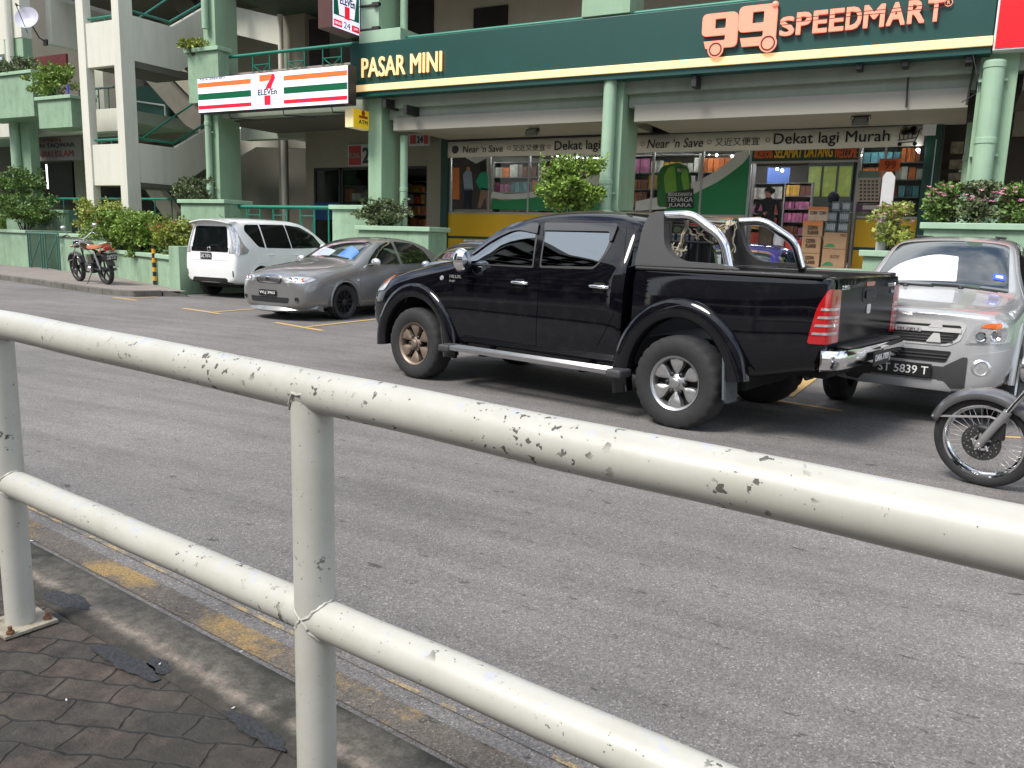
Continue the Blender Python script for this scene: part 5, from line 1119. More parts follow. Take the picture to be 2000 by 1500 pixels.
class Hull:
    """closed body grown from cross-sections: st = [(x, [(y, z[, dx]), ...half profile bottom centre -> top centre])]"""
    def __init__(s, st, crease=(), lv=2, rings=()):
        n = len(st[0][1]); vs = []; fs = []
        ring = lambda prof, x: [(x+(p[2] if len(p) > 2 else 0), p[0], p[1]) for p in prof]+[(x+(p[2] if len(p) > 2 else 0), -p[0], p[1]) for p in prof[-2:0:-1]]
        N = 2*n-2
        for x, prof in st: vs += ring(prof, x)
        for i in range(len(st)-1):
            for k in range(N): fs.append((i*N+k, i*N+(k+1) % N, (i+1)*N+(k+1) % N, (i+1)*N+k))
        for base, flip in ((0, 0), ((len(st)-1)*N, 1)):
            for k in range(n-1):
                a, b = base+k, base+k+1; c, d = base+(N-k-1) % N, base+(N-k) % N
                f = [a, b, c, d]
                f = [v for i_, v in enumerate(f) if v not in f[:i_]]
                fs.append(tuple(f if flip else f[::-1]))
        me = bpy.data.meshes.new('h'); me.from_pydata(vs, [], fs); me.update()
        bm = bmesh.new(); bm.from_mesh(me); bmesh.ops.recalc_face_normals(bm, faces=bm.faces)
        cl = bm.edges.layers.float.new('crease_edge'); bm.verts.ensure_lookup_table()
        for (row, val, i0, i1) in crease:
            for i in range(max(0, i0), min(i1, len(st)-1)):
                for kk in {row, (N-row) % N}:
                    e = bm.edges.get((bm.verts[i*N+kk], bm.verts[(i+1)*N+kk]))
                    if e: e[cl] = val
        for (i, val, r0, r1) in rings:
            for k in range(r0, r1):
                for a, b in ((k, k+1), ((N-k) % N, (N-k-1) % N)):
                    e = bm.edges.get((bm.verts[i*N+a], bm.verts[i*N+b]))
                    if e: e[cl] = val
        bm.to_mesh(me); bm.free()
        o = bpy.data.objects.new('h', me); COL.objects.link(o); md = o.modifiers.new('s', 'SUBSURF'); md.levels = lv; md.render_levels = lv
        bpy.context.view_layer.update(); s.me = bpy.data.meshes.new_from_object(o.evaluated_get(bpy.context.evaluated_depsgraph_get())); bpy.data.objects.remove(o)
        for p in s.me.polygons: p.use_smooth = True
        s.refresh()
    def refresh(s):
        s.me.calc_loop_triangles(); s.V = [v.co.copy() for v in s.me.vertices]; s.N = [v.normal.copy() for v in s.me.vertices]
        s.T = [tuple(t.vertices) for t in s.me.loop_triangles]; s.bvh = BVHTree.FromPolygons(s.V, s.T)
    DIR = {'+y': (lambda a, b: Vector((a, 6, b)), Vector((0, -1, 0))), '-y': (lambda a, b: Vector((a, -6, b)), Vector((0, 1, 0))), '+x': (lambda a, b: Vector((12, a, b)), Vector((-1, 0, 0))), '-x': (lambda a, b: Vector((-12, a, b)), Vector((1, 0, 0))), '+z': (lambda a, b: Vector((a, b, 8)), Vector((0, 0, -1)))}
    def hit(s, side, a, b):
        f, d = s.DIR[side]; o = f(a, b); loc, nn, ix, dist = s.bvh.ray_cast(o, d)
        if loc is None:
            loc, nn, ix, dist = s.bvh.find_nearest(o+d*(o.dot(-d)-(1.0 if side[1] == 'y' else 0)))
            if side[1] == 'y': loc, nn, ix, dist = s.bvh.find_nearest(Vector((a, loc.y, b)))
        t = s.T[ix]; w = MG.tessellate_polygon if False else None
        A, B, C = (s.V[i] for i in t); n0 = (B-A).cross(C-A); ar = n0.length or 1e-9
        u = ((B-loc).cross(C-loc)).length/ar; v = ((C-loc).cross(A-loc)).length/ar; w = max(0, 1-u-v)
        N = (s.N[t[0]]*u+s.N[t[1]]*v+s.N[t[2]]*w).normalized()
        return loc, N
    def panel(s, name, pts, side, mat, parent, off=.004, step=.07, thick=.02, **tg):
        """a skin panel: outline projected on the body along `side`, lifted off, with a folded edge"""
        P = [Vector(p[:2]) for p in pts]; out = []
        for i, p in enumerate(P):
            q = P[(i+1) % len(P)]; n = max(1, int((q-p).length/step))
            for k in range(n): out.append(p+(q-p)*(k/n))
        xs = [p.x for p in out]; ys = [p.y for p in out]; inner = []
        def inside(p):
            c = False; j = len(out)-1
            for i in range(len(out)):
                a, b = out[i], out[j]
                if (a.y > p.y) != (b.y > p.y) and p.x < (b.x-a.x)*(p.y-a.y)/(b.y-a.y)+a.x: c = not c
                j = i
            return c
        y = min(ys)+step/2
        while y < max(ys):
            x = min(xs)+step/2
            while x < max(xs):
                p = Vector((x, y))
                if inside(p) and min((p-o).length for o in out) > step*.45: inner.append(p)
                x += step
            y += step
        al = out+inner; no = len(out)
        vv, ee, ff, *_ = MG.delaunay_2d_cdt(al, [], [list(range(no))], 1, 1e-6)
        d = s.DIR[side][1]; V3 = []; N3 = []
        for p in vv: loc, N = s.hit(side, p.x, p.y); V3.append(loc+N*off); N3.append(N)
        F3 = []
        for f in ff:
            nn = (V3[f[1]]-V3[f[0]]).cross(V3[f[2]]-V3[f[0]]); F3.append(tuple(f) if nn.dot(d) < 0 else tuple(f[::-1]))
        cnt = set()
        for f in F3:
            for i in range(len(f)): cnt.add((f[i], f[(i+1) % len(f)]))
        bd = [(a, b) for a, b in cnt if (b, a) not in cnt]
        nv = len(V3); idx = {}; V4 = list(V3); N4 = list(N3)
        for a, b in bd:
            for v in (a, b):
                if (v, 0) not in idx: idx[(v, 0)] = len(V4); V4.append(V3[v]); N4.append(N3[v]); idx[(v, 1)] = len(V4); V4.append(V3[v]-N3[v]*thick); N4.append(N3[v])
        F4 = F3+[(idx[(b, 0)], idx[(a, 0)], idx[(a, 1)], idx[(b, 1)]) for a, b in bd]
        me = bpy.data.meshes.new(name); me.from_pydata(V4, [], F4); me.update(); me.materials.append(mat)
        sm = [True]*len(F3)+[False]*(len(F4)-len(F3)); me.polygons.foreach_set('use_smooth', sm)
        cn = []
        for p in me.polygons:
            for li in p.loop_indices:
                v = me.loops[li].vertex_index; cn.append(N4[v] if p.use_smooth else p.normal)
        me.normals_split_custom_set(cn)
        return addmesh(me, name, parent, **tg)
    def cut(s, cutters, dark=M_WELL):
        """cutters: list of ('cyl', x, z, rx, rz, y0, y1) or ('box', x0,x1,y0,y1,z0,z1)"""
        m = MB()
        me = bpy.data.meshes.new('c'); 
        body = bpy.data.objects.new('b', s.me); COL.objects.link(body)
        for i, c in enumerate(cutters):
            m = MB()
            if c[0] == 'cyl':
                _, x, z, rx, rz, y0, y1 = c; n = 40; pts = [(x+rx*cos(2*pi*k/n), y0, z+rz*sin(2*pi*k/n)) for k in range(n)]; m.prism(pts, (0, y1-y0, 0))
            else: m.box(*c[1:])
            me = bpy.data.meshes.new('c'); me.from_pydata(m.v, [], m.f); me.update(); bm = bmesh.new(); bm.from_mesh(me); bmesh.ops.recalc_face_normals(bm, faces=bm.faces); bm.to_mesh(me); bm.free(); me.materials.append(dark)
            co = bpy.data.objects.new('c', me); COL.objects.link(co); md = body.modifiers.new('x', 'BOOLEAN'); md.object = co; md.operation = 'DIFFERENCE'; md.solver = 'EXACT'
            try: md.material_mode = 'TRANSFER'
            except Exception: pass
        bpy.context.view_layer.update(); r = bpy.data.meshes.new_from_object(body.evaluated_get(bpy.context.evaluated_depsgraph_get()))
        for md in body.modifiers: bpy.data.objects.remove(md.object)
        bpy.data.objects.remove(body); r.set_sharp_from_angle(angle=R(32)); return r
def wheel(parent, x, y, z, r, w, rr, style, side, rimmat=M_ALLOY, steer=0, lab=None):
    """wheel > tyre, rim (spokes), hub; side +1 = outer face towards +y"""
    o = (x, y, z); ax_ = (sin(-steer)*side, cos(steer)*side, 0); h = w/2; m = MB(); N = 96
    A = Vector(ax_); X = Vector((A.y, -A.x, 0)) if True else None; Z = Vector((0, 0, 1)); O = Vector(o)
    prof = [(rr*.98, h*.80), (rr+.012, h*.92), (rr+(r-rr)*.45, h*1.03), (rr+(r-rr)*.78, h*1.0), (r-.018, h*.90), (r-.004, h*.74), (r, h*.35), (r, -h*.35), (r-.004, -h*.74), (r-.018, -h*.9), (rr+(r-rr)*.5, -h*1.02), (rr, -h*.85)]
    vs = []
    for i, (rd, hh) in enumerate(prof):
        for k in range(N):
            t = 2*pi*k/N; q = rd
            if i in (4, 5, 8, 9) and (k % 4) < 1: q -= .010
            vs.append(O+A*hh+(X*cos(t)+Z*sin(t))*q)
    m.add(vs, [(i*N+k, i*N+(k+1) % N, (i+1)*N+(k+1) % N, (i+1)*N+k) for i in range(len(prof)-1) for k in range(N)], True)
    hb = MB(); hb.lathe([(rr*.97, -h*.8), (rr*.95, h*.2), (rr*.4, h*.25), (.01, h*.25)], o, ax_, 40, True); hub = hb.build('wheel', M_WELL, parent)
    ty = m.build('tyre', M_TYRE, hub, sharp=50)
    if lab: tag(hub, label=lab)
    s = MB(); s.lathe([(rr*.90, h*.25), (rr*.91, h*.72), (rr*.95, h*.86), (rr*1.02, h*.93), (rr*1.03, h*.86), (rr*1.0, h*.6)], o, ax_, 56, True)
    def pt(t, rd, hh): return O+A*hh+(X*cos(t)+Z*sin(t))*rd
    if style == 'petal':
        for k in range(6):
            t0 = 2*pi*k/6+pi/6; ro = rr*.93; pts = []
            for (dt, rd) in ((-.13, .30), (-.20, .42), (-.30, .62), (-.34, .80), (-.30, .97), (0, 1.0), (.30, .97), (.34, .80), (.30, .62), (.20, .42), (.13, .30)): pts.append((t0+dt, rd*ro))
            f = [pt(t, rd, h*(.60+.16*(rd/ro)**2)) for t, rd in pts]; bk = [pt(t0+(t-t0)*1.12, rd, h*.35) for t, rd in pts]; n = len(f)
            ctr = pt(t0, ro*.66, h*.86); s.add(f+bk+[ctr], [(i, (i+1) % n, 2*n) for i in range(n)]+[((i+1) % n, i, i+n, (i+1) % n+n) for i in range(n)], True)
        s.lathe([(rr*.34, h*.5), (rr*.34, h*.62), (rr*.28, h*.72), (rr*.20, h*.76)], o, ax_, 24, True)
        cpx = MB(); cpx.lathe([(rr*.205, h*.72), (rr*.20, h*.88), (rr*.16, h*.94), (.001, h*.95)], o, ax_, 24, True); cpx.lathe([(rr*.10, h*.955), (rr*.12, h*.965), (rr*.14, h*.955)], o, ax_, 20, True)
        cpx.build('centre_cap', rimmat, hub)
        for k in range(6):
            lg = MB()
            t0 = 2*pi*k/6; lg.lathe([(.018, h*.5), (.018, h*.74), (.010, h*.80), (.001, h*.80)], pt(t0, rr*.36, 0), ax_, 10, True); lg.build('wheel_nut', M_TRIM, hub)
    else:
        nsp = {'mesh': 10, 'five': 5, 'star': 5, 'seven': 7}[style]
        for k in range(nsp):
            t0 = 2*pi*k/nsp+.3
            for dd in ((-.09, .09) if style in ('mesh', 'star') else (0,)):
                wd = .05 if style == 'mesh' else .09
                f = [pt(t0-wd*1.2, rr*.2, h*.72), pt(t0+wd*1.2, rr*.2, h*.72), pt(t0+dd+wd*.55, rr*.94, h*.80), pt(t0+dd-wd*.55, rr*.94, h*.80)]
                if style == 'five': f = [pt(t0-.38, rr*.2, h*.72), pt(t0+.38, rr*.2, h*.72), pt(t0+.15, rr*.94, h*.8), pt(t0-.15, rr*.94, h*.8)]
                s.prism(f, -A*h*.35)
        s.lathe([(rr*.24, h*.45), (rr*.24, h*.74), (rr*.18, h*.80), (.001, h*.80)], o, ax_, 24, True)
    s.build('rim', rimmat, hub)
    return hub
def mirror_pair(f):
    for sg in (1, -1): f(sg)
def side_panel(H, sg, name, pts, mat, parent, **k): return H.panel(name, pts, '+y' if sg > 0 else '-y', mat, parent, **k)
def plate(parent, c, right, up, w, h, text, nrm, name='number_plate'):
    c, r_, u_, n = Vector(c), Vector(right).normalized(), Vector(up).normalized(), Vector(nrm).normalized()
    p = c-r_*w/2-u_*h/2; pl = MB().prism([p, p+r_*w, p+r_*w+u_*h, p+u_*h], n*.012).build(name, M_PLATE, parent, bevel=.002)
    m = MB(); q = c-r_*w*.45-u_*h*.30+n*.0125; textm(m, text, q, r_*w*.9, u_*h*.6, .012, 0, n*.002); m.build('lettering', M_PTXT, pl)
    return pl
def arch(parent, x, z, rix, riz, rox, roz, yb, yo, a0, a1, mat, sg, name='wheel_arch_flare'):
    m = MB(); n = 36; vs = []
    for i in range(n+1):
        t = R(a0)+(R(a1)-R(a0))*i/n; c, s_ = cos(t), sin(t)
        for (f, y) in ((1.0, yb-.02), (.985, yb+.012), (.86, yo-.012), (.55, yo), (.12, yo-.002), (.0, yo-.02), (-.04, yo-.10)):
            rx, rz = rix+(rox-rix)*f, riz+(roz-riz)*f; vs.append((x+rx*c, sg*y, z+rz*s_))
    k = 7; fs = [(i*k+j, i*k+j+1, (i+1)*k+j+1, (i+1)*k+j) for i in range(n) for j in range(k-1)]
    if sg < 0: fs = [f[::-1] for f in fs]
    m.add(vs, fs, True); return m.build(name, mat, parent, sharp=60)

# ================================================================ black double-cab pickup
def truck():
    t = thing('pickup_truck', 'black double cab pickup with chrome sports bar and chrome rear bumper parked across the middle', 'pickup truck', (-1.667, 7.12, 0), R(167.6), world=False, scale=.982)
    BK = pm('black car paint', (.0030, .0030, .0050), .5, 0, var=.06, spec=.0, coat=1, dirt=.10, dirtcol=(.07, .065, .055))
    BT = pm('dull black tailgate', (.006, .006, .008), .5, var=.1, spec=0, coat=.55, dirt=.12, dirtcol=(.08, .075, .065)); BT.node_tree.nodes['Principled BSDF'].inputs['Coat Roughness'].default_value = .16
    BKD = BK
    lo = [(0, .36), (.80, .36), (.87, .43), (.905, .72)]
    st = [(4.0, [(0, .50), (.42, .50), (.60, .55), (.66, .66), (.63, .78), (.58, .84), (.45, .87), (.25, .89), (0, .90)]),
          (3.90, [(0, .40), (.66, .40), (.78, .48), (.82, .66), (.79, .82), (.74, .90), (.62, .97), (.35, 1.03), (0, 1.05)]),
          (3.62, [(0, .36), (.78, .36), (.86, .44), (.895, .68), (.885, .88), (.85, .98), (.75, 1.07), (.45, 1.13), (0, 1.15)]),
          (3.15, lo+[(.895, .95), (.87, 1.06), (.79, 1.16), (.5, 1.215), (0, 1.235)]),
          (2.75, lo+[(.895, 1.0), (.875, 1.13), (.80, 1.225), (.55, 1.27), (0, 1.29)]),
          (2.55, lo+[(.895, 1.03), (.875, 1.18), (.80, 1.25), (.58, 1.30), (0, 1.335)]),
          (2.25, lo+[(.895, 1.05), (.870, 1.22), (.735, 1.50), (.58, 1.545), (0, 1.60)]),
          (1.95, lo+[(.895, 1.06), (.868, 1.225), (.675, 1.645), (.53, 1.695), (0, 1.745)]),
          (1.5, lo+[(.895, 1.07), (.868, 1.235), (.645, 1.70), (.51, 1.76), (0, 1.80)]),
          (1.0, lo+[(.895, 1.08), (.868, 1.25), (.645, 1.69), (.51, 1.76), (0, 1.80)]),
          (.70, lo+[(.895, 1.08), (.868, 1.26), (.655, 1.66), (.53, 1.735), (0, 1.77)]),
          (.56, lo+[(.890, 1.08), (.862, 1.26), (.68, 1.60), (.55, 1.68), (0, 1.71)]),
          (.535, [(0, .38), (.78, .38), (.84, .46), (.87, .72), (.86, 1.08), (.83, 1.25), (.66, 1.56), (.53, 1.63), (0, 1.66)])]
    H = Hull(st, crease=((5, .35, 3, 12), (6, .3, 6, 12)))
    FW, RW = (3.10, .37), (0.0, .37)
    me = H.cut([('cyl', FW[0], FW[1], .47, .50, .45, 1.2), ('cyl', FW[0], FW[1], .47, .50, -1.2, -.45)])
    for k_ in range(len(me.materials)): pass
    me.materials.clear() if False else None
    body = addmesh(me, 'cab_body', t); 
    if not me.materials: me.materials.append(BK)
    else: me.materials[0] = BK
    # cargo bed
    bt = [(0, .45), (.78, .45), (.85, .50), (.895, .70), (.90, .95), (.885, 1.15), (.868, 1.24), (.85, 1.275), (0, 1.275)]
    b2 = [(0, .58), (.76, .58), (.83, .62), (.875, .75), (.882, .95), (.872, 1.15), (.86, 1.24), (.84, 1.275), (0, 1.275)]
    b3 = [(0, .62), (.74, .62), (.79, .64), (.825, .76), (.83, .95), (.82, 1.15), (.81, 1.23), (.79, 1.265), (0, 1.265)]
    HB = Hull([(.50, bt), (.48, bt), (0, bt), (-.55, bt), (-.95, b2), (-1.08, b2), (-1.145, b3), (-1.15, b3)], crease=((7, .7, 0, 8), (1, .5, 0, 8)))
    me = HB.cut([('cyl', 0, .37, .47, .53, .45, 1.2), ('cyl', 0, .37, .47, .53, -1.2, -.45), ('box', -1.08, .44, -.74, .74, .70, 1.6)])
    addmesh(me, 'cargo_bed', t)
    if not me.materials: me.materials.append(BK)
    else: me.materials[0] = BK
    m = MB(); m.box(-1.10, .46, .745, .875, 1.262, 1.292); m.box(-1.10, .46, -.875, -.745, 1.262, 1.292); m.box(.38, .46, -.744, .744, 1.262, 1.292); m.build('bed_rail_cap', M_TRIM, t, bevel=.012)
    MB().box(-.4, 3.4, -.45, .45, .30, .48).build('chassis', M_WELL, t, bevel=.03); MB().box(-1.0, -.6, -.3, .3, .46, .62).build('spare_carrier', M_WELL, t, bevel=.04)
    MB().tube([(0, -.7, .37), (0, .7, .37)], .06, 12).build('axle', M_WELL, t)
    for sg in (1, -1):
        arch(t, FW[0], FW[1], .455, .485, .60, .635, .885, .935, -6, 188, BK, sg); arch(t, 0, .37, .455, .53, .62, .69, .888, .94, -14, 172, BK, sg)
        wheel(t, FW[0], sg*.80, FW[1], .378, .25, .218, 'petal', sg, M_ALLOYD if sg > 0 else M_ALLOY, lab='dusty brown front wheel' if sg > 0 else None); wheel(t, 0, sg*.80, .37, .385, .26, .218, 'petal', sg)
        # doors
        fd = rnd([(1.475, .50, .04), (1.455, 1.0, 0), (1.46, 1.25, 0), (1.60, 1.66, .05), (1.92, 1.655, .12), (2.24, 1.50, .1), (2.55, 1.24, .04), (2.56, 1.0, .04), (2.52, .62, .10), (2.40, .50, .10)], .03)
        D1 = side_panel(H, sg, 'door', fd, BK, t, off=.005)
        rd = rnd([(.80, .56, .12), (.57, .98, .25), (.59, 1.30, .04), (.70, 1.655, .08), (1.575, 1.66, .04), (1.44, 1.25, 0), (1.435, 1.0, 0), (1.455, .50, .04), (.95, .50, .10)], .03)
        D2 = side_panel(H, sg, 'door', rd, BK, t, off=.005)
        g1 = rnd([(1.565, 1.245, .02), (1.655, 1.585, .03), (1.90, 1.60, .1), (2.16, 1.475, .12), (2.43, 1.235, .04)], .03)
        side_panel(H, sg, 'window_surround', rnd([(1.545, 1.225, .02), (1.64, 1.615, .03), (1.92, 1.625, .1), (2.19, 1.49, .12), (2.47, 1.225, .04)], .03), M_TRIM, D1, off=.0075)
        side_panel(H, sg, 'window', g1, M_VGLR, D1, off=.011)
        g2 = rnd([(.86, 1.27, .12), (.80, 1.40, .1), (.80, 1.59, .04), (1.54, 1.59, .03), (1.46, 1.25, .02), (.95, 1.265, .1)], .03)
        side_panel(H, sg, 'window_surround', rnd([(.86, 1.245, .13), (.775, 1.40, .1), (.775, 1.615, .05), (1.565, 1.615, .03), (1.475, 1.23, .02), (.95, 1.24, .1)], .03), M_TRIM, D2, off=.0075)
        side_panel(H, sg, 'window', g2, M_VGLR, D2, off=.011)
        # rain visors
        side_panel(H, sg, 'rain_visor', rnd([(1.615, 1.53, .01), (1.64, 1.625, .02), (1.92, 1.635, .1), (2.19, 1.50, .12), (2.40, 1.32, .01), (2.35, 1.31, .01), (2.15, 1.455, .1), (1.90, 1.565, .1)], .01), pm('smoked visor', (.012, .012, .014), .08, coat=1, var=0), D1, off=.024, thick=.012)
        side_panel(H, sg, 'rain_visor', rnd([(.77, 1.48, .01), (.765, 1.628, .04), (1.575, 1.628, .02), (1.545, 1.56, .01), (.82, 1.56, .03), (.80, 1.48, .01)], .01), MATS['smoked visor'], D2, off=.024, thick=.012)
        for (D, hx, hz) in ((D1, 1.69, 1.085), (D2, .80, 1.10)):
            side_panel(H, sg, 'handle_recess', rnd([(hx-.075, hz-.05), (hx-.075, hz+.035), (hx+.065, hz+.035), (hx+.065, hz-.05)], .04), M_WELL, D, off=.0065, step=.03)
            loc, N = H.hit('+y' if sg > 0 else '-y', hx, hz); y0 = loc.y+sg*.03; m = MB(); m.tube([(hx-.105, y0-sg*.018, hz), (hx-.08, y0, hz), (hx+.06, y0, hz+.002), (hx+.085, y0-sg*.018, hz+.002)], [.013, .016, .016, .013], 12); m.build('handle', M_CHR, D)
        # fuel flap, wing indicator, badge
        if sg > 0: HB.panel('fuel_flap', rnd([(.42, .98), (.42, 1.17), (.19, 1.17), (.17, 1.0), (.24, .93)], .03), '+y', BK, t, off=.004)
        loc, N = H.hit('+y' if sg > 0 else '-y', 2.72, 1.075); m = MB(); m.lathe([(.001, .012), (.020, .010), (.026, .0)], loc, (0, sg, 0), 16); m.build('side_indicator', M_WLAMP, t)
        m = MB()
        for (tx, bx, bz, bw, bh) in (('HILUX', 2.60, 1.085, .155, .032), ('D-4D', 2.60, 1.045, .075, .02)):
            loc, N = H.hit('+y' if sg > 0 else '-y', bx-bw/2, bz+.01); yy = loc.y+sg*.008
            st_ = (bx, yy, bz) if sg > 0 else (bx-bw, yy, bz); textm(m, tx, st_, (-bw*sg, 0, 0), (0, 0, bh), .02, .1, (0, sg*.004, 0))
        m.build('badge', M_CHRD, t)
        # side step
        m = MB(); m.box(.56, 2.48, sg*.90 if sg > 0 else -1.05, sg*1.05 if sg > 0 else -.90, .385, .425)
        for k in range(5): y_ = sg*(.915+.028*k); m.tube([(.58, y_, .427), (2.46, y_, .427)], .006, 6)
        sp = m.build('side_step', M_STEEL, t, bevel=.012)
        for x_ in (.50, 2.51): MB().box(x_-.075, x_+.075, (sg*.875 if sg > 0 else -1.07), (sg*1.07 if sg > 0 else -.875), .36, .435).build('end_cap', M_GREYP, sp, bevel=.025, seg=3)
        m = MB(); 
        for x_ in (.9, 2.1): m.box(x_-.03, x_+.03, min(sg*.5, sg*.95), max(sg*.5, sg*.95), .35, .385)
        m.build('bracket', M_WELL, sp)
        # mud flaps
        m = MB(); yb_, yt_ = sg*.70, sg*.93; y0, y1 = min(yb_, yt_), max(yb_, yt_)
        m.prism([(-.40, y0, .72), (-.43, y0, .30), (-.44, y0+.02, .27), (-.44, y1-.03, .27), (-.43, y1, .30), (-.40, y1, .72)], (-.018, 0, 0)); m.build('mud_flap', pm('mud flap grey', (.085, .10, .105), .6, var=.25, vs=12), t)
        m = MB(); m.prism([(2.70, y0, .60), (2.66, y0, .28), (2.66, y1-.02, .28), (2.70, y1-.01, .60)], (-.018, 0, 0)); m.build('mud_flap', M_GREYP, t)
        # tail lamp
        lamp = HB.panel('tail_lamp', rnd([(-1.03, .80, .02), (-1.075, 1.06, .04), (-1.13, 1.19, .02), (-1.148, 1.195, .01), (-1.148, .80, .01)], .02), '+y' if sg > 0 else '-y', M_RLAMP, t, off=.012, step=.03)
        HB.panel('tail_lamp_face', rnd([(sg*.62, .80), (sg*.64, 1.19), (sg*.83, 1.19), (sg*.83, .80)], .02), '-x', M_RLAMP, lamp, off=.012, step=.03)
        for k in range(4):
            z_ = .875+.058*k; x_ = -1.055-.014*k; HB.panel('lamp_strip', rnd([(x_, z_-.009), (x_-.005, z_+.009), (-1.146, z_+.009), (-1.146, z_-.009)], .004), '+y' if sg > 0 else '-y', M_WLAMP, lamp, off=.0165, step=.02, thick=.003)
            HB.panel('lamp_strip', rnd([(sg*.66, z_-.009), (sg*.66, z_+.009), (sg*.82, z_+.009), (sg*.82, z_-.009)], .004), '-x', M_WLAMP, lamp, off=.0165, step=.03, thick=.003)
        # head lamp and indicator
        hl = side_panel(H, sg, 'headlamp', rnd([(3.63, .90), (3.58, 1.0), (3.66, 1.055), (3.80, 1.0), (3.90, .90), (3.84, .87)], .03), M_WLAMP, t, off=.008, step=.03)
        side_panel(H, sg, 'indicator', rnd([(3.70, .965), (3.62, 1.02), (3.70, 1.058), (3.84, .985), (3.86, .955)], .02), M_OLAMP, hl, off=.014, step=.02)
        # mirror
        m = MB(); c = Vector((2.33, sg*1.0, 1.27)); m.lathe([(.001, -.085), (.085, -.07), (.115, -.02), (.118, .03), (.10, .055)], c, (1, 0, .0), 20, True, ref=(0, 0, 1)); mo = m.build('mirror', M_CHR, t)
        mo.data.transform(Matrix.Translation(c) @ Matrix.Diagonal((.9, .72, 1.0, 1)) @ Matrix.Translation(-c))
        MB().tube([(2.36, sg*.86, 1.22), (2.34, sg*.93, 1.23), (2.33, sg*.97, 1.25)], [.035, .03, .03], 10).build('mirror_arm', M_TRIM, mo)
        # sports bar fairing and tube
        fp = rnd([(.49, 1.295, .02), (.475, 1.62, .06), (.42, 1.735, .05), (.30, 1.745, .03), (.285, 1.66, .1), (.24, 1.45, .1), (.10, 1.345, .08), (-.30, 1.335, .04), (-.42, 1.30, .02)], .03, 5)
        m = MB(); m.prism([(x_, sg*(.74-.10*max(0, z_-1.3)/.45), z_) for x_, z_ in fp], (0, sg*.09, 0)); fo = m.build('sports_bar_fairing', M_GREYP, t, bevel=.02, seg=3)
        path = []
        ctrl = [Vector((.34, sg*.69, 1.705)), Vector((.06, sg*.69, 1.715)), Vector((-.24, sg*.715, 1.53)), Vector((-.315, sg*.735, 1.30))]
        def fil(pts, r_, n_=7):
            out = [pts[0]]
            for i in range(1, len(pts)-1):
                p, a, b = pts[i], pts[i-1], pts[i+1]; A_1 = p+(a-p).normalized()*r_; B_1 = p+(b-p).normalized()*r_
                for k in range(n_+1): q = k/n_; out.append(A_1*(1-q)**2+p*2*q*(1-q)+B_1*q*q)
            return out+[pts[-1]]
        m = MB(); m.tube(fil(ctrl, .09), .038, 20); m.build('sports_bar', M_CHR, t)
    m = MB(); m.tube([(.36, -.69, 1.705), (.36, .69, 1.705)], .036, 16); m.build('sports_bar', M_CHR, t)
    m = MB(); m.box(.515, .53, -.60, .60, 1.30, 1.58); m.build('rear_window', M_VGL, t, bevel=.01)
    m = MB()
    for y_ in (-.45, -.2, .05, .3, .5): m.tube([(.47, y_, 1.29), (.47, y_, 1.68)], .012, 8)
    m.tube([(.47, -.62, 1.5), (.47, .62, 1.5)], .012, 8); m.build('cab_guard', M_TRIM, t)
    # windscreen
    H.panel('windscreen', rnd([(2.66, -.62), (2.66, .62), (2.10, .50), (2.10, -.50)], .06), '+z', M_VGL2, t, off=.006)
    # tailgate and rear
    tg_ = HB.panel('tailgate', rnd([(-.70, .80), (-.72, 1.262), (.72, 1.262), (.70, .80)], .03), '-x', BT, t, off=.010)
    HB.panel('handle_recess', rnd([(-.17, 1.08), (-.17, 1.19), (.17, 1.19), (.17, 1.08)], .055), '-x', M_TRIM, tg_, off=.014, step=.03)
    HB.panel('handle', rnd([(-.12, 1.105), (-.12, 1.165), (.12, 1.165), (.12, 1.105)], .03), '-x', BK, tg_, off=.026, step=.03)
    HB.panel('brake_lamp', rnd([(-.10, 1.20), (-.10, 1.235), (.10, 1.235), (.10, 1.20)], .01), '-x', M_RLAMP, tg_, off=.014, step=.03)
    HB.panel('centre_badge', rnd([(-.045, .985), (-.045, 1.06), (.045, 1.06), (.045, .985)], .02), '-x', M_CHRD, tg_, off=.016, step=.03)
    m = MB(); textm(m, '2.5G', (-1.166, .66, 1.185), (0, -.16, 0), (0, 0, .032), .02, .2, (-.004, 0, 0)); textm(m, 'TOYOTA', (-1.166, -.42, 1.185), (0, -.22, 0), (0, 0, .03), .02, 0, (-.004, 0, 0)); textm(m, '4x4', (-1.166, -.52, 1.13), (0, -.12, 0), (0, 0, .035), .02, 0, (-.004, 0, 0)); m.build('badge', M_CHRD, tg_)
    # bumper
    prof = lambda y_: -1.27+.035*(y_/.8)**2
    m = MB(); vs = []; n = 24
    for i in range(n+1):
        y_ = -.86+1.72*i/n; e = max(0, abs(y_)-.74)/.12; x_ = prof(y_)+.10*e*e
        vs += [(x_+.05, y_, .60), (x_+.005, y_, .615), (x_-.015, y_, .66), (x_-.015, y_, .72), (x_, y_, .752), (-1.13, y_, .755), (-1.13, y_, .60)]
    k = 7; m.add(vs, [(i*k+j, i*k+(j+1) % k, (i+1)*k+(j+1) % k, (i+1)*k+j)[::-1] for i in range(n) for j in range(k)]+[tuple(range(k))[::-1], tuple(n*k+j for j in range(k))], True); m.build('rear_bumper', M_CHR, t, sharp=35)
    MB().box(-1.265, -1.13, -.60, .60, .757, .775).build('bumper_tread', M_TRIM, t, bevel=.008)
    plate(t, (-1.305, .03, .655), (0, -1, .0), (0, 0, 1), .40, .11, 'DAA 7909 J', (-1, 0, 0))
    # front bumper lower, grille
    H.panel('grille', rnd([(-.45, .78), (-.45, .93), (.45, .93), (.45, .78)], .04), '+x', M_TRIM, t, off=.01)
    # loose string tied round the bars
    rn = random.Random(12); m = MB()
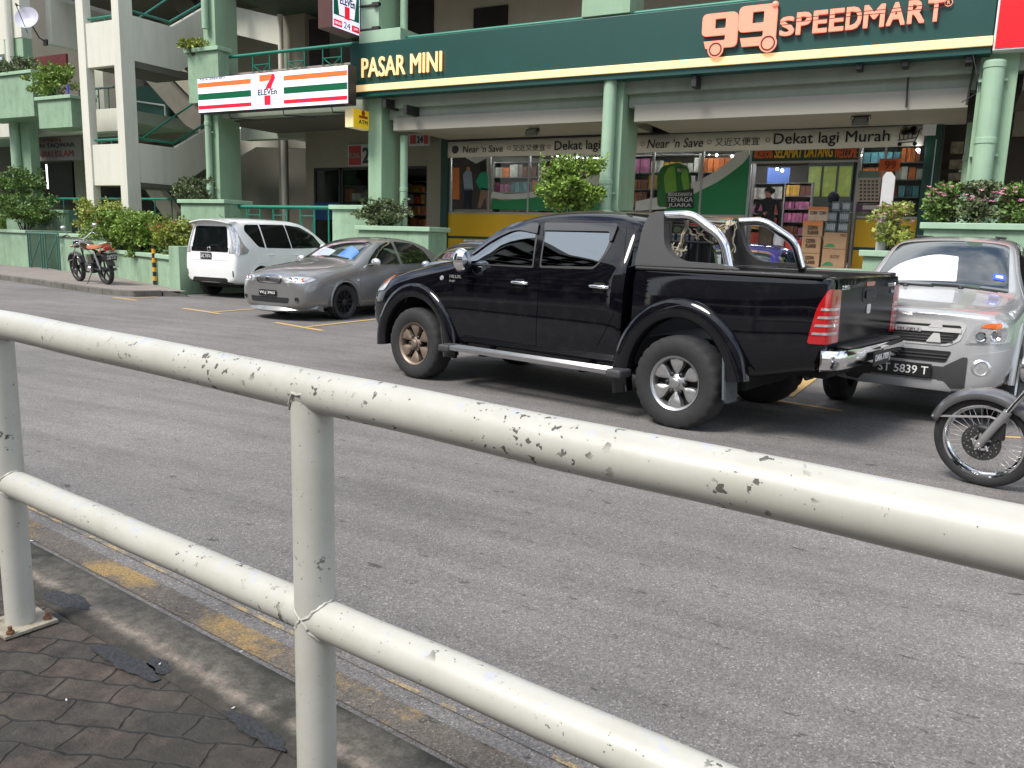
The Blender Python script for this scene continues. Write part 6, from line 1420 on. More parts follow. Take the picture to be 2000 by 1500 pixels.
    def strand(a, b, sag, r_=.005, n=8):
        a, b = Vector(a), Vector(b); pts = [a.lerp(b, i/n)+Vector((rn.uniform(-.015, .015), rn.uniform(-.02, .02), rn.uniform(-.015, .015)-sag*sin(pi*i/n))) for i in range(n+1)]; m.tube(pts, r_, 5)
    for k in range(7): strand((.02-.02*k, .66, 1.70-.012*k), (.30, -.60+.03*k, 1.70), .05+.02*k, .006)
    for k in range(4): strand((.14, .62, 1.68), (.20, .60+.02*k, 1.40), .02, .006)
    strand((.16, .62, 1.66), (.05, .60, 1.52), .02, .006); strand((.05, .60, 1.52), (-.03, .62, 1.62), .01, .006); strand((.10, .6, 1.60), (-.06, .55, 1.50), 0, .006); strand((-.06, .55, 1.5), (-.10, .62, 1.62), 0, .006)
    for k in range(8): a_ = rn.uniform(0, 6.28); strand((.20, .62, 1.42), (.20+.07*cos(a_), .62+.04*sin(a_*2), 1.42+.07*sin(a_)), .01, .006, 4)
    strand((.33, -.62, 1.74), (.33, -.66, 1.33), .03, .006); strand((.30, -.60, 1.70), (.26, -.52, 1.42), .02, .006)
    m.build('tied_string', pm('pale string', (.42, .36, .26), .8, var=.2), label='tangle of pale string tied around the chrome bars of the black pickup', cat='string')
    so = bpy.data.objects[-1] if False else [o for o in COL.objects if o.name.startswith('tied_string')][0]
    so_mw = Matrix.Translation(t.location) @ Matrix.Rotation(R(167.6), 4, 'Z') @ Matrix.Scale(.982, 4)
    loc = so_mw @ so.location; so.location = loc; so.rotation_euler = (0, 0, R(167.6)); so.scale = (.982,)*3
    return t
truck()
# ================================================================ grey saloon
SEDAN_ST = [(.96, [(0, .24), (.45, .24), (.58, .32), (.62, .46), (.58, .56), (.54, .62), (.46, .66), (.28, .69), (0, .70)]),
    (.84, [(0, .17), (.68, .17), (.77, .26), (.79, .45), (.77, .60), (.72, .69), (.62, .75), (.4, .80), (0, .82)]),
    (.45, [(0, .17), (.76, .17), (.83, .28), (.845, .5), (.83, .67), (.79, .78), (.68, .85), (.42, .90), (0, .92)]),
    (0, [(0, .17), (.78, .17), (.84, .28), (.852, .52), (.84, .70), (.80, .82), (.70, .90), (.44, .95), (0, .97)]),
    (-.32, [(0, .17), (.78, .17), (.84, .28), (.852, .54), (.842, .74), (.80, .865), (.73, .93), (.48, .985), (0, 1.01)]),
    (-.50, [(0, .17), (.78, .17), (.84, .28), (.852, .54), (.842, .75), (.80, .885), (.72, .99), (.50, 1.05), (0, 1.08)]),
    (-.82, [(0, .17), (.78, .17), (.84, .28), (.852, .55), (.842, .76), (.80, .90), (.66, 1.17), (.50, 1.225), (0, 1.26)]),
    (-1.18, [(0, .17), (.78, .17), (.84, .28), (.852, .55), (.842, .77), (.80, .91), (.60, 1.335), (.46, 1.385), (0, 1.415)]),
    (-1.65, [(0, .17), (.78, .17), (.84, .28), (.852, .56), (.842, .78), (.80, .92), (.58, 1.37), (.44, 1.42), (0, 1.445)]),
    (-2.2, [(0, .17), (.78, .17), (.84, .28), (.852, .57), (.842, .79), (.80, .93), (.58, 1.355), (.44, 1.405), (0, 1.435)]),
    (-2.6, [(0, .17), (.78, .17), (.84, .28), (.85, .58), (.84, .80), (.80, .94), (.61, 1.27), (.46, 1.32), (0, 1.35)]),
    (-2.95, [(0, .17), (.77, .17), (.83, .28), (.845, .6), (.835, .81), (.79, .94), (.68, 1.07), (.5, 1.11), (0, 1.13)]),
    (-3.15, [(0, .19), (.76, .19), (.82, .29), (.84, .6), (.83, .82), (.78, .92), (.70, .975), (.45, 1.0), (0, 1.01)]),
    (-3.45, [(0, .24), (.70, .24), (.76, .34), (.78, .6), (.77, .80), (.73, .90), (.65, .94), (.4, .96), (0, .965)]),
    (-3.56, [(0, .32), (.58, .32), (.64, .4), (.66, .6), (.65, .76), (.62, .84), (.55, .88), (.35, .90), (0, .90)])]
def sedan():
    t = thing('saloon_car', 'grey saloon with silver mesh grille parked nose out right of the white car', 'car', (-10.095, 11.19, 0), R(-92.5), world=False)
    PT = carpaint('grey metallic paint', (.22, .22, .215), .45, .36, dust=.15); H = Hull(SEDAN_ST, crease=((5, .35, 3, 11), (6, .3, 6, 11)))
    me = H.cut([('cyl', 0, .30, .345, .355, .5, 1.2), ('cyl', 0, .30, .345, .355, -1.2, -.5), ('cyl', -2.535, .30, .345, .355, .5, 1.2), ('cyl', -2.535, .30, .345, .355, -1.2, -.5)])
    addmesh(me, 'body', t)
    if me.materials: me.materials[0] = PT
    else: me.materials.append(PT)
    MB().box(-3.2, .6, -.6, .6, .14, .24).build('underbody', M_WELL, t, bevel=.03)
    for sg in (1, -1):
        arch(t, 0, .30, .335, .345, .38, .395, .845, .858, -8, 185, PT, sg); arch(t, -2.535, .30, .335, .345, .38, .395, .845, .856, -8, 188, PT, sg)
        wheel(t, 0, sg*.745, .30, .305, .20, .215, 'mesh', sg, M_ALLOYB); wheel(t, -2.535, sg*.745, .30, .305, .20, .215, 'mesh', sg, M_ALLOYB)
        D1 = side_panel(H, sg, 'door', rnd([(-.42, .28, .06), (-.38, .62, .05), (-.40, .86, .02), (-.62, .99, .05), (-1.10, 1.30, .12), (-1.40, 1.385, .06), (-1.55, 1.39, .03), (-1.585, .92, 0), (-1.60, .28, .04)], .03), PT, t, off=.004)
        D2 = side_panel(H, sg, 'door', rnd([(-1.61, .28, .04), (-1.605, .92, 0), (-1.575, 1.39, .03), (-2.2, 1.37, .1), (-2.52, 1.22, .1), (-2.66, .95, .05), (-2.45, .72, .12), (-2.25, .55, .08), (-2.15, .28, .05)], .03), PT, t, off=.004)
        side_panel(H, sg, 'window', rnd([(-.66, .935, .02), (-.72, 1.0, .02), (-1.12, 1.26, .12), (-1.42, 1.34, .05), (-1.53, 1.345, .02), (-1.555, .935, .02)], .03), M_VGL, D1, off=.009)
        side_panel(H, sg, 'window', rnd([(-1.64, .94, .02), (-1.615, 1.345, .02), (-2.17, 1.325, .1), (-2.45, 1.18, .08), (-2.56, .99, .04), (-2.54, .95, .02)], .03), M_VGL, D2, off=.009)
        side_panel(H, sg, 'rubbing_strip', rnd([(-.5, .515), (-.5, .545), (-1.56, .56), (-1.56, .53)], .01), PT, D1, off=.014)
        for D, hx in ((D1, -1.45), (D2, -2.38)):
            loc, N = H.hit('+y' if sg > 0 else '-y', hx, .78); m = MB(); m.tube([(hx-.08, loc.y+sg*.012, .78), (hx-.05, loc.y+sg*.03, .78), (hx+.05, loc.y+sg*.03, .78), (hx+.08, loc.y+sg*.012, .78)], .013, 10); m.build('handle', PT, D)
        m = MB(); c = Vector((-.72, sg*.915, .985)); m.ball(c, .1, 10, .72); mo = m.build('mirror', M_CHRD, t); mo.data.transform(Matrix.Translation(c) @ Matrix.Diagonal((.6, 1.0, 1, 1)) @ Matrix.Translation(-c))
        MB().tube([(-.66, sg*.80, .93), (-.69, sg*.87, .94)], .02, 8).build('mirror_arm', M_TRIM, mo)
        hl = H.panel('headlamp', rnd([(sg*.36, .635, .03), (sg*.34, .70, .04), (sg*.50, .745, .05), (sg*.72, .735, .03), (sg*.775, .70, .03), (sg*.72, .635, .04)], .03), '+x', M_WLAMP, t, off=.006, step=.03)
        for yy, zz, r_, mt in ((.46, .69, .036, M_CHR), (.56, .69, .034, M_CHR), (.66, .69, .03, M_OLAMP)):
            loc, N = H.hit('+x', sg*yy, zz); MB().lathe([(.001, .002), (r_*.7, .004), (r_, .012), (r_*.9, .002)], loc+N*.004, N, 16).build('reflector', mt, hl)
        loc, N = H.hit('+x', sg*.60, .37); MB().lathe([(.001, 0), (.03, .0), (.038, .01)], loc+N*.004, N, 14).build('fog_lamp', M_TRIM, t)
        side_panel(H, sg, 'side_skirt', rnd([(-.42, .17), (-.42, .25), (-2.12, .25), (-2.12, .17)], .02), PT, t, off=.02, thick=.04)
        side_panel(H, sg, 'indicator', rnd([(-.30, .66), (-.30, .685), (-.37, .685), (-.37, .66)], .01), M_WLAMP, t, off=.006, step=.02)
    gr = H.panel('grille', rnd([(-.27, .625, .05), (-.31, .70, .05), (-.22, .755, .06), (.22, .755, .06), (.31, .70, .05), (.27, .625, .05)], .05), '+x', M_CHR, t, off=.012, step=.03)
    H.panel('grille_mesh', rnd([(-.245, .642, .04), (-.28, .70, .04), (-.20, .738, .05), (.20, .738, .05), (.28, .70, .04), (.245, .642, .04)], .05), '+x', pm('mesh grille', (.20, .20, .21), .35, metal=.8, var=.8, vs=60), gr, off=.018, step=.03)
    H.panel('centre_badge', rnd([(-.04, .675), (-.04, .705), (.04, .705), (.04, .675)], .014), '+x', M_CHR, gr, off=.03, step=.02)
    H.panel('lower_intake', rnd([(-.42, .30), (-.45, .39), (.45, .39), (.42, .30)], .03), '+x', M_TRIM, t, off=.006, step=.05)
    m = MB(); vs = []; n = 20
    for i in range(n+1):
        y_ = -.80+1.6*i/n; x_ = 1.0-.34*abs(y_/.8)**2.6; vs += [(x_-.04, y_, .14+.05*abs(y_/.8)**2), (x_+.0, y_, .165+.05*abs(y_/.8)**2), (x_-.05, y_, .235+.03*abs(y_/.8)**2), (x_-.16, y_, .26), (x_-.16, y_, .16)]
    k = 5; m.add(vs, [(i*k+j, i*k+(j+1) % k, (i+1)*k+(j+1) % k, (i+1)*k+j) for i in range(n) for j in range(k)]+[tuple(range(k)), tuple(n*k+j for j in range(k))[::-1]], True); m.build('front_spoiler', PT, t, sharp=40)
    loc, N = H.hit('+x', 0, .45); plate(t, (loc.x+.012, -.02, .455), (0, 1, 0), (0, 0, 1), .40, .10, 'WLJ 3963', (1, 0, 0))
    ws = H.panel('windscreen', rnd([(-.43, -.64), (-.43, .64), (-1.10, .53), (-1.10, -.53)], .06), '+z', M_VGL2, t, off=.005)
    H.panel('painted_reflection', rnd([(-.50, .18), (-.47, .56), (-.72, .53), (-.86, .22)], .02), '+z', pm('painted blue sky reflection', (.06, .20, .55), .35, coat=1), ws, off=.008)  # blue sky reflection painted onto the windscreen
    H.panel('painted_reflection', rnd([(-.50, -.45), (-.48, .02), (-.66, .02), (-.80, -.40)], .02), '+z', pm('painted cloud reflection', (.45, .50, .58), .35, coat=1), ws, off=.008)  # white cloud reflection, painted as a pale panel on the glass
    H.panel('bonnet', rnd([(.66, -.46, .1), (.66, .46, .1), (.2, .66, .1), (-.34, .70, .05), (-.36, -.70, .05), (.2, -.66, .1)], .05), '+z', PT, t, off=.004, step=.08)
    m = MB(); m.tube([(-.42, -.55, 1.0), (-.46, -.1, 1.055), (-.46, .05, 1.06)], .009, 6); m.tube([(-.42, -.05, 1.05), (-.45, .4, 1.04), (-.46, .5, 1.035)], .009, 6); m.build('wiper', M_TRIM, ws)
    return t
sedan()
# ================================================================ white people carrier seen from behind
def mpv():
    t = thing('people_carrier', 'white people carrier with dark glass parked nose in at the left, seen from behind', 'car', (-14.458, 13.549, 0), R(91.1), world=False)
    PT = carpaint('white car paint', (.84, .85, .84), 0, .3); lo = [(0, .25), (.74, .25), (.82, .34), (.845, .58)]
    def S(x, zm, zb, yu, zu, yr, zr, zc, **k): return (x, lo+[(.845, zm), (.825, zb), (yu, zu), (yr, zr), (0, zc)])
    st = [(3.42, [(0, .3), (.5, .3), (.6, .38), (.62, .5), (.58, .64), (.54, .72), (.45, .76), (.25, .79), (0, .80)]),
          (3.25, [(0, .22), (.7, .22), (.77, .32), (.79, .52), (.77, .70), (.72, .80), (.6, .87), (.35, .91), (0, .93)]),
          (2.75, lo+[(.84, .76), (.80, .90), (.70, .98), (.45, 1.03), (0, 1.06)]), (2.4, lo+[(.845, .80), (.81, .97), (.73, 1.12), (.5, 1.18), (0, 1.22)]),
          S(1.95, .82, .99, .66, 1.41, .50, 1.47, 1.50), S(1.55, .83, 1.0, .61, 1.535, .45, 1.59, 1.61), S(1.0, .84, 1.01, .60, 1.545, .44, 1.595, 1.62),
          S(.3, .85, 1.02, .60, 1.55, .44, 1.60, 1.625), S(-.25, .86, 1.03, .61, 1.54, .45, 1.59, 1.61),
          (-.52, [(0, .27), (.73, .27), (.81, .36), (.83, .6), (.825, .88), (.80, 1.05), (.62, 1.52), (.46, 1.575), (0, 1.595)]),
          (-.66, [(0, .30, -.04), (.68, .30, -.04), (.765, .40, -.04), (.785, .62, -.06), (.775, .90, -.04), (.745, 1.06, -.01), (.60, 1.45, .03), (.46, 1.54, .03), (0, 1.56, .02)]),
          (-.70, [(0, .32, -.05), (.60, .32, -.05), (.68, .42, -.05), (.70, .62, -.08), (.69, .90, -.05), (.67, 1.06, -.01), (.54, 1.42, .05), (.42, 1.50, .05), (0, 1.52, .04)])]
    H = Hull(st, crease=((5, .3, 3, 10), (6, .3, 5, 10)))
    me = H.cut([('cyl', 0, .31, .35, .36, .5, 1.2), ('cyl', 0, .31, .35, .36, -1.2, -.5), ('cyl', 2.75, .31, .35, .36, .5, 1.2), ('cyl', 2.75, .31, .35, .36, -1.2, -.5)])
    addmesh(me, 'body', t)
    if me.materials: me.materials[0] = PT
    else: me.materials.append(PT)
    MB().box(-.45, 3.0, -.6, .6, .2, .32).build('underbody', M_WELL, t, bevel=.03)
    for sg in (1, -1):
        arch(t, 0, .31, .34, .35, .38, .40, .84, .852, -5, 185, PT, sg); arch(t, 2.75, .31, .34, .35, .38, .40, .84, .852, -5, 185, PT, sg)
        wheel(t, 0, sg*.74, .31, .315, .20, .20, 'seven', sg, M_ALLOY); wheel(t, 2.75, sg*.74, .31, .315, .20, .20, 'seven', sg, M_ALLOY)
        D2 = side_panel(H, sg, 'door', rnd([(.38, .32, .05), (.30, .70, .15), (.18, .95, .1), (.16, 1.49, .05), (.97, 1.53, .04), (1.02, .98, 0), (1.02, .32, .04)], .03), PT, t, off=.004)
        D1 = side_panel(H, sg, 'door', rnd([(1.04, .32, .04), (1.04, .98, 0), (.99, 1.53, .04), (1.55, 1.50, .1), (2.0, 1.34, .1), (2.28, 1.04, .05), (2.24, .5, .1), (2.16, .32, .05)], .03), PT, t, off=.004)
        side_panel(H, sg, 'window', rnd([(-.36, 1.36, .04), (-.30, 1.475, .05), (.12, 1.485, .02), (.14, 1.02, .02), (-.06, 1.04, .08)], .05), M_VGLD, t, off=.006)
        side_panel(H, sg, 'window', rnd([(.185, 1.02, .02), (.165, 1.487, .02), (.965, 1.50, .02), (1.005, 1.01, .02)], .03), M_VGLD, D2, off=.009)
        side_panel(H, sg, 'window', rnd([(1.04, 1.01, .02), (1.0, 1.50, .02), (1.52, 1.465, .1), (1.93, 1.29, .08), (2.16, 1.03, .03)], .03), M_VGLD, D1, off=.009)
        for D, hx in ((D1, 1.17), (D2, .32)):
            loc, N = H.hit('+y' if sg > 0 else '-y', hx, .88); m = MB(); m.tube([(hx-.08, loc.y+sg*.012, .88), (hx-.05, loc.y+sg*.028, .88), (hx+.05, loc.y+sg*.028, .88), (hx+.08, loc.y+sg*.012, .88)], .013, 10); m.build('handle', PT, D)
        tl = side_panel(H, sg, 'tail_lamp', rnd([(-.69, 1.50, .02), (-.60, 1.46, .03), (-.49, 1.08, .05), (-.36, .97, .02), (-.42, .90, .03), (-.70, .86, .02)], .03), M_WLAMP, t, off=.010, step=.04)
        H.panel('tail_lamp_face', rnd([(sg*.58, .90), (sg*.62, 1.08), (sg*.50, 1.46), (sg*.565, 1.49), (sg*.72, 1.08), (sg*.76, .90)], .03), '-x', M_WLAMP, tl, off=.010, step=.04)
        side_panel(H, sg, 'side_skirt', rnd([(.40, .24), (.40, .33), (2.3, .33), (2.3, .24)], .02), PT, t, off=.018, thick=.04)
        m = MB(); c = Vector((2.02, sg*.95, 1.04)); m.ball(c, .1, 10, .8); m.build('mirror', PT, t)
        H.panel('reflector', rnd([(sg*.685, .44), (sg*.685, .56), (sg*.71, .56), (sg*.71, .44)], .01), '-x', M_TRIM, t, off=.006, step=.03)
    tg_ = H.panel('tailgate', rnd([(-.57, .76, .04), (-.62, 1.06, .05), (-.50, 1.48, .05), (.50, 1.48, .05), (.62, 1.06, .05), (.57, .76, .04)], .05), '-x', PT, t, off=.006)
    H.panel('rear_window', rnd([(-.55, 1.02, .04), (-.47, 1.43, .06), (.47, 1.43, .06), (.55, 1.02, .04)], .05), '-x', M_VGLD, tg_, off=.012)
    H.panel('trim_bar', rnd([(-.56, .925, .02), (-.57, 1.02, .02), (.57, 1.02, .02), (.56, .925, .02)], .03), '-x', pm('gloss black trim', (.008, .008, .009), .12, coat=1, var=0), tg_, off=.016)
    loc, N = H.hit('-x', 0, .975); MB().lathe([(.030, .012), (.045, .016), (.056, .010), (.045, .004)], loc-Vector((.012, 0, 0)), (-1, 0, 0), 20).build('round_badge', M_CHR, tg_)
    m = MB(); m.tube([(loc.x-.03, .02, 1.02), (loc.x-.015, -.12, 1.06), (loc.x-.0, -.26, 1.05)], .007, 6); m.build('wiper', M_TRIM, tg_)
    m = MB(); vs = []; n = 12
    for i in range(n+1):
        y_ = -.60+1.2*i/n; e = abs(y_)/.6; vs += [(-.48, y_, 1.585-.05*e*e), (-.80+.06*e*e, y_, 1.565-.06*e*e), (-.80+.06*e*e, y_, 1.545-.06*e*e), (-.62, y_, 1.53-.06*e*e)]
    k = 4; m.add(vs, [(i*k+j, i*k+(j+1) % k, (i+1)*k+(j+1) % k, (i+1)*k+j)[::-1] for i in range(n) for j in range(k)]+[tuple(range(k))[::-1], tuple(n*k+j for j in range(k))], True); m.build('roof_spoiler', PT, t, sharp=35)
    H.panel('diffuser', rnd([(-.62, .30), (-.50, .41), (.50, .41), (.62, .30)], .03), '-x', M_TRIM, t, off=.010, step=.06)
    loc, N = H.hit('-x', .10, .84); plate(t, (loc.x-.012, .08, .84), (0, -1, 0), (0, 0, 1), .34, .13, 'DAC 7147 A', (-1, 0, 0))
    MB().tube([(-.2, .1, 1.60), (-.32, .1, 1.66)], .006, 6).build('aerial', M_TRIM, t); t.scale = (.98, .98, 1.09)
    return t
mpv()
# ================================================================ silver pickup facing the road at the right
def silver():
    t = thing('pickup_truck', 'silver pickup parked nose out at the right behind the black pickup', 'pickup truck', (-.184, 8.43, 0), R(-97.3), world=False, scale=.925)
    PT = carpaint('silver metallic paint', (.44, .445, .45), .35, .36, dust=.15); lo = [(0, .36), (.78, .36), (.86, .44), (.90, .70)]
    def S(x, zm, zb, yu, zu, yr, zr, zc): return (x, lo+[(.90, zm), (.875, zb), (yu, zu), (yr, zr), (0, zc)])
    st = [(.90, [(0, .34, -.03), (.50, .34, -.04), (.60, .40, -.02), (.63, .58, .0), (.63, .78, -.02), (.63, .91, -.05), (.59, .99, -.06), (.34, 1.02, -.04), (0, 1.03, -.03)]),
          (.80, [(0, .32), (.64, .32), (.76, .40), (.80, .58), (.79, .80), (.78, .95), (.70, 1.025), (.42, 1.05), (0, 1.06)]),
          (.55, [(0, .34), (.76, .34), (.86, .42), (.90, .62), (.885, .84), (.85, .99), (.75, 1.07), (.46, 1.095), (0, 1.10)]),
          (.10, lo+[(.91, .90), (.86, 1.03), (.75, 1.10), (.46, 1.14), (0, 1.15)]), (-.30, lo+[(.905, .93), (.865, 1.07), (.77, 1.14), (.50, 1.18), (0, 1.19)]),
          S(-.48, .95, 1.10, .765, 1.20, .54, 1.235, 1.25), S(-.85, .97, 1.12, .715, 1.42, .54, 1.47, 1.50), S(-1.25, .98, 1.13, .655, 1.635, .50, 1.69, 1.715), S(-1.6, .99, 1.14, .635, 1.69, .48, 1.745, 1.765),
          S(-2.2, 1.0, 1.15, .63, 1.69, .48, 1.75, 1.77), S(-2.75, 1.0, 1.16, .65, 1.65, .5, 1.70, 1.72), S(-2.95, 1.0, 1.16, .72, 1.45, .55, 1.52, 1.55), S(-3.05, 1.0, 1.14, .78, 1.20, .6, 1.22, 1.22), S(-4.2, 1.0, 1.13, .80, 1.19, .6, 1.20, 1.20), (-4.25, [(0, .5), (.7, .5), (.78, .55), (.82, .72), (.82, 1.0), (.80, 1.12), (.74, 1.17), (.6, 1.18), (0, 1.18)])]
    H = Hull(st, crease=((5, .6, 0, 5), (5, .35, 5, 11), (6, .5, 0, 5), (6, .35, 5, 11)), rings=((1, .75, 5, 8), (5, .5, 6, 8), (7, .4, 6, 8)))
    me = H.cut([('cyl', 0, .37, .47, .49, .5, 1.2), ('cyl', 0, .37, .47, .49, -1.2, -.5), ('cyl', -3.05, .37, .47, .49, .5, 1.2), ('cyl', -3.05, .37, .47, .49, -1.2, -.5), ('box', -4.15, -3.2, -.7, .7, .8, 1.5)])
    addmesh(me, 'body', t)
    if me.materials: me.materials[0] = PT
    else: me.materials.append(PT)
    MB().box(-3.8, .5, -.5, .5, .28, .45).build('underbody', M_WELL, t, bevel=.03)
    for sg in (1, -1):
        arch(t, 0, .37, .455, .48, .54, .58, .89, .922, 4, 178, PT, sg); arch(t, -3.05, .37, .455, .48, .56, .60, .89, .94, -6, 188, PT, sg)
        wheel(t, 0, sg*.79, .37, .375, .25, .225, 'five', sg, M_ALLOY); wheel(t, -3.05, sg*.79, .37, .375, .25, .225, 'five', sg, M_ALLOY)
        D1 = side_panel(H, sg, 'door', rnd([(-.50, .50, .08), (-.48, 1.10, .03), (-.85, 1.40, .1), (-1.25, 1.62, .12), (-1.62, 1.67, .04), (-1.66, 1.1, 0), (-1.66, .50, .04)], .03), PT, t, off=.004)
        D2 = side_panel(H, sg, 'door', rnd([(-1.68, .50, .04), (-1.68, 1.1, 0), (-1.64, 1.67, .04), (-2.6, 1.64, .1), (-2.80, 1.2, .05), (-2.5, .7, .12), (-2.4, .50, .08)], .03), PT, t, off=.004)
        side_panel(H, sg, 'window', rnd([(-.66, 1.15), (-.95, 1.40, .05), (-1.28, 1.58, .1), (-1.58, 1.62, .02), (-1.62, 1.16)], .03), M_VGL, D1, off=.009); side_panel(H, sg, 'window', rnd([(-1.71, 1.17), (-1.67, 1.62, .02), (-2.5, 1.60, .08), (-2.65, 1.2, .05)], .03), M_VGL, D2, off=.009)
        m = MB(); c = Vector((-.62, sg*1.03, 1.23)); m.ball(c, .115, 10, .80); mo = m.build('mirror', M_CHR, t); mo.data.transform(Matrix.Translation(c) @ Matrix.Diagonal((.7, 1.05, 1, 1)) @ Matrix.Translation(-c)); MB().tube([(-.58, sg*.86, 1.15), (-.60, sg*.95, 1.17)], .028, 8).build('mirror_arm', M_TRIM, mo)
        hl = H.panel('headlamp', rnd([(sg*.50, .77, .02), (sg*.555, .92, .02), (sg*.65, .985, .04), (sg*.83, 1.0, .02), (sg*.855, .955, .03), (sg*.845, .80, .02)], .02), '+x', M_CHRD, t, off=.006, step=.03)
        H.panel('lens', rnd([(sg*.525, .785, .02), (sg*.575, .905, .02), (sg*.66, .965, .04), (sg*.80, .975, .02), (sg*.82, .94, .03), (sg*.81, .81, .02)], .02), '+x', M_WLAMP, hl, off=.012, step=.03)
        H.panel('indicator', rnd([(sg*.60, .925), (sg*.66, .962), (sg*.77, .97), (sg*.77, .925)], .02), '+x', M_OLAMP, hl, off=.018, step=.03)
        for yy, zz, r_ in ((.62, .85, .045), (.73, .865, .048)): loc, N = H.hit('+x', sg*yy, zz); MB().lathe([(.001, .006), (r_*.6, .006), (r_, .022), (r_*.9, .006)], loc+N*.008, N, 18).build('reflector', M_CHR, hl)
        loc, N = H.hit('+x', sg*.655, .575); fo = MB().lathe([(.001, .006), (.05, .006), (.062, .02), (.075, .012), (.088, .004)], loc+N*.002, N, 22).build('fog_lamp', M_CHRD, t); MB().lathe([(.001, .012), (.03, .011), (.05, .0065)], loc+N*.004, N, 18).build('lens', M_WLAMP, fo)
        H.panel('bumper_insert', rnd([(sg*.30, .42), (sg*.34, .56), (sg*.50, .66), (sg*.54, .66), (sg*.54, .38), (sg*.42, .37)], .02), '+x', M_GREYP, t, off=.010, step=.04)
        H.panel('bumper_cheek', rnd([(sg*.545, .36, .03), (sg*.545, .68, .03), (sg*.86, .74, .02), (sg*.87, .42, .06)], .03), '+x', PT, t, off=.016, step=.05)
    M_GRL = pm('grille silver', (.66, .65, .63), .22, metal=.35, coat=1, var=.05)
    g = H.panel('grille', rnd([(-.46, .80, .03), (-.50, .935, .03), (-.44, .965, .03), (.44, .965, .03), (.50, .935, .03), (.46, .80, .03), (.36, .745, .04), (-.36, .745, .04)], .03), '+x', M_GRL, t, off=.008, step=.04)
    H.panel('grille_opening', rnd([(-.43, .815), (-.46, .93), (.46, .93), (.43, .815), (.34, .765), (-.34, .765)], .03), '+x', M_WELL, g, off=.014, step=.04)
    for z_, w_, h_ in ((.885, .46, .020),): H.panel('grille_bar', rnd([(-w_, z_-h_), (-w_, z_+h_), (w_, z_+h_), (w_, z_-h_)], .005), '+x', M_GRL, g, off=.022, step=.05)
    for sg in (1, -1):
        for z0_, z1_ in ((.77, .85), (.90, .955)): H.panel('grille_wedge', rnd([(sg*.17, z0_), (sg*.225, z1_), (sg*.28, z1_), (sg*.30, z0_)], .008), '+x', M_GRL, g, off=.026, step=.03)
    for z_ in (.785, .81, .835, .925): H.panel('grille_slat', rnd([(-.40, z_-.004), (-.40, z_+.004), (.40, z_+.004), (.40, z_-.004)], .003), '+x', M_GREYP, g, off=.019, step=.05)
    H.panel('badge_plate', rnd([(-.115, .853), (-.115, .897), (.115, .897), (.115, .853)], .01), '+x', M_CHRD, g, off=.030, step=.04)
    loc, N = H.hit('+x', 0, .875); m = MB(); textm(m, 'ISUZU', (loc.x+.034, -.095, .862), (0, .19, 0), (0, 0, .026), .03, 0, (.004, 0, 0)); m.build('lettering', pm('badge red grey', (.16, .12, .12), .4), g)
    li = H.panel('lower_intake', rnd([(-.36, .60), (-.40, .70), (.40, .70), (.36, .60)], .02), '+x', M_WELL, t, off=.008, step=.04)
    for z_ in (.635, .665): H.panel('intake_bar', rnd([(-.37, z_-.005), (-.37, z_+.005), (.37, z_+.005), (.37, z_-.005)], .002), '+x', M_GREYP, li, off=.016, step=.05)
    H.panel('bumper_lip', rnd([(-.44, .35), (-.36, .43), (.36, .43), (.44, .35)], .02), '+x', PT, t, off=.022, step=.04)
    loc, N = H.hit('+x', 0, .52); H.panel('plate_backing', rnd([(-.5, .44), (-.46, .56), (.46, .56), (.5, .44)], .02), '+x', M_GREYP, t, off=.006, step=.05)
    plate(t, (loc.x+.03, 0, .515), (0, 1, 0), (0, 0, 1), .50, .125, 'ST 5839 T', (1, 0, 0))
    ws = H.panel('windscreen', rnd([(-.40, -.70, .04), (-.40, .70, .04), (-1.24, .58, .06), (-1.24, -.58, .06)], .06), '+z', M_VGL2, t, off=.005)
    H.panel('painted_reflection', rnd([(-.50, -.62, .03), (-.52, .18, .02), (-.92, .12, .02), (-.96, -.14, .15), (-.80, -.50, .2)], .02), '+z', pm('painted bright sky reflection', (.62, .62, .62), .35, coat=1, var=.10, vs=5), ws, off=.008)  # large bright sky reflection painted on the left of the glass
    st_ = H.panel('road_tax_disc', rnd([(-.60, .52), (-.60, .63), (-.70, .62), (-.70, .51)], .01), '+z', pm('disc blue', (.03, .10, .55), .4), ws, off=.010, step=.04); H.panel('disc_text', rnd([(-.63, .54), (-.63, .61), (-.67, .605), (-.67, .535)], .005), '+z', M_WHITE, st_, off=.013, step=.04)
    m = MB(); m.tube([(-.38, .60, 1.19), (-.42, .2, 1.235), (-.43, -.05, 1.24)], .011, 6); m.tube([(-.38, -.02, 1.22), (-.42, -.35, 1.235), (-.44, -.62, 1.205)], .011, 6); m.ball((-.37, .25, 1.215), .03, 6); m.ball((-.37, -.30, 1.21), .03, 6); m.build('wiper', M_TRIM, ws)
    H.panel('bonnet', rnd([(.74, -.56, .1), (.74, .56, .1), (.2, .735, .1), (-.34, .775, .05), (-.36, -.775, .05), (.2, -.735, .1)], .05), '+z', PT, t, off=.005, step=.09)
    m = MB()
    for y_ in (-.42, .42): m.tube([(-1.4, y_, 1.745), (-2.5, y_, 1.755)], .012, 6)
    m.each('roof_channel', M_GREYP, t); t.scale = (.925, .925*.93, .925)
    return t
silver()
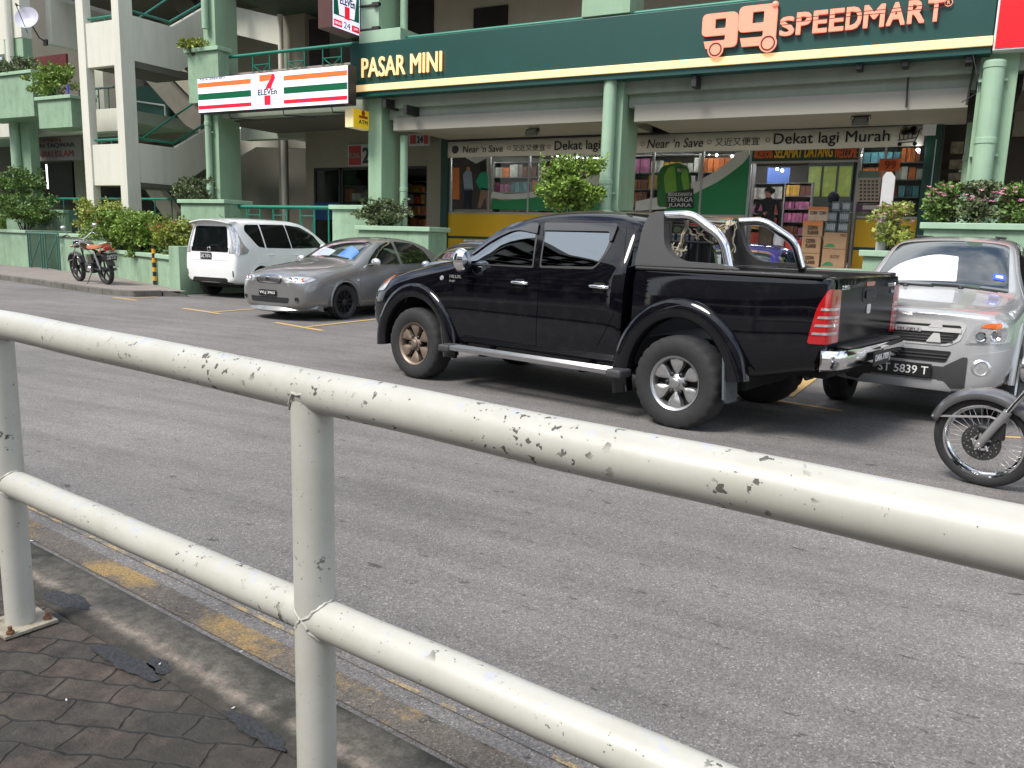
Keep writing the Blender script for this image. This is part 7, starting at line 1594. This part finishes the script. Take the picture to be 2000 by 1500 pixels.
# ================================================================ two cars mostly hidden by the black pickup
HATCH_ST = [(.78, [(0, .26), (.45, .26), (.56, .34), (.6, .46), (.57, .58), (.53, .65), (.45, .70), (.28, .73), (0, .74)]),
    (.66, [(0, .18), (.66, .18), (.74, .27), (.77, .46), (.75, .63), (.70, .74), (.6, .81), (.38, .85), (0, .87)]),
    (.2, [(0, .18), (.75, .18), (.81, .28), (.825, .5), (.81, .70), (.77, .83), (.68, .91), (.42, .96), (0, .98)]),
    (-.2, [(0, .18), (.75, .18), (.81, .28), (.825, .52), (.82, .75), (.78, .89), (.71, .97), (.48, 1.03), (0, 1.05)]),
    (-.4, [(0, .18), (.75, .18), (.81, .28), (.825, .54), (.82, .77), (.78, .91), (.69, 1.06), (.5, 1.13), (0, 1.15)]),
    (-.75, [(0, .18), (.75, .18), (.81, .28), (.825, .54), (.82, .78), (.78, .92), (.62, 1.31), (.47, 1.37), (0, 1.40)]),
    (-1.2, [(0, .18), (.75, .18), (.81, .28), (.825, .54), (.82, .79), (.78, .93), (.58, 1.43), (.43, 1.48), (0, 1.505)]),
    (-2.0, [(0, .18), (.75, .18), (.81, .28), (.825, .54), (.82, .80), (.78, .94), (.58, 1.43), (.43, 1.48), (0, 1.51)]),
    (-2.7, [(0, .20), (.74, .20), (.80, .30), (.815, .56), (.81, .82), (.77, .95), (.60, 1.36), (.45, 1.42), (0, 1.45)]),
    (-2.95, [(0, .25), (.68, .25), (.74, .36), (.76, .6), (.75, .84), (.71, .96), (.58, 1.22), (.45, 1.28), (0, 1.30)]),
    (-3.02, [(0, .3), (.6, .3), (.66, .4), (.68, .6), (.67, .82), (.64, .93), (.54, 1.12), (.4, 1.18), (0, 1.2)])]
def hatch(label, loc, rz, col, name, metal=.3, roof=None):
    t = thing(name, label, 'car', loc, rz, world=False); PT = carpaint(name+' paint', col, metal, .28); H = Hull(HATCH_ST, crease=((5, .3, 2, 9), (6, .3, 4, 9)))
    me = H.cut([('cyl', x_, .29, .33, .34, a, b) for x_ in (0, -2.4) for a, b in ((.5, 1.2), (-1.2, -.5))]); addmesh(me, 'body', t)
    if me.materials: me.materials[0] = PT
    else: me.materials.append(PT)
    for sg in (1, -1):
        for x_ in (0, -2.4): wheel(t, x_, sg*.71, .29, .29, .18, .19, 'seven', sg, M_ALLOY)
        D = side_panel(H, sg, 'door', rnd([(-.35, .30), (-.33, .90, .03), (-.75, 1.27, .1), (-1.1, 1.40, .1), (-1.45, 1.43, .03), (-1.48, .95, 0), (-1.50, .30)], .04), PT, t, off=.004); D2 = side_panel(H, sg, 'door', rnd([(-1.52, .30), (-1.50, .95, 0), (-1.47, 1.43, .03), (-2.2, 1.42, .1), (-2.45, .97, .05), (-2.1, .6, .1), (-2.0, .30)], .04), PT, t, off=.004)
        side_panel(H, sg, 'window', rnd([(-.52, .96), (-.82, 1.24, .08), (-1.15, 1.37, .08), (-1.42, 1.385, .02), (-1.45, .97)], .03), M_VGL, D, off=.008); side_panel(H, sg, 'window', rnd([(-1.54, .98), (-1.51, 1.385, .02), (-2.15, 1.375, .08), (-2.38, 1.0, .04)], .03), M_VGL, D2, off=.008)
        H.panel('headlamp', rnd([(sg*.38, .62), (sg*.42, .74, .03), (sg*.68, .76, .03), (sg*.71, .66, .03)], .03), '+x', M_WLAMP, t, off=.006, step=.04)
        m = MB(); c = Vector((-.55, sg*.90, 1.0)); m.ball(c, .09, 8, .75); m.build('mirror', PT, t)
    ws = H.panel('windscreen', rnd([(-.30, -.62), (-.30, .62), (-.90, .50), (-.90, -.50)], .06), '+z', M_VGL2, t, off=.005)
    if roof: H.panel('visor_strip', rnd([(-.76, -.53), (-.76, .53), (-.92, .51), (-.92, -.51)], .02), '+z', M_TRIM, ws, off=.009)
    H.panel('grille', rnd([(-.3, .6), (-.32, .68), (.32, .68), (.3, .6)], .02), '+x', M_TRIM, t, off=.006, step=.05); H.panel('rear_window', rnd([(-.5, 1.0), (-.45, 1.3), (.45, 1.3), (.5, 1.0)], .04), '-x', M_VGL, t, off=.006)
    H.panel('number_plate', rnd([(-.24, .40), (-.24, .50), (.24, .50), (.24, .40)], .01), '+x', M_PLATE, t, off=.012, step=.06)
    m = MB()
    for k in range(3): m.tube([(-1.0, -.3+.3*k, 1.488-.004*abs(k-1)), (-2.5, -.3+.3*k, 1.478-.004*abs(k-1))], .012, 6)
    m.each('roof_rib', PT, t)
    return t
hatch('small silver roofed car with a sky reflecting windscreen peeping over the black bonnet', (ay(882, 476, 13.3).x+.46, 12.45, 0), R(-92), (.33, .37, .43), 'hatchback_car', roof=True).scale = (.95, .95, .95)
hatch('blue car whose ribbed roof shows through the bars of the black pickup', (-2.85, 11.2, 0), R(-92), (.012, .02, .22), 'blue_car')
# ================================================================ motorcycles
def moto(name, label, loc, rz, lean, cast, frm, seatm, tankm, scale=1, steer=0):
    """x forward from the rear axle, y left; wheelbase 1.28"""
    t = thing(name, label, 'motorcycle', loc, rz, world=False, scale=scale); t.rotation_euler = (lean, 0, rz)
    WB = 1.28; Rw = .30; FD = pm('mudguard %.2f' % frm[0][0], frm[0], .3, metal=.3, coat=1, var=.05)
    def mwheel(x, nm, w_=.095):
        A = Vector((0, 1, 0)); o = (x, 0, Rw); m = MB(); n = 72
        m.lathe([(.232, .028), (.242, .040), (.268, .047), (.288, .038), (.300, .012), (.300, -.012), (.288, -.038), (.268, -.047), (.242, -.040), (.232, -.028)], o, A, n)
        s = MB(); s.lathe([(.225, .030), (.236, .034), (.236, .022), (.218, .016), (.216, 0), (.218, -.016), (.236, -.022), (.236, -.034), (.225, -.030), (.212, -.012), (.212, .012), (.225, .030)], o, A, n)
        wh = s.build('wheel', M_CHR if not cast else pm('cast wheel', (.04, .04, .04), .4, metal=.4), t); m.build('tyre', M_TYRE, wh)
        h = MB(); h.lathe([(.001, .05), (.03, .05), (.032, .03), (.045, .028), (.045, -.028), (.032, -.03), (.03, -.05), (.001, -.05)], o, A, 24); h.build('hub', M_GREYP, wh)
        if cast:
            c = MB()
            for k in range(5):
                a = 2*pi*k/5+.3; d = Vector((cos(a), 0, sin(a))); e = Vector((-sin(a), 0, cos(a))); O = Vector(o)
                c.prism([O+d*.03+e*.022-A*.012, O+d*.215+e*.016-A*.012, O+d*.215-e*.016-A*.012, O+d*.03-e*.022-A*.012], A*.024)
            c.build('spokes', pm('cast spoke', (.05, .05, .05), .4, metal=.4), wh)
        else:
            c = MB(); 
            for k in range(36):
                a = 2*pi*k/36; b = a+(.55 if k % 2 else -.55); sd = .022 if (k//2) % 2 else -.022
                c.tube([(x+.04*cos(a), sd, Rw+.04*sin(a)), (x+.216*cos(b), sd*.2, Rw+.216*sin(b))], .0016, 5)
            c.build('spokes', M_CHRD, wh)
        if cast is False or x > 0:
            dsc = MB(); dsc.lathe([(.052, .055), (.115, .055), (.115, .059), (.052, .059), (.052, .055)], o, A, 48); 
            dd = dsc.build('brake_disc', pm('brake disc', (.10, .10, .10), .45, metal=.8, var=.5, vs=60), wh)
            ca = MB()
            for k in range(5): a = 2*pi*k/5; ca.tube([(x+.03*cos(a), .055, Rw+.03*sin(a)), (x+.062*cos(a+.25), .057, Rw+.062*sin(a+.25))], .008, 6)
            for k in range(30):
                a = 2*pi*k/30; rr_ = .075+.012*(k % 3); ca.lathe([(.001, 0), (.0035, 0), (.0035, .002), (.001, .002)], (x+rr_*cos(a), .0592, Rw+rr_*sin(a)), A, 6, False)
            ca.build('disc_carrier', M_CHRD, wh)
        return wh
    mwheel(WB, 'f'); mwheel(0, 'r')
    # fork: slants back and up
    top = Vector((WB-.34, 0, .86)); ax_f = Vector((WB, 0, Rw)); dv = (top-ax_f)
    for sg in (1, -1):
        y_ = sg*.085; m = MB(); a = ax_f+Vector((0, y_, 0)); m.tube([a-dv*.04, a, a+dv*.10, a+dv*.42], [.016, .024, .025, .026], 14); fk = m.build('fork_leg', pm('fork alloy', (.42, .42, .42) if not cast else (.1, .1, .1), .35, metal=.7, var=.1) if not cast else pm('dark fork', (.06, .06, .06), .4), t); MB().tube([a+dv*.42, a+dv*1.02], .016, 12).build('stanchion', M_CHR, fk)
        MB().lathe([(.001, .012), (.013, .012), (.016, 0), (.001, 0)], a+Vector((0, sg*.018, 0)), (0, sg, 0), 8, False).build('axle_nut', M_CHRD, fk)
    m = MB(); m.tube([(WB+.02, .06, Rw+.10), (WB-.10, .062, Rw+.09)], .022, 8); m.box(WB-.13, WB-.05, .045, .08, Rw+.04, Rw+.15); m.build('brake_caliper', M_TRIM, t, bevel=.008)
    # front mudguard
    m = MB(); vs = []; n = 26
    for i in range(n+1):
        a = R(20)+R(142)*i/n; r_ = .325+(.01 if i > n*.8 else 0)
        for (y_, dr_) in ((-.066, -.045), (-.060, -.012), (-.035, .006), (0, .012), (.035, .006), (.060, -.012), (.066, -.045)): vs.append((WB+(r_+dr_)*cos(a), y_, Rw+(r_+dr_)*sin(a)))
    k = 7; m.add(vs, [(i*k+j, (i+1)*k+j, (i+1)*k+j+1, i*k+j+1) for i in range(n) for j in range(k-1)], True); fo = m.build('front_mudguard', FD, t); sf = fo.modifiers.new('s', 'SOLIDIFY'); sf.thickness = .004
    MB().tube([(WB+.30, .055, Rw+.12), (WB-.04, .07, Rw+.18), (WB-.10, .08, Rw+.17)], .007, 6).build('mudguard_stay', M_CHRD, fo)
    # yokes, bars, lamp
    m = MB(); m.box(top.x-.03, top.x+.03, -.11, .11, top.z-.02, top.z+.01); q_ = ax_f+dv*.80; m.box(q_.x-.03, q_.x+.03, -.11, .11, q_.z-.015, q_.z+.015); m.build('fork_yoke', M_TRIM, t, bevel=.006)
    hb = [(top.x-.14, .36, top.z+.13), (top.x-.05, .25, top.z+.15), (top.x+.01, .10, top.z+.04), (top.x+.01, -.10, top.z+.04), (top.x-.05, -.25, top.z+.15), (top.x-.14, -.36, top.z+.13)]; m = MB(); m.tube(hb, .011, 10); ho = m.build('handlebar', M_CHR, t)
    for sg in (1, -1): MB().tube([(top.x-.16, sg*.38, top.z+.13), (top.x-.09, sg*.29, top.z+.145)], .017, 10).build('grip', M_TRIM, ho); MB().tube([(top.x-.10, sg*.30, top.z+.15), (top.x-.02, sg*.31, top.z+.15), (top.x-.02, sg*.37, top.z+.145)], .006, 6).build('lever', M_CHRD, ho); m = MB(); m.tube([(top.x-.06, sg*.24, top.z+.15), (top.x-.09, sg*.30, top.z+.28)], .006, 6); c = Vector((top.x-.10, sg*.32, top.z+.31)); m.ball(c, .055, 8, .7); m.build('mirror', M_CHRD, ho)
    lp = Vector((top.x+.13, 0, top.z-.06)); m = MB(); m.lathe([(.001, -.10), (.05, -.085), (.078, -.04), (.085, .01), (.088, .02)], lp, (1, 0, 0), 22); l_ = m.build('headlamp', M_CHR, t); MB().lathe([(.086, .018), (.07, .032), (.04, .040), (.001, .043)], lp, (1, 0, 0), 22).build('lens', M_WLAMP, l_)
    for sg in (1, -1): MB().ball((top.x+.08, sg*.15, top.z-.09), .028, 8).build('indicator', M_OLAMP, t)
    # frame, engine, tank, seat
    m = MB(); ct = [top+Vector((-.02, 0, -.04)), Vector((.55, 0, .74)), Vector((.22, 0, .66)), Vector((-.10, 0, .68))]; m.tube(ct, .022, 10); m.tube([top+Vector((-.0, 0, -.12)), Vector((.86, 0, .36)), Vector((.72, 0, .22)), Vector((.35, 0, .24)), Vector((.30, 0, .66))], .018, 10)
    for sg in (1, -1): m.tube([Vector((.32, sg*.07, .32)), Vector((0, sg*.085, Rw))], .017, 8)
    m.build('frame', M_TRIM, t)
    m = MB(); m.box(.38, .70, -.10, .10, .22, .42); m.build('engine', pm('engine grey', (.10, .10, .10), .4, metal=.6, var=.3, vs=20), t, bevel=.03, seg=3); e_ = [o for o in t.children if o.name.startswith('engine')][0]
    m = MB()
    for k in range(7): m.box(.46, .66, -.075, .075, .43+k*.026, .442+k*.026)
    m.build('cooling_fins', pm('fin grey', (.16, .16, .16), .4, metal=.7), e_, bevel=.003)
    MB().lathe([(.001, .02), (.06, .02), (.075, 0)], (.50, .10, .30), (0, 1, 0), 20).build('clutch_cover', M_CHR, e_)
    ex = MB(); ex.tube([(.64, -.06, .52), (.76, -.09, .42), (.72, -.11, .26), (.40, -.12, .22), (.15, -.13, .26), (-.25, -.15, .33)], [.017, .017, .017, .02, .035, .038], 12); ex.build('exhaust', M_CHR, t)
    tk = MB(); pr_ = [(.001, -.25), (.06, -.24), (.105, -.15), (.125, 0), (.115, .13), (.06, .21), (.001, .22)]; tk.lathe(pr_, (0, 0, 0), (1, 0, 0), 24); to = tk.build('fuel_tank', tankm, t); to.data.transform(Matrix.Translation((.68, 0, .79)) @ Matrix.Rotation(R(-8), 4, 'Y') @ Matrix.Diagonal((1, .95, .85, 1)))
    MB().lathe([(.001, .012), (.025, .012), (.03, 0)], (.72, 0, .885), (0, 0, 1), 14).build('filler_cap', M_CHR, to)
    sc = MB(); vs = []; n = 14
    for i in range(n+1):
        x_ = .50-.72*i/n; e = abs(i/n-.5)*2; w_ = .125*(1-.35*e**3); z_ = .745+.035*(i/n)**2-.02*sin(pi*i/n)
        vs += [(x_, -w_, z_), (x_, -w_*.9, z_+.045), (x_, 0, z_+.065), (x_, w_*.9, z_+.045), (x_, w_, z_), (x_, 0, z_-.01)]
    k = 6; sc.add(vs, [(i*k+j, i*k+(j+1) % k, (i+1)*k+(j+1) % k, (i+1)*k+j) for i in range(n) for j in range(k)]+[tuple(range(k))[::-1], tuple(n*k+j for j in range(k))], True); sc.build('seat', seatm, t, sharp=60)
    m = MB(); vs = []; n = 22
    for i in range(n+1):
        a = R(25)+R(140)*i/n; 
        for (y_, dr_) in ((-.075, -.04), (-.065, 0), (0, .014), (.065, 0), (.075, -.04)): vs.append(((.335+dr_)*cos(a), y_, Rw+(.335+dr_)*sin(a)))
    k = 5; m.add(vs, [(i*k+j, (i+1)*k+j, (i+1)*k+j+1, i*k+j+1) for i in range(n) for j in range(k-1)], True); ro = m.build('rear_mudguard', M_TRIM, t); sf = ro.modifiers.new('s', 'SOLIDIFY'); sf.thickness = .004
    for sg in (1, -1):
        a, b = Vector((-.02, sg*.11, Rw+.02)), Vector((.10, sg*.12, .68)); m = MB(); m.tube([a, b], .016, 10)
        for q in range(9): c = a.lerp(b, .25+.07*q); m.lathe([(.022, -.006), (.027, 0), (.022, .006)], c, (b-a), 12)
        m.build('shock_absorber', M_CHR, t)
        side = MB(); side.prism(rnd2([(.30, .62), (.22, .44), (.42, .44), (.48, .62)], sg*.09), (0, sg*.03, 0)); side.build('side_cover', tankm, t, bevel=.01)
        MB().ball((-.20, sg*.14, .70), .028, 8).build('indicator', M_OLAMP, t)
    m = MB(); m.box(-.29, -.22, -.07, .07, .70, .78); m.build('tail_lamp', M_RLAMP, t, bevel=.015)
    m = MB(); m.tube([(-.18, -.10, .70), (-.20, -.12, .84), (-.26, 0, .86), (-.20, .12, .84), (-.18, .10, .70)], .010, 8) ; m.build('grab_rail', M_CHRD, t)
    plate(t, (-.36, 0, .58), (0, -1, 0), (-.35, 0, 1), .22, .16, 'QKD\n2814', (-1, 0, -.35))
    m = MB(); m.tube([(.42, .10, .24), (.36, .26, .02)], .011, 8); m.build('side_stand', M_TRIM, t); m = MB(); m.tube([(.50, -.24, .26), (.50, .24, .26)], .014, 8); m.build('footrest', M_TRIM, t)
    m = MB(); m.tube([(top.x, .06, top.z), (top.x+.12, .10, top.z-.2), (WB-.18, .11, .60), (WB-.08, .08, .42)], .006, 6); m.tube([(top.x, -.06, top.z), (top.x+.10, -.12, top.z-.15), (.75, -.10, .60)], .006, 6); m.build('cable', M_BLACK, t)
    return t
def rnd2(pts, y): return [(x, y, z) for x, z in rnd(pts, .03)]
M_SEATR = pm('red brown leather', (.50, .15, .06), .45, var=.2, vs=10, bump=.1); M_TANK = pm('black tank with gold', (.05, .035, .015), .2, metal=.3, coat=1, var=.9, vs=6)
moto('motorcycle', 'black motorcycle with a red brown seat and cast wheels standing on the left footpath', (-17.82, 12.74, .118), R(169), R(-7), True, ((.02, .02, .02),), M_SEATR, M_TANK, scale=1.17)
M_SEATK = pm('black seat vinyl', (.02, .02, .02), .5); M_TANK2 = pm('grey tank', (.18, .18, .19), .25, metal=.6, coat=1)
moto('motorcycle', 'grey mudguard and wire spoked front wheel of a motorcycle entering at the right edge', (1.50, 5.40, 0), R(160), R(-8), False, ((.13, .13, .135),), M_SEATK, M_TANK2)
# ================================================================ people
def figure(name, label, root, joints, edges, mats, cat='person'):
    """one continuous skinned body; joints: list of ((x,y,z), radius); edges: index pairs; mats chosen by height bands"""
    t = thing(name, label, cat, root, world=False)
    me = bpy.data.meshes.new('b'); me.from_pydata([j[0] for j in joints], edges, []); o = bpy.data.objects.new('b', me); COL.objects.link(o)
    sk = o.modifiers.new('s', 'SKIN'); sk.use_smooth_shade = True
    for i, j in enumerate(joints):
        r_ = j[1] if isinstance(j[1], tuple) else (j[1], j[1]); me.skin_vertices[0].data[i].radius = r_
    me.skin_vertices[0].data[0].use_root = True
    ss = o.modifiers.new('u', 'SUBSURF'); ss.levels = 2
    bpy.context.view_layer.update(); r = bpy.data.meshes.new_from_object(o.evaluated_get(bpy.context.evaluated_depsgraph_get())); bpy.data.objects.remove(o)
    r.materials.clear()
    for m in mats[0]: r.materials.append(m)
    for p in r.polygons: p.use_smooth = True; p.material_index = mats[1](p.center)
    addmesh(r, 'body', t); return t
M_SKIN = pm('skin', (.38, .20, .13), .5, var=.05); M_HAIR = pm('dark hair', (.012, .009, .008), .6, var=.2, vs=30, bump=.3); M_CARD = pm('black cardigan', (.013, .012, .014), .8, var=.2, vs=8); M_SKIRT = pm('olive long skirt', (.075, .06, .04), .85, var=.2, vs=6)
def shopper():
    p = ay(1498, 440, 19.75); s = (ay(1498, 367, 19.75).z-FZ)/1.66
    J = [((0, 0, .92), (.15, .11)), ((.0, 0, 1.10), (.135, .10)), ((.0, 0, 1.30), (.155, .10)), ((-.01, 0, 1.42), (.09, .07)), ((-.02, 0, 1.49), .05), ((-.03, 0, 1.57), (.085, .09)), ((-.03, 0, 1.645), (.06, .065)),
         ((-.19, -.02, 1.38), .055), ((-.25, -.10, 1.14), .043), ((-.08, -.24, 1.12), .034), ((-.02, -.26, 1.13), .028),
         ((.18, .02, 1.37), .055), ((.25, .04, 1.10), .043), ((.27, -.04, .88), .034), ((.27, -.06, .80), .028),
         ((-.09, .02, .84), .095), ((-.10, .04, .48), .065), ((-.09, .06, .08), .042), ((-.13, -.06, .03), .036),
         ((.09, -.02, .84), .095), ((.11, -.10, .48), .065), ((.12, -.12, .08), .042), ((.08, -.24, .03), .036)]
    E_ = [(0, 1), (1, 2), (2, 3), (3, 4), (4, 5), (5, 6), (2, 7), (7, 8), (8, 9), (9, 10), (2, 11), (11, 12), (12, 13), (13, 14), (0, 15), (15, 16), (16, 17), (17, 18), (0, 19), (19, 20), (20, 21), (21, 22)]
    J = [(tuple(c*s for c in a), (tuple(q*s for q in r) if isinstance(r, tuple) else r*s)) for a, r in J]
    def mi(c):
        z = c.z/s
        if z > 1.46: return 0
        if z < .10: return 3
        if z < .86 and not abs(c.x/s) > .22: return 2
        if z < .82: return 0
        return 1
    t = figure('person', 'person in black cardigan and long olive skirt leaving the doorway with a white carrier bag', (p.x, 19.75, FZ), J, E_, ([M_SKIN, M_CARD, M_SKIRT, M_BLACK], mi))
    m = MB(); m.lathe([(.001, .02), (.05, .03), (.088, .07), (.098, .12), (.088, .17), (.05, .205), (.001, .215)], (0, 0, 0), (0, 0, 1), 20); h = m.build('hair', M_HAIR, t); h.data.transform(Matrix.Scale(s, 4) @ Matrix.Translation((-.02, .03, 1.475)) @ Matrix.Diagonal((1, 1.05, 1, 1))); m = MB(); m.ball((.05*s, .07*s, 1.60*s), .055*s, 8); m.build('hair_bun', M_HAIR, h)
    m = MB(); pr_ = [(.235, .0), (.225, .25), (.16, .62), (.145, .82)]; m.lathe([(r_*s, z_*s) for r_, z_ in [(.16, .10), (.165, .30), (.16, .62), (.145, .90)]], (0, 0, 0), (0, 0, 1), 24); k = m.build('skirt', M_SKIRT, t)
    f = MB()
    for ex in (-.03, .03): f.ball(((-.03+ex)*s, -.085*s, 1.575*s), .009*s, 6)
    f.build('eyes', M_BLACK, t); m = MB(); m.ball((-.03*s, -.098*s, 1.55*s), .013*s, 6, 1.4); m.build('nose', M_SKIN, t); m = MB(); m.ball((-.03*s, -.088*s, 1.515*s), .018*s, 6, .3); m.build('mouth', pm('lips', (.28, .07, .06), .5), t)
    for hx, hy, hz, sx in ((-.02, -.26, 1.13, 1), (.27, -.06, .80, 1)):
        for kf in range(4): q = Vector((hx-.02+.013*kf, hy-.01, hz)); m = MB(); m.tube([q*s, (q+Vector((.0, -.03, -.02)))*s, (q+Vector((.01, -.035, -.05-.004*kf)))*s], .008*s, 6); m.build('finger', M_SKIN, t)
        q = Vector((hx+.03, hy+.01, hz+.01)); MB().tube([q*s, (q+Vector((.02, -.02, -.015)))*s, (q+Vector((.015, -.035, -.035)))*s], .009*s, 6).build('thumb', M_SKIN, t)
    b = thing('carrier_bag', 'thin white plastic carrier bag hanging from the hand of the person in the doorway', 'bag', (p.x+.28*s, 19.70, FZ+.36*s), world=False)
    m = MB(); vs = []; n = 16; lv = [(.0, .06, .05), (.05, .11, .075), (.18, .125, .08), (.30, .10, .055), (.40, .05, .025), (.46, .018, .012)]
    for (z_, a, b_) in lv:
        for k in range(n): an = 2*pi*k/n; w_ = 1+.09*sin(an*5+z_*20); vs.append((a*w_*cos(an)*s, b_*w_*sin(an)*s, z_*s))
    m.add(vs, [(i*n+k, i*n+(k+1) % n, (i+1)*n+(k+1) % n, (i+1)*n+k) for i in range(len(lv)-1) for k in range(n)]+[tuple(range(n))[::-1]], True); m.build('bag_body', pm('thin white plastic', (.62, .63, .66), .35, var=.08, vs=12, bump=.3, bs=14), b, sharp=70)
    m = MB(); m.tube([(-.02*s, 0, .44*s), (-.01*s, -.0, .50*s), (0, .0, .52*s), (.01*s, 0, .50*s), (.02*s, 0, .44*s)], .004, 6); m.build('handle', MATS['thin white plastic'], b)
shopper()
def keeper():
    p = ay(1628, 405, 21.6); s = 1.0
    J = [((0, 0, .9), (.15, .11)), ((0, -.06, 1.08), (.14, .10)), ((.0, -.18, 1.24), (.16, .10)), ((0, -.27, 1.33), (.08, .07)), ((0, -.33, 1.38), .05), ((0, -.38, 1.43), (.095, .10)), ((0, -.38, 1.50), (.07, .075)),
         ((-.18, -.20, 1.28), .055), ((-.22, -.34, 1.08), .043), ((-.12, -.48, 1.04), .034), ((-.09, -.52, 1.04), .028), ((.18, -.20, 1.28), .055), ((.22, -.34, 1.08), .043), ((.12, -.48, 1.04), .034), ((.09, -.52, 1.04), .028),
         ((-.09, 0, .84), .09), ((-.10, .03, .46), .062), ((-.10, .05, .08), .042), ((.09, 0, .84), .09), ((.10, .03, .46), .062), ((.10, .05, .08), .042)]
    E_ = [(0, 1), (1, 2), (2, 3), (3, 4), (4, 5), (5, 6), (2, 7), (7, 8), (8, 9), (9, 10), (2, 11), (11, 12), (12, 13), (13, 14), (0, 15), (15, 16), (16, 17), (0, 18), (18, 19), (19, 20)]
    dz = ay(1628, 376, 21.6).z-FZ-1.58; dz = max(-.2, min(.4, dz))
    t = figure('person', 'person in a dark navy headscarf bending behind the stacked cartons in the doorway', (p.x, 21.8, FZ+max(0, dz)*0), [((a[0], a[1], a[2]*(1+dz/1.6)), r) for a, r in J], E_, ([M_SKIN, pm('navy tunic', (.015, .015, .035), .8)], lambda c: 1 if c.z > .2 else 1))
    m = MB(); m.ball((0, -.37, 1.46*(1+dz/1.6)), .135, 10, 1.1); m.build('headscarf', pm('navy scarf', (.010, .010, .028), .8, var=.2), t)
keeper()
# ================================================================ cartons stacked by the doorway
KR = pm('brown carton', (.36, .23, .13), .8, var=.08, vs=4); KO = pm('orange carton top', (.62, .20, .05), .6, var=.1); KW = pm('pack white', (.55, .40, .30), .6, var=.25, vs=12); KB = pm('blue grey shrink pack', (.12, .16, .18), .35, var=.5, vs=16, coat=.5); KT = pm('carton print', (.07, .035, .02), .8); KG = pm('carton green print', (.03, .20, .08), .7)
def carton(label, u0, u1, vt, vb, y, mat, texts=(), dep=.34, nm='carton', swoosh=False, band=None, grp=None, bottom=None):
    a, b = ay(u0, vb, y), ay(u1, vt, y); zb = a.z if bottom is None else bottom; zt = b.z; x0, x1 = a.x, b.x
    t = thing(nm, label, 'carton', ((x0+x1)/2, y+dep/2, zb), group=grp); m = MB().box(x0, x1-.012, y, y+dep, zb, zt-.006); m.build('box', mat, t, bevel=.008)
    for (tx, f0, f1, g0, g1, off) in texts:
        m = MB(); W_, H_ = x1-x0, zt-zb; textm(m, tx, (x0+W_*f0, y-.001, zb+H_*g0), (W_*(f1-f0), 0, 0), (0, 0, H_*(g1-g0)), off, 0, (0, -.002, 0)); m.build('lettering', KT, t)
    if band: m = MB(); m.box(x0+.004, x1-.016, y-.003, y-.0005, zt-(zt-zb)*band[1], zt-(zt-zb)*band[0]); m.build('print_band', band[2], t)
    if swoosh:
        W_, H_ = x1-x0, zt-zb; m = MB(); pts = [(x0+W_*(.04+.5*k/8), y-.003, zb+H_*(.10+.22*sin(pi*k/8)**.7)) for k in range(9)]; pts = pts+[(x0+W_*.54, y-.003, zb+H_*.10)]; m.prism(pts[:9], (0, .002, 0)); m.build('print_swoosh', KG, t)
    return zt
yb = 19.35
fz = FZ
z1 = carton('lowest brown carton of the left carton stack in the doorway', 1563, 1602, 495, 524, yb, KR, (('CORN\nFLAKES', .2, .75, .2, .8, .04),), bottom=fz)
z2 = carton('middle brown carton of the left carton stack in the doorway', 1564, 1605, 462, 495, yb, KR, (('CORN\nFLAKES', .2, .75, .3, .85, .04),), bottom=z1+.002)
z3 = carton('third carton with an orange top in the left carton stack', 1566, 1609, 432, 462, yb, KR, (('CORN\nFLAKES', .25, .8, .1, .7, .05),), bottom=z2+.002, band=(0, .28, KO))
z4 = carton('orange and white pack crowning the left carton stack', 1577, 1619, 404, 432, yb+.02, KW, (('CORN', .1, .45, .45, .7, .03), ('CORN', .55, .9, .45, .7, .03)), bottom=z3+.002, band=(0, .22, KO))
y1 = carton('lowest brown carton of the right stack with a green swoosh', 1603, 1653, 487, 522, yb+.05, KR, (('DUTCHY', .35, .75, .5, .68, .02),), bottom=fz, swoosh=True)
y2 = carton('second brown carton of the right stack under the blue grey packs', 1607, 1656, 454, 487, yb+.05, KR, (('MILK', .7, .95, .75, .9, .02),), bottom=y1+.002, swoosh=True)
for i, (u0, u1, v0, v1) in enumerate(((1611, 1633, 438, 453), (1635, 1657, 438, 453), (1613, 1635, 422, 437), (1637, 1659, 422, 437), (1622, 1640, 406, 421), (1642, 1661, 406, 421))):
    nm_ = ['left blue grey can pack of the lowest row on the right stack', 'right blue grey can pack of the lowest row on the right stack', 'left blue grey can pack of the middle row on the right stack', 'right blue grey can pack of the middle row on the right stack', 'left blue grey can pack on the very top of the right stack', 'right blue grey can pack on the very top of the right stack'][i]
    dz_ = (1.0*(v1-v0))*.0145; z0_ = y2+.004+(i//2)*.225; a, b = ay(u0, v1, yb+.08), ay(u1, v1, yb+.08)
    t = thing('can_pack', nm_, 'can pack', ((a.x+b.x)/2, yb+.25, z0_), group='blue grey can packs on the right stack'); m = MB(); m.box(a.x, b.x-.01, yb+.08, yb+.38, z0_, z0_+.21); m.build('pack', KB, t, bevel=.02); 
    m = MB()
    for k in range(5): xx = a.x+.04+k*(b.x-a.x-.08)/4.2; m.box(xx-.012, xx+.012, yb+.074, yb+.079, z0_+.05, z0_+.17)
    m.build('can_stripes', pm('pack pale stripes', (.38, .40, .44), .4), t)
m = MB(); rect(m, 1535, 468, 1562, 500, yb+.4, .3); m.build('red_crate', pm('red crate', (.60, .05, .03), .5, var=.1), bevel=.01, label='plain red crate low behind the carton stacks', cat='crate')
